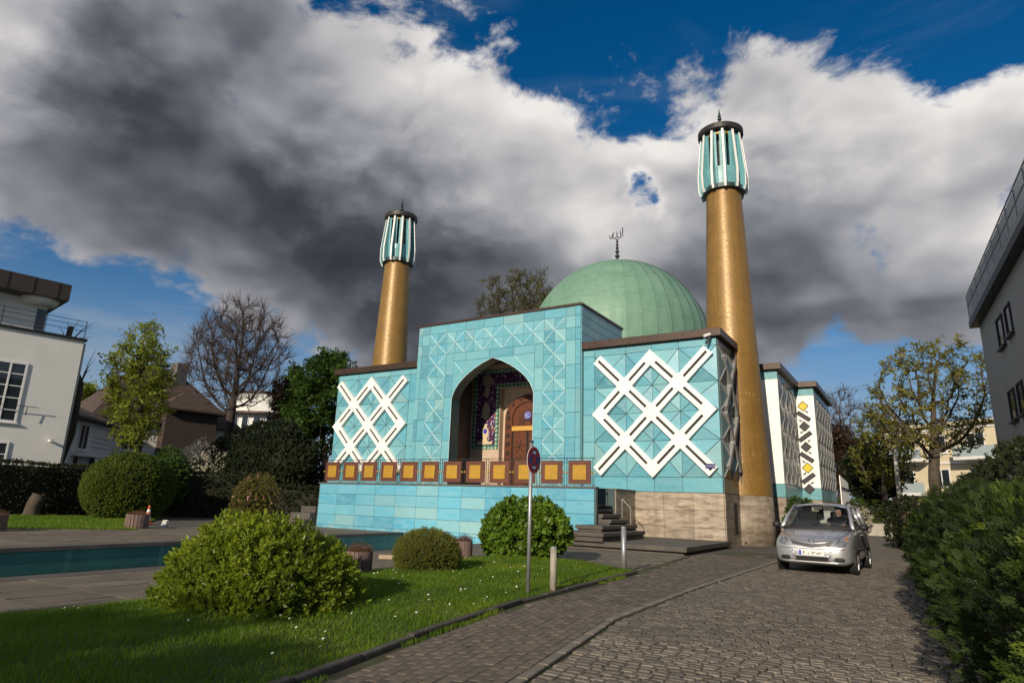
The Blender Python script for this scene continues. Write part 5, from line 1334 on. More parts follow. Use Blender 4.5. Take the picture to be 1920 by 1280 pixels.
# yew and white blossom shrub
yc = at(515,860,45)
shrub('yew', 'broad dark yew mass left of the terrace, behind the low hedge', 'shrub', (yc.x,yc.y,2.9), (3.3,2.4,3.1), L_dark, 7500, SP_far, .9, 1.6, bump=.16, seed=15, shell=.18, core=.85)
yc = at(440,860,46)
shrub('conifer', 'pointed dark conifer left of the broad yew', 'shrub', (yc.x,yc.y,2.4), (1.6,1.6,3.0), L_dark, 3200, SP_far, .9, 1.5, bump=.18, seed=16, shell=.2, core=.8)
wc = at(372,850,46)
shrub('blossom_shrub', 'shrub covered in white blossom below the bare tree', 'shrub', (wc.x,wc.y,2.6), (2.35,1.6,1.75), L_white, 2600, SP_far, .5, 1.0, bump=.25, seed=17, shell=.6, core=.5)
gc = at(318,880,41)
shrub('fresh_bush', 'fresh green bush growing over the hedge right of the topiary ball', 'shrub', (gc.x,gc.y,1.9), (1.05,1.0,1.55), L_fresh2 if 'L_fresh2' in globals() else L_mid, 1500, SP_far, .8, 1.3, bump=.2, seed=18, shell=.4, core=.6)
# bush and leafy plants beside the minaret and beyond the car
bc = Vector((12.6,4.6,0))
shrub('flowering_bush', 'slim bush between the right minaret and the silver car', 'shrub', (bc.x,bc.y,.95), (.55,.6,1.0), L_mid, 900, SP_far, .6, 1.0, bump=.2, seed=19, core=.7)

def hedge(name, label, pts, width, height, mat, dens, variants, smin, smax, seed, bulge=.06, coremat=None):
    """clipped hedge running along pts (ground line of the camera side face)"""
    t = thing(name, label, 'hedge', (pts[0][0], pts[0][1], 0)); VV = []; PP = []; NN = []
    core = MB()
    for (a, c) in zip(pts, pts[1:]):
        a, c = Vector((*a,0)), Vector((*c,0)); d = (c-a); L = d.length; d.normalize(); n_ = Vector((d.y,-d.x,0))
        if n_.dot(CAM-a) < 0: n_ = -n_
        core.obox((a+c)/2-n_*(width/2)+Vector((0,0,height/2-.04)), d*(L/2-.02), n_*(width/2-.06), Vector((0,0,height/2-.06)))
        k = int(dens*L*(height+width)); u = nrng.random(k)*L; s = nrng.random(k)*(height+width+height*.3)
        for ui, si in zip(u, s):
            if si < height: p = a+d*ui+Vector((0,0,si)); nn = n_
            elif si < height+width: p = a+d*ui-n_*(si-height)+Vector((0,0,height)); nn = Vector((0,0,1))
            else: p = a+d*ui-n_*width+Vector((0,0,height*(1-(si-height-width)/(height*.3)*.5))); nn = -n_
            PP.append(p); NN.append(nn)
        for e, sg in ((a,-1),(c,1)):
            for _ in range(int(dens*width*height*.7)):
                PP.append(e-n_*(width*nrng.random())+Vector((0,0,height*nrng.random()))); NN.append(d*sg)
    P_ = np.array([tuple(p) for p in PP]); Nn = np.array([tuple(p) for p in NN]); P_ += Nn*(bulge*sn(P_, 1.6, seed)+nrng.normal(0,.03,len(P_)))[:,None]
    ti = np.clip(.45+.3*sn(P_, .9, seed+1)+nrng.normal(0,.2,len(P_)),0,1); N2 = Nn*.8+nrng.normal(size=Nn.shape)*.35; N2[:,2] += .25
    V, F, tt = place_sprigs(P_, N2, variants, nrng.uniform(smin, smax, len(P_)), ti)
    obj('foliage', np_mesh('foliage', V, F, mat, tt), t); core.build('twigs', coremat or M_core, t)  # the core is a dark box added inside the hedge to keep it opaque
    return t
P2 = lambda px, D: tuple(at(px, 965, D))[:2]
hedge('clipped_hedge', 'tall dark clipped hedge below the white house at the far left', [P2(-260,38.0), P2(100,40.5), P2(215,42)], 1.3, 2.45, L_hedge, 62, SP_far, .6, 1.0, 81)
hedge('clipped_hedge', 'dark clipped hedge behind the pink flowering shrub', [P2(300,41), P2(440,41.5), P2(500,42)], 1.3, 2.35, L_hedge, 60, SP_far, .6, 1.0, 82)
hedge('clipped_hedge', 'low dark hedge next to the left end of the terrace', [P2(495,38), P2(620,38)], 1.2, 1.75, L_hedge, 60, SP_far, .6, 1.0, 83)
# far lawn
fl_ = [tuple(on_z(-300,985))[:2], tuple(on_z(0,990))[:2], tuple(on_z(255,993))[:2], P2(300,40), P2(-300,40)]
struct(MB().poly([(x,y,.004) for x, y in fl_]).build('far_lawn', M_lawn, None, fix=False))
lx = nrng.random(30000); ly = nrng.random(30000)
A_, B_, C_, D2 = [np.array(q) for q in (fl_[1], fl_[2], fl_[3], P2(0,39.5))]
pt_ = (A_[None]*(1-lx)[:,None]+B_[None]*lx[:,None])*(1-ly)[:,None]+(D2[None]*(1-lx)[:,None]+C_[None]*lx[:,None])*ly[:,None]
tag(grass('far_grass', np.concatenate([pt_, np.zeros((len(pt_),1))],1), .05, .11, .02), 'grass of the far lawn under the hedge', 'grass', kind='stuff')
# ------------------------------------------------------------------ foreground conifer hedge and the dark hedge behind
def frond(seed):
    g = np.random.default_rng(seed); V = []; F = []
    def leaf(base, d, L, w, nrm):
        sd = np.cross(d, nrm); b = len(V)
        V.extend([base, base+d*L*.5+sd*w, base+d*L, base+d*L*.5-sd*w]); F.append((b, b+1, b+2)); F.append((b, b+2, b+3))
    up = np.array([0,0,1.]); nrm = np.array([0,1.,0])
    leaf(np.zeros(3), up, 1.0, .035, nrm)
    for k in range(5):
        t = .12+k*.17
        for s in (-1, 1):
            d = np.array([s*math.sin(.75), g.uniform(-.25,.25), math.cos(.75)]); d /= np.linalg.norm(d); L = (.52-.30*t)*g.uniform(.8,1.2); b0 = up*t
            leaf(b0, d, L, .05, nrm)
            for q in (.5,):
                d2 = d+np.array([-s*.5, g.uniform(-.2,.2), .6]); d2 /= np.linalg.norm(d2); leaf(b0+d*L*q, d2, L*.6, .045, nrm)
    return np.array(V), np.array(F)
FR = [frond(k) for k in range(4)]
def lump_hedge(name, label, lumps, mat, count, variants, smin, smax, seed, shell=.16, core=.84, droop=.0, zmin=.05):
    t = thing(name, label, 'hedge', (lumps[0][0][0], lumps[0][0][1], 0)); PP, NN = [], []; tot = sum(r[0]*r[1]+r[0]*r[2]+r[1]*r[2] for c, r in lumps); core_m = ([], []); off = 0
    for li, (c, r) in enumerate(lumps):
        k = int(count*(r[0]*r[1]+r[0]*r[2]+r[1]*r[2])/tot*1.8); d = nrng.normal(size=(k,3)); d /= np.linalg.norm(d,axis=1,keepdims=True)
        q = (1+.10*sn(d, 3, seed+li)+.07*sn(d, 9, seed+li+5))*(1-shell*nrng.random(k)**1.5); P_ = np.array(c)+d*np.array(r)*q[:,None]; ok = P_[:,2] > zmin
        vw = np.array(CAM)-P_; vw /= np.linalg.norm(vw,axis=1,keepdims=True); ok &= ((d/np.array(r))*vw).sum(1) > -.35*np.linalg.norm(d/np.array(r),axis=1)
        for lj, (c2, r2) in enumerate(lumps):
            if lj != li: ok &= (((P_-np.array(c2))/np.array(r2))**2).sum(1) > .62
        nn = d/np.array(r); nn /= np.linalg.norm(nn,axis=1,keepdims=True); PP.append(P_[ok]); NN.append(nn[ok])
        V, F = blob_core(c, r, .10, seed+li, core, .0, 28, 16); core_m[0].append(V); core_m[1].append(np.array(F)+off); off += len(V)
    P_ = np.concatenate(PP); Nn = np.concatenate(NN); N2 = Nn*.75+nrng.normal(size=Nn.shape)*.35; N2[:,2] += .30-droop
    ti = np.clip(.40+.38*sn(P_, 1.8, seed)+.38*sn(P_, 6, seed+1)+nrng.normal(0,.15,len(P_)),0,1)
    V, F, tt = place_sprigs(P_, N2, variants, nrng.uniform(smin, smax, len(P_)), ti); obj('foliage', np_mesh('foliage', V, F, mat, tt), t)
    obj('twigs', np_mesh('twigs', np.concatenate(core_m[0]), np.concatenate(core_m[1]), M_core, smooth=True), t); return t  # dark filler lumps added under the foliage to close its gaps
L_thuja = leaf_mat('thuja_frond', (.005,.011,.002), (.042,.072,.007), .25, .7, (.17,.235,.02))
HEDGE_E = [(17.15,-21.6),(16.98,-18.5),(16.72,-15.2),(16.55,-9.0)]
fl = [((lerp_line(HEDGE_E, -21.4+k*1.15)+1.08+.10*math.sin(k*1.9), -21.4+k*1.15, .55+.03*k+.08*math.sin(k*2.3)), (1.05+.08*math.sin(k*1.3), .9, .98+.08*math.sin(k*1.7))) for k in range(11)]
fl += [((19.3, -19.5+k*2.0, 1.05), (1.25, 1.3, 1.05)) for k in range(6)]
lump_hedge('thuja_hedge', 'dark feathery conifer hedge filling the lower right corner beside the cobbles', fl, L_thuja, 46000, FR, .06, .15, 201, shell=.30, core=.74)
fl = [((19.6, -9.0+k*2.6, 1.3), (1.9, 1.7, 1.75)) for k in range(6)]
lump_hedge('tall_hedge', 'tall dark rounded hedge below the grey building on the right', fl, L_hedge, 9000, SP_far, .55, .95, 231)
fl = [(((lambda p: (p.x, p.y, .8))(at(1715+k*30, 960, 33-k*1.5))), (1.1, 1.1, 1.25)) for k in range(3)]
rh = lump_hedge('rhododendron', 'dark rhododendron with pale pink blossom left of the tall hedge', fl, L_hedge, 2200, SP_far, .7, 1.1, 251)
d = nrng.normal(size=(160,3)); d /= np.linalg.norm(d,axis=1,keepdims=True); d[:,2] = np.abs(d[:,2]); c_ = np.array([fl[k%3][0] for k in range(160)]); pp = c_+d*np.array((1.12,1.12,1.3)); sel = nrng.random(160) < .7
X,Y,Z = frames(d[sel]); V,F,ti = scatter(CLUS, CLF, pp[sel], X,Y,Z, nrng.uniform(.06,.12,sel.sum()), nrng.random(sel.sum())); obj('blossom', np_mesh('blossom', V, F, leaf_mat('pale_pink_petal', (.42,.22,.17), (.62,.42,.34), .3, .6), ti), rh)

# ------------------------------------------------------------------ sign, bollards
sg = thing('no_stopping_sign', 'round red and blue no stopping sign on a grey steel pole in the lawn', 'sign', (11.73,-16.58,.08), local=True)
M_red = pbr('sign_red', (.33,.022,.022), .4, .15, 6); M_blue = pbr('sign_blue', (.018,.055,.22), .4, .15, 6)
MB().tube([(0,0,-.1),(0,0,2.20)], .030, 14).build('pole', M_steel, sg, smooth=True)
MB().tube([(0,0,2.20),(0,0,2.235)], .034, 14).build('pole_cap', M_darkmetal, sg)
fd = Fr((.045, 0, 1.93), (0,1,0), (1,0,0))
def disc(r, n0, n1, k=40): return [fd.p(r*math.cos(a), r*math.sin(a), n0) for a in np.linspace(0, 2*math.pi, k+1)[:-1]]
dk = MB().prism(disc(.21, 0, 0), fd.N*.006).build('sign_disc', M_whitepaint, sg)
MB().prism(disc(.203, .0062, 0), fd.N*.002).build('red_ring', M_red, dk); MB().prism(disc(.158, .0084, 0), fd.N*.002).build('blue_field', M_blue, dk)
b = MB()
for a in (math.pi/4, -math.pi/4):
    c, s = math.cos(a), math.sin(a); q = [(-.165,-.022),(.165,-.022),(.165,.022),(-.165,.022)]; n0 = .0106 if a > 0 else .0122
    b.prism([fd.p(u*c-v*s, u*s+v*c, n0) for u, v in q], fd.N*.0014)
b.build('red_cross', M_red, dk)
b = MB()
for s in (1, -1):
    b.prism([fd.p(u, s*.115+v, .0106) for u, v in ((-.05,-.010),(.02,-.010),(.02,-.026),(.055,0),(.02,.026),(.02,.010),(-.05,.010))], fd.N*.0012)
b.build('white_arrow', M_whitepaint, dk)
for z in (1.80, 2.06): MB().box(-.036, .046, -.036, .036, z-.015, z+.015).build('clamp', M_steel, sg)
for (x, y, h, r, lb) in ((11.84,-15.99,.70,.052,'weathered grey bollard in the lawn beside the round sign'), (11.37,-11.90,.93,.055,'grey steel bollard at the lawn corner in front of the landing')):
    t = thing('bollard', lb, 'bollard', (x,y,0), 'two grey bollards at the lawn edge')
    MB().tube([(x,y,-.1),(x,y,h-.03)], r, 18).build('post', M_steel if h > .8 else pbr('weathered_post', (.30,.27,.22), .7, .35, 4, dirt=.4), t, smooth=True); MB().lathe([(r,h-.032),(r+.004,h-.03),(r+.004,h-.005),(r*.8,h)], 18, (x,y,0)).build('cap', M_steel, t)

# ------------------------------------------------------------------ planters, cone, stump, small things
M_planter = pbr('ribbed_concrete', (.17,.115,.10), .9, .3, 5, bump=.4, bscale=40, dirt=.3)
L_heath = leaf_mat('dry_heather', (.07,.035,.018), (.17,.085,.045), .2, .7)
def planter(label, x, y, r, h, n=20):
    t = thing('planter', label, 'planter', (x,y,0), 'round ribbed concrete planters')
    pb = MB().lathe([(r*.86,-.02),(r*.92,h-.04),(r*.92,h-.005),(r*.78,h-.005),(r*.78,h-.10),(.001,h-.10)], 28, (x,y,0)).build('pot', M_planter, t)
    b = MB()
    for k in range(n):
        a = 2*math.pi*k/n; d = Vector((math.cos(a), math.sin(a), 0)); s = Vector((-d.y, d.x, 0)); w_ = math.pi*r/n*.90
        b.prism([Vector((x,y,0))+d*r*.85-s*w_, Vector((x,y,0))+d*r*.97-s*w_*.8, Vector((x,y,0))+d*r*.97+s*w_*.8, Vector((x,y,0))+d*r*.85+s*w_], (0,0,h))
    b.build('palisade', M_planter, t)
    k = 420; a = nrng.uniform(0,6.28,k); rr = r*.72*np.sqrt(nrng.random(k)); P_ = np.stack([x+rr*np.cos(a), y+rr*np.sin(a), np.full(k,h-.10)],1); N_ = np.stack([np.cos(a)*rr/r*.8, np.sin(a)*rr/r*.8, np.ones(k)],1)
    V, F, tt = place_sprigs(P_, N_, [sprig(10,.20,.03,.6,.7,90+q) for q in range(2)], nrng.uniform(.7,1.25,k)*(1.25-rr/r*.6), nrng.random(k)); obj('heather', np_mesh('heather', V, F, L_heath, tt), t)
planter('ribbed planter with dry heather behind the big yellow green shrub', 7.95, -16.30, .26, .40)
planter('ribbed planter with heather between the box bush and the glossy shrub', 7.32, -12.15, .24, .42)
planter('ribbed planter beside the orange traffic cone across the pool', -7.75, -11.75, .40, .50)
planter('ribbed planter at the far left picture edge across the pool', -7.6, -16.3, .40, .50)
q = on_z(275,982); cn = thing('traffic_cone', 'orange and white striped traffic cone by the far planter', 'cone', (q.x,q.y,0))
M_or = pbr('cone_orange', (.62,.11,.03), .5, .1, 5)
MB().box(q.x-.2, q.x+.2, q.y-.2, q.y+.2, 0, .04).build('base', M_or, cn, bevel=.02)
def cseg(z0, z1): 
    r = lambda z: .15-.12*z/.78
    return MB().lathe([(r(z0),z0),(r(z1),z1)], 20, (q.x,q.y,0))
for k, (z0, z1) in enumerate(((.041,.18),(.18,.32),(.32,.46),(.46,.60),(.60,.76))): cseg(z0, z1).build('stripe' if k%2 else 'body', M_whitepaint if k%2 else M_or, cn, smooth=True)
M_conc2 = pbr('dull_white_board', (.40,.40,.38), .6, .15, 5)
q = on_z(306,988); wsb = thing('floor_board', 'small white folding board standing on the paving near the cone', 'board', (q.x,q.y,0))
MB().prism([(q.x-.10,q.y-.05,.0),(q.x+.10,q.y+.05,.0),(q.x+.07,q.y+.08,.26),(q.x-.08,q.y-.0,.26)], (.01,-.02,0)).build('board', M_conc2, wsb)
MB().prism([(q.x-.14,q.y+.08,.0),(q.x+.06,q.y+.2,.0),(q.x+.07,q.y+.12,.27),(q.x-.11,q.y+.03,.27)], (.01,-.02,0)).build('rear_leg', M_whitepaint, wsb)
p = at(60,962,39.2); stp = thing('tree_stump', 'leaning cut tree stump in front of the far left hedge', 'stump', (p.x,p.y,0))
MB().tube([(p.x-.1,p.y,-.05),(p.x-.05,p.y,.15),(p.x+.05,p.y,.6),(p.x+.14,p.y+.1,.98)], [.42,.34,.31,.30], 14).build('trunk', M_bark, stp, smooth=True)
MB().lathe([(.29,0),(.001,.01)], 14, (p.x+.15,p.y+.1,.995), cap=False).build('cut_face', pbr('cut_wood', (.34,.22,.12), .8, .3, 5), stp)
q = on_z(730,1048); tag(MB().obox((q.x,q.y,.05), (.20,.13,0), (-.04,.06,0), (0,0,.045)).build('stone_block', pbr('pale_block', (.36,.28,.19), .8, .2, 4, bump=.2), None, bevel=.008), 'pale rectangular stone block lying on the flagstones left of the box bush', 'stone')
q = on_z(657,1084); o = tag(MB().obox((q.x,q.y,.10), (.16,.10,0), (-.07,.12,0), (0,0,.02)).build('stone_slab', pbr('pale_slab', (.46,.44,.38), .8, .2, 4), None, bevel=.006), 'small pale stone slab in the grass below the ribbed planter', 'stone')

# ------------------------------------------------------------------ low wall, far hedge, rear fence on the right
M_conc = pbr('pale_concrete', (.36,.33,.28), .85, .25, 2, bump=.2, dirt=.4)
lw = tag(MB().box(10.5, 21.5, 25.2, 25.5, -.05, .78).build('low_wall', M_conc, None, bevel=.02), 'low pale concrete wall closing the drive behind the silver car', 'wall')
hedge('far_hedge', 'green hedge growing above the low wall behind the car', [(10.5,26.2),(21.5,26.2)], 1.2, 2.15, L_topi, 50, SP_far, .6, 1.1, 301)
wc = at(1620,962,50.5)
shrub('white_flower_shrub', 'small shrub with white flowers over the low wall beside the car', 'shrub', (wc.x,wc.y-1.2,1.15), (.62,.5,.55), L_white, 220, SP_far, .4, .8, bump=.2, seed=66, shell=.5, core=.5)
rf = thing('board_fence', 'white upright board fence running on from the rear wall of the mosque', 'fence', (12.9,24,0))
for k in range(13):
    yb = 21.0+k*.42; MB().box(12.70, 12.76, yb, yb+.36, .3, 3.7-.02*k).build('board', M_white, rf, bevel=.01)
MB().box(12.762, 12.80, 21.0, 26.4, .9, 1.0).box(12.762, 12.80, 21.0, 26.4, 2.9, 3.0).build('rail', M_bark, rf)
# ------------------------------------------------------------------ silver car
def build_car():
    ph = R(2.0)
    t = thing('silver_car', 'silver compact car coming down the cobbled drive beside the mosque', 'car', (14.69,-8.1,0), rz=-math.pi/2-ph)
    # local frame: +x forward, +y left, origin below the front axle
    mt, nt, bs, out = nodes_of('silver_paint'); g = NT(nt); bs.inputs['Base Color'].default_value = (.50,.505,.52,1); bs.inputs['Metallic'].default_value = .65; bs.inputs['Roughness'].default_value = .32
    bs.inputs['Coat Weight'].default_value = .8; bs.inputs['Coat Roughness'].default_value = .06
    g.put(bs.inputs['Normal'], g.bump(g.noise(g.coord('Object'), 900, 2, .5), .02, .001)); SILV = mt
    mg, nt, bs, out = nodes_of('car_glass'); bs.inputs['Base Color'].default_value = (.75,.82,.80,1); bs.inputs['Roughness'].default_value = .02; bs.inputs['Transmission Weight'].default_value = 1.0; bs.inputs['IOR'].default_value = 1.12; GL = mg
    BLK = pbr('black_plastic', (.018,.018,.019), .55, .3, 8); RUB = pbr('tyre_rubber', (.016,.016,.016), .85, .3, 10); ALU = pbr('alloy_rim', (.42,.42,.43), .3, .15, 6, metal=.8)
    INT = pbr('car_interior', (.028,.028,.03), .8, .3, 6); CHR = pbr('chrome', (.75,.75,.76), .12, .05, 5, metal=1.0)
    ml, nt, bs, out = nodes_of('headlight_glass'); bs.inputs['Base Color'].default_value = (.85,.86,.86,1); bs.inputs['Roughness'].default_value = .04; bs.inputs['Transmission Weight'].default_value = .9; bs.inputs['IOR'].default_value = 1.3; HL = ml
    LAMPIN = pbr('lamp_housing', (.55,.56,.57), .25, .1, 6, metal=.7)
    AMB = pbr('amber_lens', (.55,.20,.04), .15, .1, 4)
    ST = [(.775,.40,.36,.52),(.745,.62,.26,.64),(.66,.76,.21,.735),(.50,.815,.20,.80),(.30,.835,.20,.86),(.02,.845,.20,.94),(-.22,.848,.20,1.00),(-.8,.85,.20,1.02),(-1.6,.85,.20,1.04),(-2.4,.84,.22,1.05),(-2.85,.80,.26,1.05),(-3.02,.74,.32,1.02),(-3.07,.60,.40,.95)]
    V = []; rows = 9
    for x, w, zb, zt in ST:
        h = zt-zb
        prof = [(0,zb),(w*.80,zb),(w*.965,zb+.10*h),(w,zb+.34*h),(w*1.0,zb+.62*h),(w*.975,zb+.82*h),(w*.90,zb+.95*h),(w*.66,zt),(0,zt+.03*min(1,h/.6))]
        V += [(x,y,z) for y, z in prof]
    F = []
    for i in range(len(ST)-1):
        for j in range(rows-1): F.append((i*rows+j, i*rows+j+1, (i+1)*rows+j+1, (i+1)*rows+j))
    F.append(tuple(range(rows))); F.append(tuple((len(ST)-1)*rows+j for j in range(rows-1,-1,-1)))
    b = MB(); b.add(V, F); n0 = len(V)
    b.add([(x,-y,z) for x, y, z in V], [f[::-1] for f in F])
    body = b.build('body', SILV, t, smooth=True)
    bm = bmesh.new(); bm.from_mesh(body.data); bmesh.ops.remove_doubles(bm, verts=bm.verts, dist=.0005)
    bmesh.ops.delete(bm, geom=[f for f in bm.faces if all(abs(v.co.y) < 1e-5 for v in f.verts)], context='FACES'); bmesh.ops.recalc_face_normals(bm, faces=bm.faces); bm.to_mesh(body.data); bm.free()
    sd = body.modifiers.new('sub', 'SUBSURF'); sd.levels = sd.render_levels = 2
    bpy.context.view_layer.update(); ev = body.evaluated_get(bpy.context.evaluated_depsgraph_get())
    from mathutils.bvhtree import BVHTree
    me_ = ev.to_mesh(); bvh = BVHTree.FromPolygons([v.co.copy() for v in me_.vertices], [tuple(p.vertices) for p in me_.polygons])
    def sf(y, z, off=.008):
        h = bvh.ray_cast(Vector((3,y,z)), Vector((-1,0,0)))
        return Vector(((h[0].x if h[0] is not None else .6)+off, y, z))
    def sfn(y, z):
        h = bvh.ray_cast(Vector((3,y,z)), Vector((-1,0,0))); return (h[1] if h[1].x > 0 else -h[1]) if h[0] is not None else Vector((1,0,0))
    def sheet(poly, off, name, mat, par, n=6, smooth=True):
        # patch laid on the body: polygon given in (y, z)
        cy = sum(p[0] for p in poly)/len(poly); cz = sum(p[1] for p in poly)/len(poly); vs = []; k = len(poly); fs = []
        for r_ in range(1, n+1):
            for (y, z) in poly:
                yy, zz = cy+(y-cy)*r_/n, cz+(z-cz)*r_/n; p = sf(yy, zz, 0); vs.append(tuple(p+sfn(yy, zz)*off(r_/n)))
        vs.append(tuple(sf(cy, cz, 0)+sfn(cy, cz)*off(0))); c_ = len(vs)-1
        fs = [(i, (i+1)%k, c_) for i in range(k)]
        for r_ in range(n-1): fs += [(r_*k+i, (r_+1)*k+i, (r_+1)*k+(i+1)%k, r_*k+(i+1)%k) for i in range(k)]
        return MB().add(vs, fs).build(name, mat, par, smooth=smooth)
    # greenhouse
    WB, WT = [(-.24,.74,1.00),(-.12,.40,1.01),(-.08,0,1.02)], [(-.97,.585,1.50),(-.90,.32,1.545),(-.88,0,1.56)]
    def glass(b0, t0, name, n=4, bulge=0):
        vs = []; k = len(b0)
        for j in range(n+1):
            s = j/n
            for p, q in zip(b0, t0): vs.append(tuple(Vector(p)*(1-s)+Vector(q)*s+Vector((bulge*math.sin(math.pi*s),0,bulge*.6*math.sin(math.pi*s)))))
        o = MB().add(vs, [(j*k+i, j*k+i+1, (j+1)*k+i+1, (j+1)*k+i) for j in range(n) for i in range(k-1)]).build(name, GL, t, smooth=True); return o
    mir = lambda L: [(x,-y,z) for x, y, z in L]
    glass(WB+mir(WB)[::-1][1:], WT+mir(WT)[::-1][1:], 'windscreen', 5, .03)
    for s in (1, -1):
        for (xa, xb, xc, xd) in ((-.40,-1.42,-1.46,-1.02),(-1.50,-2.30,-2.28,-1.53),(-2.38,-2.82,-2.68,-2.36)):
            q = [(xa,s*.795,1.045),(xb,s*.80,1.055)]; r_ = [(xd,s*.635,1.475),(xc,s*.635,1.475)]; glass(q, r_, 'side_window', 3)
    RB = [(-3.0,.70,1.03),(-3.04,0,1.04)]; RT = [(-2.78,.56,1.48),(-2.82,0,1.50)]; glass(RB+mir(RB)[::-1][1:], RT+mir(RT)[::-1][1:], 'rear_window', 3)
    # roof
    RS = [(-.86,.0),(-1.0,.615),(-1.5,.64),(-2.2,.64),(-2.75,.60),(-2.88,.50)]
    vs = []; ys = [-1,-.9,-.6,0,.6,.9,1]
    for x, w, zc in ((-.90,.60,1.555),(-1.05,.625,1.585),(-1.6,.645,1.605),(-2.3,.64,1.60),(-2.75,.61,1.55),(-2.86,.58,1.50)):
        for u in ys: vs.append((x-(.06*abs(u)**2 if x > -1.2 else 0), u*w, zc-.085*abs(u)**2.6))
    k = len(ys); fs = [(j*k+i, j*k+i+1, (j+1)*k+i+1, (j+1)*k+i) for j in range(5) for i in range(k-1)]; rf_ = MB().add(vs, fs).build('roof', SILV, t, smooth=True); so_ = rf_.modifiers.new('th', 'SOLIDIFY'); so_.thickness = .03
    for s in (1, -1):
        P_ = MB(); P_.tube([(-.20,s*.775,.99),(-.55,s*.71,1.25),(-.98,s*.612,1.505)], [.05,.042,.04], 8); P_.tube([(-1.46,s*.81,1.04),(-1.50,s*.642,1.50)], .035, 6); P_.tube([(-2.34,s*.81,1.05),(-2.32,s*.642,1.50)], .04, 6)
        P_.tube([(-2.92,s*.755,1.04),(-2.80,s*.60,1.50)], [.07,.06], 8); P_.tube([(-.98,s*.615,1.507),(-1.6,s*.642,1.525),(-2.3,s*.64,1.52),(-2.8,s*.60,1.49)], .038, 8); P_.build('pillar', SILV, t, smooth=True)
        MB().tube([(-1.05,s*.585,1.56),(-1.15,s*.58,1.615),(-1.9,s*.60,1.635),(-2.5,s*.58,1.615),(-2.62,s*.575,1.56)], .020, 8).build('roof_rail', BLK, t, smooth=True)
        mr = MB(); mr.ball((-.50,s*.97,1.045), .11, 12, 8, sz=.72).build('mirror', BLK, t, smooth=True)
        MB().tube([(-.46,s*.80,1.02),(-.49,s*.92,1.03)], .03, 6).build('mirror_arm', BLK, t)
        # headlamp: dark bezel, bright reflector, clear lens and amber corner
        hp = [(s*y, z) for y, z in ((.46,.63),(.56,.60),(.66,.62),(.735,.69),(.765,.78),(.745,.845),(.68,.855),(.60,.80),(.52,.72))]
        hb = sheet(hp, lambda r: .004, 'headlight', LAMPIN, t)
        cy, cz = s*.60, .705
        rf2 = sheet([(cy+.088*math.cos(a), cz+.075*math.sin(a)) for a in np.linspace(0,2*math.pi,17)[:-1]], lambda r: .008+.010*r*r, 'reflector', CHR, hb)
        sheet([(cy+.03*math.cos(a), cz+.03*math.sin(a)) for a in np.linspace(0,2*math.pi,13)[:-1]], lambda r: .034-.02*r*r, 'lamp_bulb', CHR, hb, 3)
        sheet([(s*.695+.040*math.cos(a), .785+.048*math.sin(a)) for a in np.linspace(0,2*math.pi,13)[:-1]], lambda r: .016-.006*r, 'indicator', AMB, hb, 3)
        sheet([(s*.665+.035*math.cos(a), .668+.03*math.sin(a)) for a in np.linspace(0,2*math.pi,13)[:-1]], lambda r: .016-.006*r, 'reflector', CHR, hb, 3)
        sheet(hp, lambda r: .034-.022*r**2, 'lens', HL, hb)
        sheet([(s*(.56+.12*u), .350+.052*v) for u, v in ((-1,-.2),(-.6,-1),(.6,-.9),(1,-.1),(.6,.8),(-.6,.9))], lambda r: .006, 'fog_recess', BLK, t, 4)
        for xw in (0.0, -2.5):
            w = MB(); prof = [(.20,-.085),(.27,-.09),(.287,-.07),(.29,0),(.287,.07),(.27,.09),(.20,.085)]
            w.lathe(prof+[prof[0]], 32); me = w
            st_ = R(0)
            def rot(v): return (xw+v[0], s*.765+v[2]*1.0, .29+v[1])
            me.v = [rot(v) for v in me.v]; wh = me.build('wheel', RUB, t, smooth=True)
            r2 = MB().lathe([(.205,.04),(.20,.075),(.17,.06),(.05,.075),(.001,.08)], 24); r2.v = [(xw+x, s*(.765+z), .29+y) for x, y, z in r2.v]; r2.build('rim', ALU, wh, smooth=True)
            for k in range(5):
                a = k*2*math.pi/5; MB().bar((xw+.05*math.cos(a), s*.852, .29+.05*math.sin(a)), (xw+.19*math.cos(a), s*.846, .29+.19*math.sin(a)), .05, .02, (0,s,0)).build('spoke', ALU, wh)
            ar = MB().lathe([(.30,0),(.345,.004),(.345,-.06),(.30,-.06),(.30,0)], 32, cap=False); ar.v = [(xw+x, s*(.838+z*1.0), .30+y) for x, y, z in ar.v]; ar.build('wheel_arch', BLK, t, smooth=True)
        dm = MB()
        for xd in (-.32, -1.44, -2.38): dm.tube([(xd,s*.846,.40),(xd,s*.853,.75),(xd,s*.835,.98)], .006, 4)
        dm.build('door_seam', BLK, t); MB().box(-1.38, -1.22, s*.852-.012, s*.852+.012, .84, .87).build('door_handle', SILV, t, bevel=.008)
        MB().box(-2.6, .35, s*.853-.012, s*.853+.010, .50, .545).build('side_trim', BLK, t)
    # front: grille, bumper slot, intake, plate, emblem, wipers
    ut = [(.44,.715),(.30,.695),(.15,.672),(0,.655)]; lt = [(.40,.655),(.27,.632),(.14,.608),(0,.590)]
    up_ = ut+[(-y,z) for y, z in ut[::-1][1:]]; dn = lt+[(-y,z) for y, z in lt[::-1][1:]]
    gv = [tuple(sf(y,z,.010)) for y, z in up_]+[tuple(sf(y,z,.010)) for y, z in dn]; k = len(up_)
    go = MB().add(gv, [(i,i+1,i+k+1,i+k) for i in range(k-1)]).build('grille', pbr('grille_mesh', (.03,.03,.032), .4, .6, 60), t)
    sl2 = MB()
    for f in (.3,.65): sl2.tube([sf(a[0]*(1-f)+c[0]*f, a[1]*(1-f)+c[1]*f, .014) for a, c in zip(up_, dn)], .006, 5)
    sl2.build('grille_bar', ALU, go)
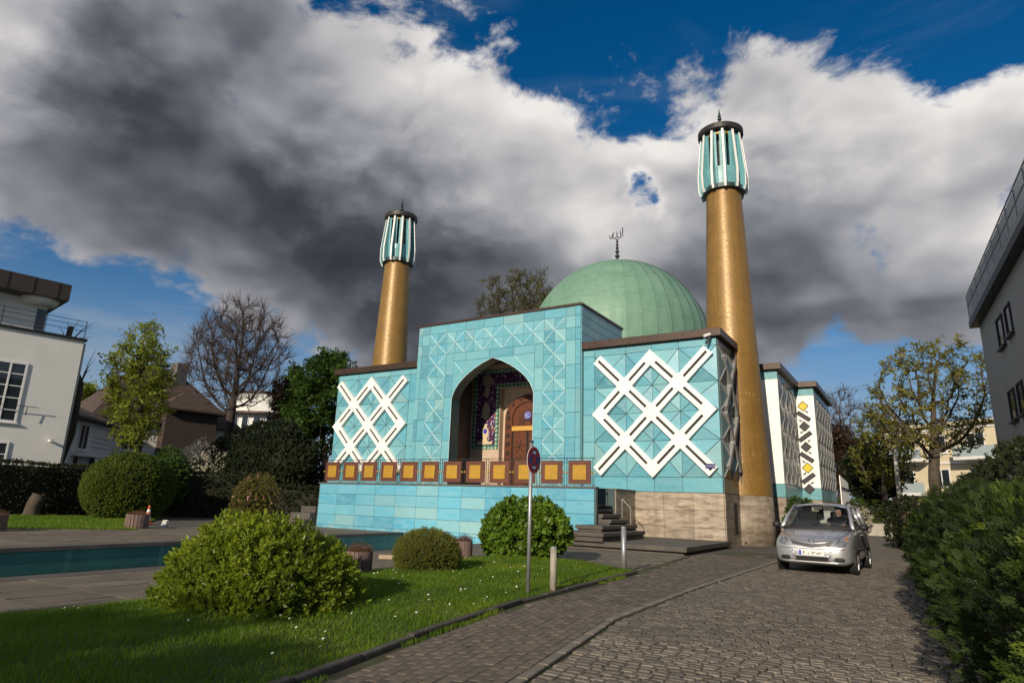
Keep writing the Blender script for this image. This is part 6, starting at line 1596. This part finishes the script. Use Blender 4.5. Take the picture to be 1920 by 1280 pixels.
    sl3 = MB(); sl3.tube([sf(y,z+.008,.012) for y, z in up_], .012, 6); sl3.tube([sf(y,z-.006,.010) for y, z in dn], .008, 6); sl3.build('grille_surround', SILV, go, smooth=True)
    e = MB(); ez = .715
    for ra, rb2, oz in ((.075,.048,0),(.030,.046,0),(.058,.020,.016)): e.tube([sf(ra*math.cos(a), ez+oz+rb2*math.sin(a), .016) for a in np.linspace(0,2*math.pi,25)], .0065, 6)
    e.build('emblem', CHR, t, smooth=True)
    MB().add([tuple(sf(y,z,.008)) for y in np.linspace(.36,-.36,9) for z in (.395,.285)], [(2*i,2*i+2,2*i+3,2*i+1) for i in range(8)]).build('air_intake', BLK, t)
    lip = MB()
    for zz, rr_, ye in ((.405,.020,.40),(.272,.026,.62)): lip.tube([sf(y,zz,.0) for y in np.linspace(ye,-ye,11)], rr_, 8)
    for s in (1,-1): lip.tube([sf(s*.40,.53,.0), sf(s*.385,.45,.002), sf(s*.36,.39,.0), sf(s*.33,.30,.0)], .016, 8)
    lip.build('bumper', SILV, t, smooth=True)
    MB().tube([sf(y,.555+.012*abs(y),.001) for y in np.linspace(.76,-.76,15)], .008, 6).build('bumper_seam', BLK, t)
    px_ = sf(0,.46,0).x+.012
    pl = MB().box(px_, px_+.012, -.26, .26, .415, .525).build('number_plate', M_whitepaint, t, bevel=.005)
    MB().box(px_+.0125, px_+.0135, -.257, -.212, .418, .522).build('plate_band', pbr('plate_blue', (.01,.06,.50), .4, .1, 5), pl)
    DKP = pbr('plate_ink', (.02,.02,.02), .6, .2, 9); pk = MB()
    for yy, ww, hh, zz in ((-.17,.012,.07,.468),(-.145,.02,.012,.498),(-.15,.018,.012,.468),(-.06,.02,.02,.458),(.02,.014,.06,.473),(.05,.012,.05,.468),(.085,.02,.016,.486),(.13,.028,.03,.458),(.165,.012,.05,.47),(.20,.02,.02,.478)): pk.box(px_+.0125, px_+.0135, yy-ww/1.6, yy+ww/1.6, zz-hh/2, zz+hh/2)
    pk.build('plate_mark', DKP, pl)
    def sfz(x, y):
        h = bvh.ray_cast(Vector((x,y,3)), Vector((0,0,-1))); return Vector((x, y, (h[0].z if h[0] is not None else .8)+.001))
    hs = MB()
    for s in (1,-1): hs.tube([sfz(-.22,s*.70), sfz(.05,s*.685), sfz(.28,s*.62), sfz(.45,s*.52), sfz(.56,s*.46)], .006, 5)
    hs.tube([sf(y,.735-.02*(1-abs(y)/.45),.001) for y in np.linspace(.45,-.45,9)], .005, 5); hs.build('hood_seam', BLK, t)
    for s in (1,-1): MB().tube([sfz(-.20,s*.40), sfz(.20,s*.36), sfz(.50,s*.27)], [.012,.010,.006], 6).build('hood_crease', SILV, t, smooth=True)
    w = MB()
    for y0, y1 in ((-.10,.58),(-.62,.02)): w.tube([(-.10,y0,1.045),(-.20,y1,1.065)], .010, 5)
    w.build('wiper', BLK, t)
    MB().tube([(-.17,-.76,1.0),(-.06,-.42,1.0),(-.02,0,1.005),(-.06,.42,1.0),(-.17,.76,1.0)], .028, 6).build('cowl', BLK, t)
    # cabin
    MB().box(-2.9, -.3, -.70, .70, .30, .34).build('cabin_floor', INT, t)
    dsh = MB().box(-.62, -.25, -.70, .70, .80, 1.0).build('dashboard', INT, t, bevel=.05)
    for s in (1, -1):
        for xs in (-1.35, -2.2):
            st_ = MB().box(xs-.05, xs+.45, s*.36-.24, s*.36+.24, .42, .60).build('seat', INT, t, bevel=.04)
            MB().obox((xs-.10, s*.36, .92), (.06,0,-.015), (0,.23,0), (-.05,0,.33)).build('seat_back', INT, st_, bevel=.04); MB().obox((xs-.16, s*.36, 1.33), (.045,0,0), (0,.13,0), (0,0,.09)).build('headrest', INT, st_, bevel=.03)
    sw = MB(); c = Vector((-.72,.36,.98)); ux = Vector((0,1,0)); uy = Vector((-.45,0,.89)).normalized()
    sw.tube([c+(ux*math.cos(a)+uy*math.sin(a))*.18 for a in np.linspace(0,2*math.pi,25)], .014, 6); sw.bar(c-ux*.18, c+ux*.18, .04, .02); sw.build('steering_wheel', BLK, t, smooth=True)
    MB().box(-.60, -.57, -.10, .10, 1.44, 1.50).build('inner_mirror', BLK, t); MB().box(-.71, -.705, -.16, .0, 1.36, 1.47).build('sun_visor_paper', pbr('pale_visor', (.55,.52,.36), .7, .1, 3), t)
    return t
car = build_car()
# driver: one skinned body, hands on the wheel
def driver():
    mw = car.matrix_basis
    t = thing('person', 'driver in dark clothing with hands on the wheel of the silver car', 'person', tuple(mw @ Vector((-1.15,.36,.60))), rz=car.rotation_euler.z)
    def skin(name, J, E_, mat, sub=2):
        me = bpy.data.meshes.new(name); me.from_pydata([j[:3] for j in J], E_, []); o = obj(name, me, t); me.materials.append(mat)
        sk = o.modifiers.new('skin', 'SKIN'); s = me.skin_vertices[0].data
        for k, j in enumerate(J): s[k].radius = (j[3], j[3]*(j[4] if len(j) > 4 else 1)); s[k].use_root = (k == 0)
        u = o.modifiers.new('sub', 'SUBSURF'); u.levels = u.render_levels = sub; return o
    SK = pbr('skin', (.50,.30,.22), .5, .1, 9); CL = pbr('dark_jacket', (.02,.022,.03), .85, .3, 8); HR = pbr('dark_hair', (.015,.012,.010), .6, .3, 20)
    J = [(0,0,.05,.13,1.2),(-.02,0,.28,.14,1.2),(-.02,0,.46,.12,1.4),(-.02,0,.56,.06),(-.02,.19,.48,.065),(.18,.23,.28,.05),(.40,.16,.38,.038),(-.02,-.19,.48,.065),(.18,-.23,.28,.05),(.40,-.16,.38,.038),(.20,.11,.02,.085),(.50,.12,.02,.07),(.62,.12,-.22,.05),(.20,-.11,.02,.085),(.50,-.12,.02,.07),(.62,-.12,-.22,.05)]
    body = skin('body', J, [(0,1),(1,2),(2,3),(2,4),(4,5),(5,6),(2,7),(7,8),(8,9),(0,10),(10,11),(11,12),(0,13),(13,14),(14,15)], CL)
    skin('head', [(-.01,0,.57,.05),(.0,0,.64,.07),(.01,0,.72,.092,1.15),(.0,0,.80,.07)], [(0,1),(1,2),(2,3)], SK)
    skin('hair', [(-.03,0,.70,.085),(-.03,0,.79,.088),(-.01,0,.83,.06)], [(0,1),(1,2)], HR)
    for s in (1,-1):
        JJ = [(.395,s*.16,.385,.028),(.44,s*.155,.41,.034)]; EE = [(0,1)]
        for f in range(4):
            i = len(JJ); JJ += [(.468,s*(.185-.018*f),.425-.004*f,.009),(.485,s*(.185-.018*f),.45-.006*abs(f-1),.009),(.470,s*(.18-.018*f),.468-.006*abs(f-1),.008)]; EE += [(1,i),(i,i+1),(i+1,i+2)]
        i = len(JJ); JJ += [(.445,s*.115,.43,.010),(.462,s*.105,.455,.009)]; EE += [(1,i),(i,i+1)]
        skin('hand', JJ, EE, SK, 1)
driver()
# ------------------------------------------------------------------ buildings around
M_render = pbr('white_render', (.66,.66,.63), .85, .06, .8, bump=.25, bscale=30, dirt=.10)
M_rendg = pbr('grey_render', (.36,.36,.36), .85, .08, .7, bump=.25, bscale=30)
M_glassd = None
mt_, nt_, bs_, out_ = nodes_of('window_glass'); bs_.inputs['Base Color'].default_value = (.018,.022,.026,1); bs_.inputs['Roughness'].default_value = .05; bs_.inputs['Specular IOR Level'].default_value = .8; M_glassd = mt_
M_frame = pbr('white_frame', (.72,.72,.70), .5, .06, 4)
def roof_mat(name, col):
    mt, nt, b, out = nodes_of(name); g = NT(nt); co = g.N('ShaderNodeNewGeometry').outputs['Position']
    wv = g.N('ShaderNodeTexWave', wave_type='BANDS', bands_direction='Z'); g.put(wv.inputs['Vector'], co); wv.inputs['Scale'].default_value = 1.5; wv.inputs['Distortion'].default_value = .6
    n = g.noise(co, 2.2, 5, .65); c = g.mix(g.mr(n, .3, .7), tuple(q*.6 for q in col), tuple(q*1.3 for q in col)); c = g.mix(g.mr(wv.outputs['Fac'], .7, .95, 0, .6), c, tuple(q*.3 for q in col))
    g.put(b.inputs['Base Color'], c); b.inputs['Roughness'].default_value = .8; g.put(b.inputs['Normal'], g.bump(wv.outputs['Fac'], .5, .05)); return mt
M_roof = roof_mat('brown_roof_tile', (.072,.046,.034))
class Plane:
    """a vertical facade through A with horizontal direction X; n points to the viewer"""
    def __init__(s, A, X):
        s.A = Vector((A[0],A[1],0)); s.X = Vector((X[0],X[1],0)).normalized(); s.n = Vector((s.X.y,-s.X.x,0))
        if s.n.dot(CAM-s.A) < 0: s.n = -s.n
    def px(s, x, y):
        p = on_plane(x, y, s.A, s.n); return (p-s.A).dot(s.X), p.z
    def p(s, u, v, n=0): return s.A+s.X*u+Vector((0,0,v))+s.n*n
def pbox(pl, u0, u1, v0, v1, n0, n1, name, mat, par, bevel=0.0):
    return MB().prism([pl.p(u0,v0,n0), pl.p(u1,v0,n0), pl.p(u1,v1,n0), pl.p(u0,v1,n0)], pl.n*(n1-n0)).build(name, mat, par, bevel=bevel)
def window(pl, u0, u1, v0, v1, par, cols=2, rws=1, fr=.07, sill=True, rec=.10, mat=None):
    w = pbox(pl, u0, u1, v0, v1, -rec, .012, 'window', M_slot, par); 
    pbox(pl, u0+fr, u1-fr, v0+fr, v1-fr, .0125, .020, 'pane', M_glassd, w)
    b = MB(); q = lambda a, c, d, e: b.prism([pl.p(a,d,.013), pl.p(c,d,.013), pl.p(c,e,.013), pl.p(a,e,.013)], pl.n*.05)
    q(u0,u1,v0,v0+fr); q(u0,u1,v1-fr,v1); q(u0,u0+fr,v0+fr,v1-fr); q(u1-fr,u1,v0+fr,v1-fr)
    for k in range(1, cols): um = u0+(u1-u0)*k/cols; q(um-fr*.4, um+fr*.4, v0+fr, v1-fr)
    for k in range(1, rws):
        vm = v0+(v1-v0)*k/rws; vv = fr*.25; b.prism([pl.p(u0+fr,vm-vv,.021), pl.p(u1-fr,vm-vv,.021), pl.p(u1-fr,vm+vv,.021), pl.p(u0+fr,vm+vv,.021)], pl.n*.02)
    b.build('frame', mat or M_frame, w)
    if sill: pbox(pl, u0-.06, u1+.06, v0-.07, v0-.004, -.02, .14, 'sill', mat or M_frame, w)
    return w
# white house at the left edge
c0 = at(158,640,42.5); zt = c0.z; l0 = on_z(0,612,zt); pl = Plane((c0.x,c0.y), (l0.x-c0.x, l0.y-c0.y)); wh = thing('white_house', 'white rendered house with set back dark roofed top floor at the far left', 'house', (c0.x,c0.y,0))
back = -pl.n
def hbox(pl, u0, u1, v0, v1, dep, name, mat, par, n0=0.0): return pbox(pl, u0, u1, v0, v1, n0, -dep, name, mat, par)
hbox(pl, 0, 16, -.1, zt, 9, 'wall', M_render, wh); hbox(pl, -.12, 16.1, zt+.002, zt+.14, 9.1, 'parapet_cap', M_darkmetal, wh, .12)
u1, v1 = pl.px(52,690); u2, v2 = pl.px(5,790); window(pl, u1-.0, u1+2.9, v2, v1+.25, wh, 4, 5, .10)
for w_ in (0,): 
    um, vm = pl.px(45,762); b = MB(); b.bar(pl.p(um-.6,vm,.25), pl.p(um+3,vm,.25), .03, .03); b.bar(pl.p(um-.1,vm-.5,.22), pl.p(um-.1,vm,.25), .03, .03); b.build('window_rail', M_darkmetal, wh)
u1, v1 = pl.px(18,828); window(pl, u1, u1+2.4, v1-1.9, v1, wh, 3, 3, .09)
# upper storey and its dark overhanging roof
ut, vt = pl.px(88,620); ur, vr = pl.px(112,560)
p2 = Plane(tuple(pl.p(0,0,-2.2))[:2], tuple(pl.X)[:2]); ua, va = p2.px(92,566); ub, vb = p2.px(118,552); uc, vc = p2.px(115,530)
hbox(p2, ua, 16, zt+.1, va+.2, 6, 'upper_wall', M_render, wh); pbox(p2, ua-.012, ua+.45, zt+.2, va-.5, .0, .03, 'upper_window', M_glassd, wh)
ro = hbox(p2, ub-.1, 16, va+.0, va+.95, 7, 'roof', pbr('dark_roof_metal', (.035,.026,.020), .5, .3, 3), wh, 1.2)
for k in range(9): pbox(p2, ub+.5+k*1.15, ub+.56+k*1.15, va+.02, va+.93, 1.2, 1.24, 'seam', M_bronze, ro)
MB().lathe([(.7,-.35),(.95,0)], 20, tuple(p2.p(ub+1.0, va, .1))).build('corner_soffit', M_render, wh, smooth=True)
b = MB()
for h in (.45, .75, 1.0): b.bar(pl.p(-.05,zt+.14+h,-.15), pl.p(16,zt+.14+h,-.15), .025, .025)
for k in range(9): b.bar(pl.p(.0+k*1.9,zt+.1,-.15), pl.p(.0+k*1.9,zt+1.16,-.15), .03, .03)
b.build('terrace_railing', M_darkmetal, wh)
MB().tube([pl.p(-.09,zt-.1,-.15), pl.p(-.09,.2,-.15)], .06, 8).build('downpipe', M_steel, wh)
um, vm = pl.px(92,826); MB().tube([pl.p(um,vm,0), pl.p(um-.05,vm,.35)], [.06,.09], 8).build('wall_lamp', M_whitepaint, wh)
# villa with brown hipped roofs
def hip(par, pl, u0, u1, dep, z0, z1, over=.6, ridge=.25, mat=None, n0=0.0):
    a = [pl.p(u0-over,z0,n0+over), pl.p(u1+over,z0,n0+over), pl.p(u1+over,z0,n0-dep-over), pl.p(u0-over,z0,n0-dep-over)]; L = u1-u0
    r = [pl.p(u0+L*ridge,z1,n0-dep/2), pl.p(u1-L*ridge,z1,n0-dep/2)]; dn = Vector((0,0,-.18))
    return MB().add(a+r+[q+dn for q in a], [(0,1,5,4),(1,2,5),(2,3,4,5),(3,0,4),(0,1,7,6),(1,2,8,7),(2,3,9,8),(3,0,6,9),(6,7,8,9)]).build('roof', mat or M_roof, par)
def villa():
    A = at(430,850,66); Bp = at(170,850,62); pv = Plane((Bp.x,Bp.y), (A.x-Bp.x, A.y-Bp.y)); t = thing('villa', 'villa with steep brown tiled hip roof behind the yellow green tree', 'house', (Bp.x,Bp.y,0)); L = (A-Bp).length
    ze = at(300,792,64).z; zr = at(320,690,68).z
    hbox(pv, 0, L, -.1, ze, 10, 'wall', M_render, t); r = hip(t, pv, 0, L, 10, ze, zr, .7, .36)
    ch = at(337,690,68); MB().box(ch.x-.55, ch.x+.55, ch.y-.55, ch.y+.55, zr-2.4, at(337,682,68).z).build('chimney', pbr('slate_chimney', (.12,.115,.11), .8, .3, 2), r)
    # projecting dormer
    um, vm = pv.px(350,785); hbox(pv, um-2.2, um+2.2, 2, ze+1.2, 2, 'dormer_wall', pbr('dark_timber', (.05,.035,.028), .8, .3, 3), t, 1.2); hip(t, pv, um-2.2, um+2.2, 3, ze+1.2, ze+3.0, .6, .45, None, 1.2)
    for u in (2.0, 5.0, 8.2, 11.5):
        if u < L-1.5: window(pv, u, u+1.3, ze-2.6, ze-.9, t, 2, 1, .08); window(pv, u, u+1.3, .9, 2.8, t, 2, 1, .08)
    for px, py in ((190,845),(215,770)): pass
    return t
villa()
def gable_house():
    A = at(205,850,60); Bp = at(128,850,54); pv = Plane((Bp.x,Bp.y), (A.x-Bp.x, A.y-Bp.y)); L = (A-Bp).length; t = thing('gabled_house', 'white house with brown gable roof and balcony right of the white house corner', 'house', (Bp.x,Bp.y,0))
    ze = at(150,785,56).z; zr = at(180,745,58).z
    hbox(pv, 0, L, -.1, ze, 8, 'wall', M_render, t); hip(t, pv, 0, L, 8, ze, zr, .6, .05)
    window(pv, .6, 1.5, 1.6, 3.8, t, 1, 1, .08); window(pv, 3.0, 4.2, 1.6, 3.8, t, 1, 1, .08); window(pv, 1.0, 2.4, ze-2.2, ze-.4, t, 2, 1, .08)
    pbox(pv, .4, 3.2, ze-2.7, ze-2.45, .0, 1.2, 'balcony_slab', M_render, t); b = MB()
    for h in (.4,.75,1.05): b.bar(pv.p(.4,ze-2.45+h,1.18), pv.p(3.2,ze-2.45+h,1.18), .04, .04)
    b.build('balcony_rail', M_darkmetal, t)
gable_house()
# curved white building behind the bare tree
cc = at(505,800,92); rb_ = thing('curved_building', 'bright white curved building behind the bare tree and the yew', 'building', (cc.x,cc.y,0)); zt2 = at(505,731,84).z; rr = 5.2
MB().lathe([(rr,0),(rr,zt2)], 48, (cc.x,cc.y,0)).build('wall', M_render, rb_, smooth=False); MB().lathe([(rr+.25,zt2+.002),(rr+.25,zt2+.25)], 48, (cc.x,cc.y,0)).build('roof_edge', M_darkmetal, rb_); MB().lathe([(rr+1.2,zt2-2.7),(rr+1.2,zt2-2.45)], 48, (cc.x,cc.y,0)).build('canopy', M_bronze, rb_)
vdir = (CAM-cc); va_ = math.atan2(vdir.y, vdir.x)
for fl_i in range(3):
    for k in range(-4, 5):
        a = va_+k*.30; d = Vector((math.cos(a), math.sin(a), 0)); pw = Plane(tuple(cc+d*(rr+.0))[:2], (-d.y, d.x)); window(pw, -.5, .5, zt2-5.0-fl_i*3.2, zt2-3.0-fl_i*3.2, rb_, 1, 1, .08, False)
# cream apartment block on the right
A = at(1668,900,72); Bp = at(1930,900,66); pa = Plane((A.x,A.y), (Bp.x-A.x, Bp.y-A.y)); L = (Bp-A).length+6; ab = thing('apartment_block', 'cream apartment block with balconies behind the spreading tree', 'building', (A.x,A.y,0)); za = at(1750,802,70).z
M_creamw = pbr('cream_render', (.60,.52,.36), .85, .08, .6)
hbox(pa, 0, L, -.1, za, 10, 'wall', M_creamw, ab); pbox(pa, -.3, L+.3, za+.002, za+.3, -10.2, .4, 'parapet', M_creamw, ab)
fh = za/3.1
for f in range(3):
    z0 = f*fh+.9
    for k in range(int(L/3.2)):
        u = 1.0+k*3.2; window(pa, u, u+1.5, z0, z0+1.6, ab, 2, 1, .09)
    for k in range(0, int(L/3.2), 2):
        u = .6+k*3.2; bs2 = pbox(pa, u, u+3.6, z0-.75, z0-.5, .13, 1.5, 'balcony', M_whitepaint, ab); pbox(pa, u, u+3.6, z0-.498, z0+.35, 1.44, 1.49, 'balcony_front', pbr('frosted_glass', (.35,.42,.42), .3, .1, 3), bs2)
    pbox(pa, 0, L, z0+2.0, z0+2.16, .002, .10, 'string_course', M_whitepaint, ab)
# grey building close on the right
BX = 20.0; gb = thing('grey_building', 'tall shaded grey building with roof terrace railing at the right edge', 'building', (BX,0,0)); ZE = 9.88; YC = 9.2
c_ = at(1836.6,612,35); YC = c_.y; BX = c_.x; ZE = c_.z+.35; k_ = on_z(1901,499,c_.z); pg = Plane((BX,YC), (k_.x-BX, k_.y-YC))
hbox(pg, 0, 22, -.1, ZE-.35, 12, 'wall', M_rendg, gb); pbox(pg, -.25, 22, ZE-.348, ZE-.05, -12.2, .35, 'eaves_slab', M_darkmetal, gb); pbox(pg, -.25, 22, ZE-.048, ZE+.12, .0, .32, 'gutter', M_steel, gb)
for (xa, ya, xb, yb) in ((1871,592,1885,652),(1886,570,1900,629),(1894,729,1908,789),(1910,714,1924,777)):
    ua, va = pg.px(xa, (ya+yb)/2); ub, vb = pg.px(xb, (ya+yb)/2); _, vt_ = pg.px((xa+xb)/2-3, ya); _, vb_ = pg.px((xa+xb)/2+3, yb); uu = sorted((ua,ub)); window(pg, uu[0]+.1, uu[1]-.1, vb_, vt_, gb, 1, 1, .06, True, .2, M_darkmetal)
rl = MB()
for h in (.0,.55,1.05): rl.bar(pg.p(-.2,ZE+.15+h,.30), pg.p(22,ZE+.15+h,.30), .04, .04)
for k in range(16): rl.bar(pg.p(-.2+k*1.45,ZE+.0,.30), pg.p(-.2+k*1.45,ZE+1.2,.30), .045, .045)
rl.build('terrace_railing', M_steel, gb)
for k in range(15): pbox(pg, -.15+k*1.45, 1.18+k*1.45, ZE+.22, ZE+1.12, .285, .30, 'railing_panel', pbr('rail_glass', (.22,.25,.27), .15, .15, 3), gb)
pbox(pg, 8.2, 22, ZE+.13, ZE+2.3, -5, -2.2, 'upper_wall', M_rendg, gb); pbox(pg, 7.6, 22, ZE+2.302, ZE+2.5, -5.5, -1.2, 'upper_roof', M_darkmetal, gb)
# ------------------------------------------------------------------ trees behind the viewer (they shade the near edge)
tree('street_tree', 'street tree standing on the road behind the viewer', 'tree', (13.2,-36.9,-.05), (12.9,-36.9,5.0), (2.0,1.8,1.25), (13.2,-36.9,3.4), mats=(M_bark,M_bark), seed=91, natt=260, step=.4, twigs=4, twig_len=.5, leaf=dict(mat=L_mid, per=4, size=.16, jit=.12, tmpl=(CLUS, CLF)), trunk_r=.18)
tree('street_tree', 'second street tree behind the viewer, nearer the pool', 'tree', (11.2,-38.0,-.05), (11.2,-38.0,6.2), (1.3,.8,.45), (11.2,-38.0,4.8), mats=(M_bark,M_bark), seed=92, natt=200, step=.4, twigs=4, twig_len=.5, leaf=dict(mat=L_mid, per=4, size=.16, jit=.12, tmpl=(CLUS, CLF)), trunk_r=.16)
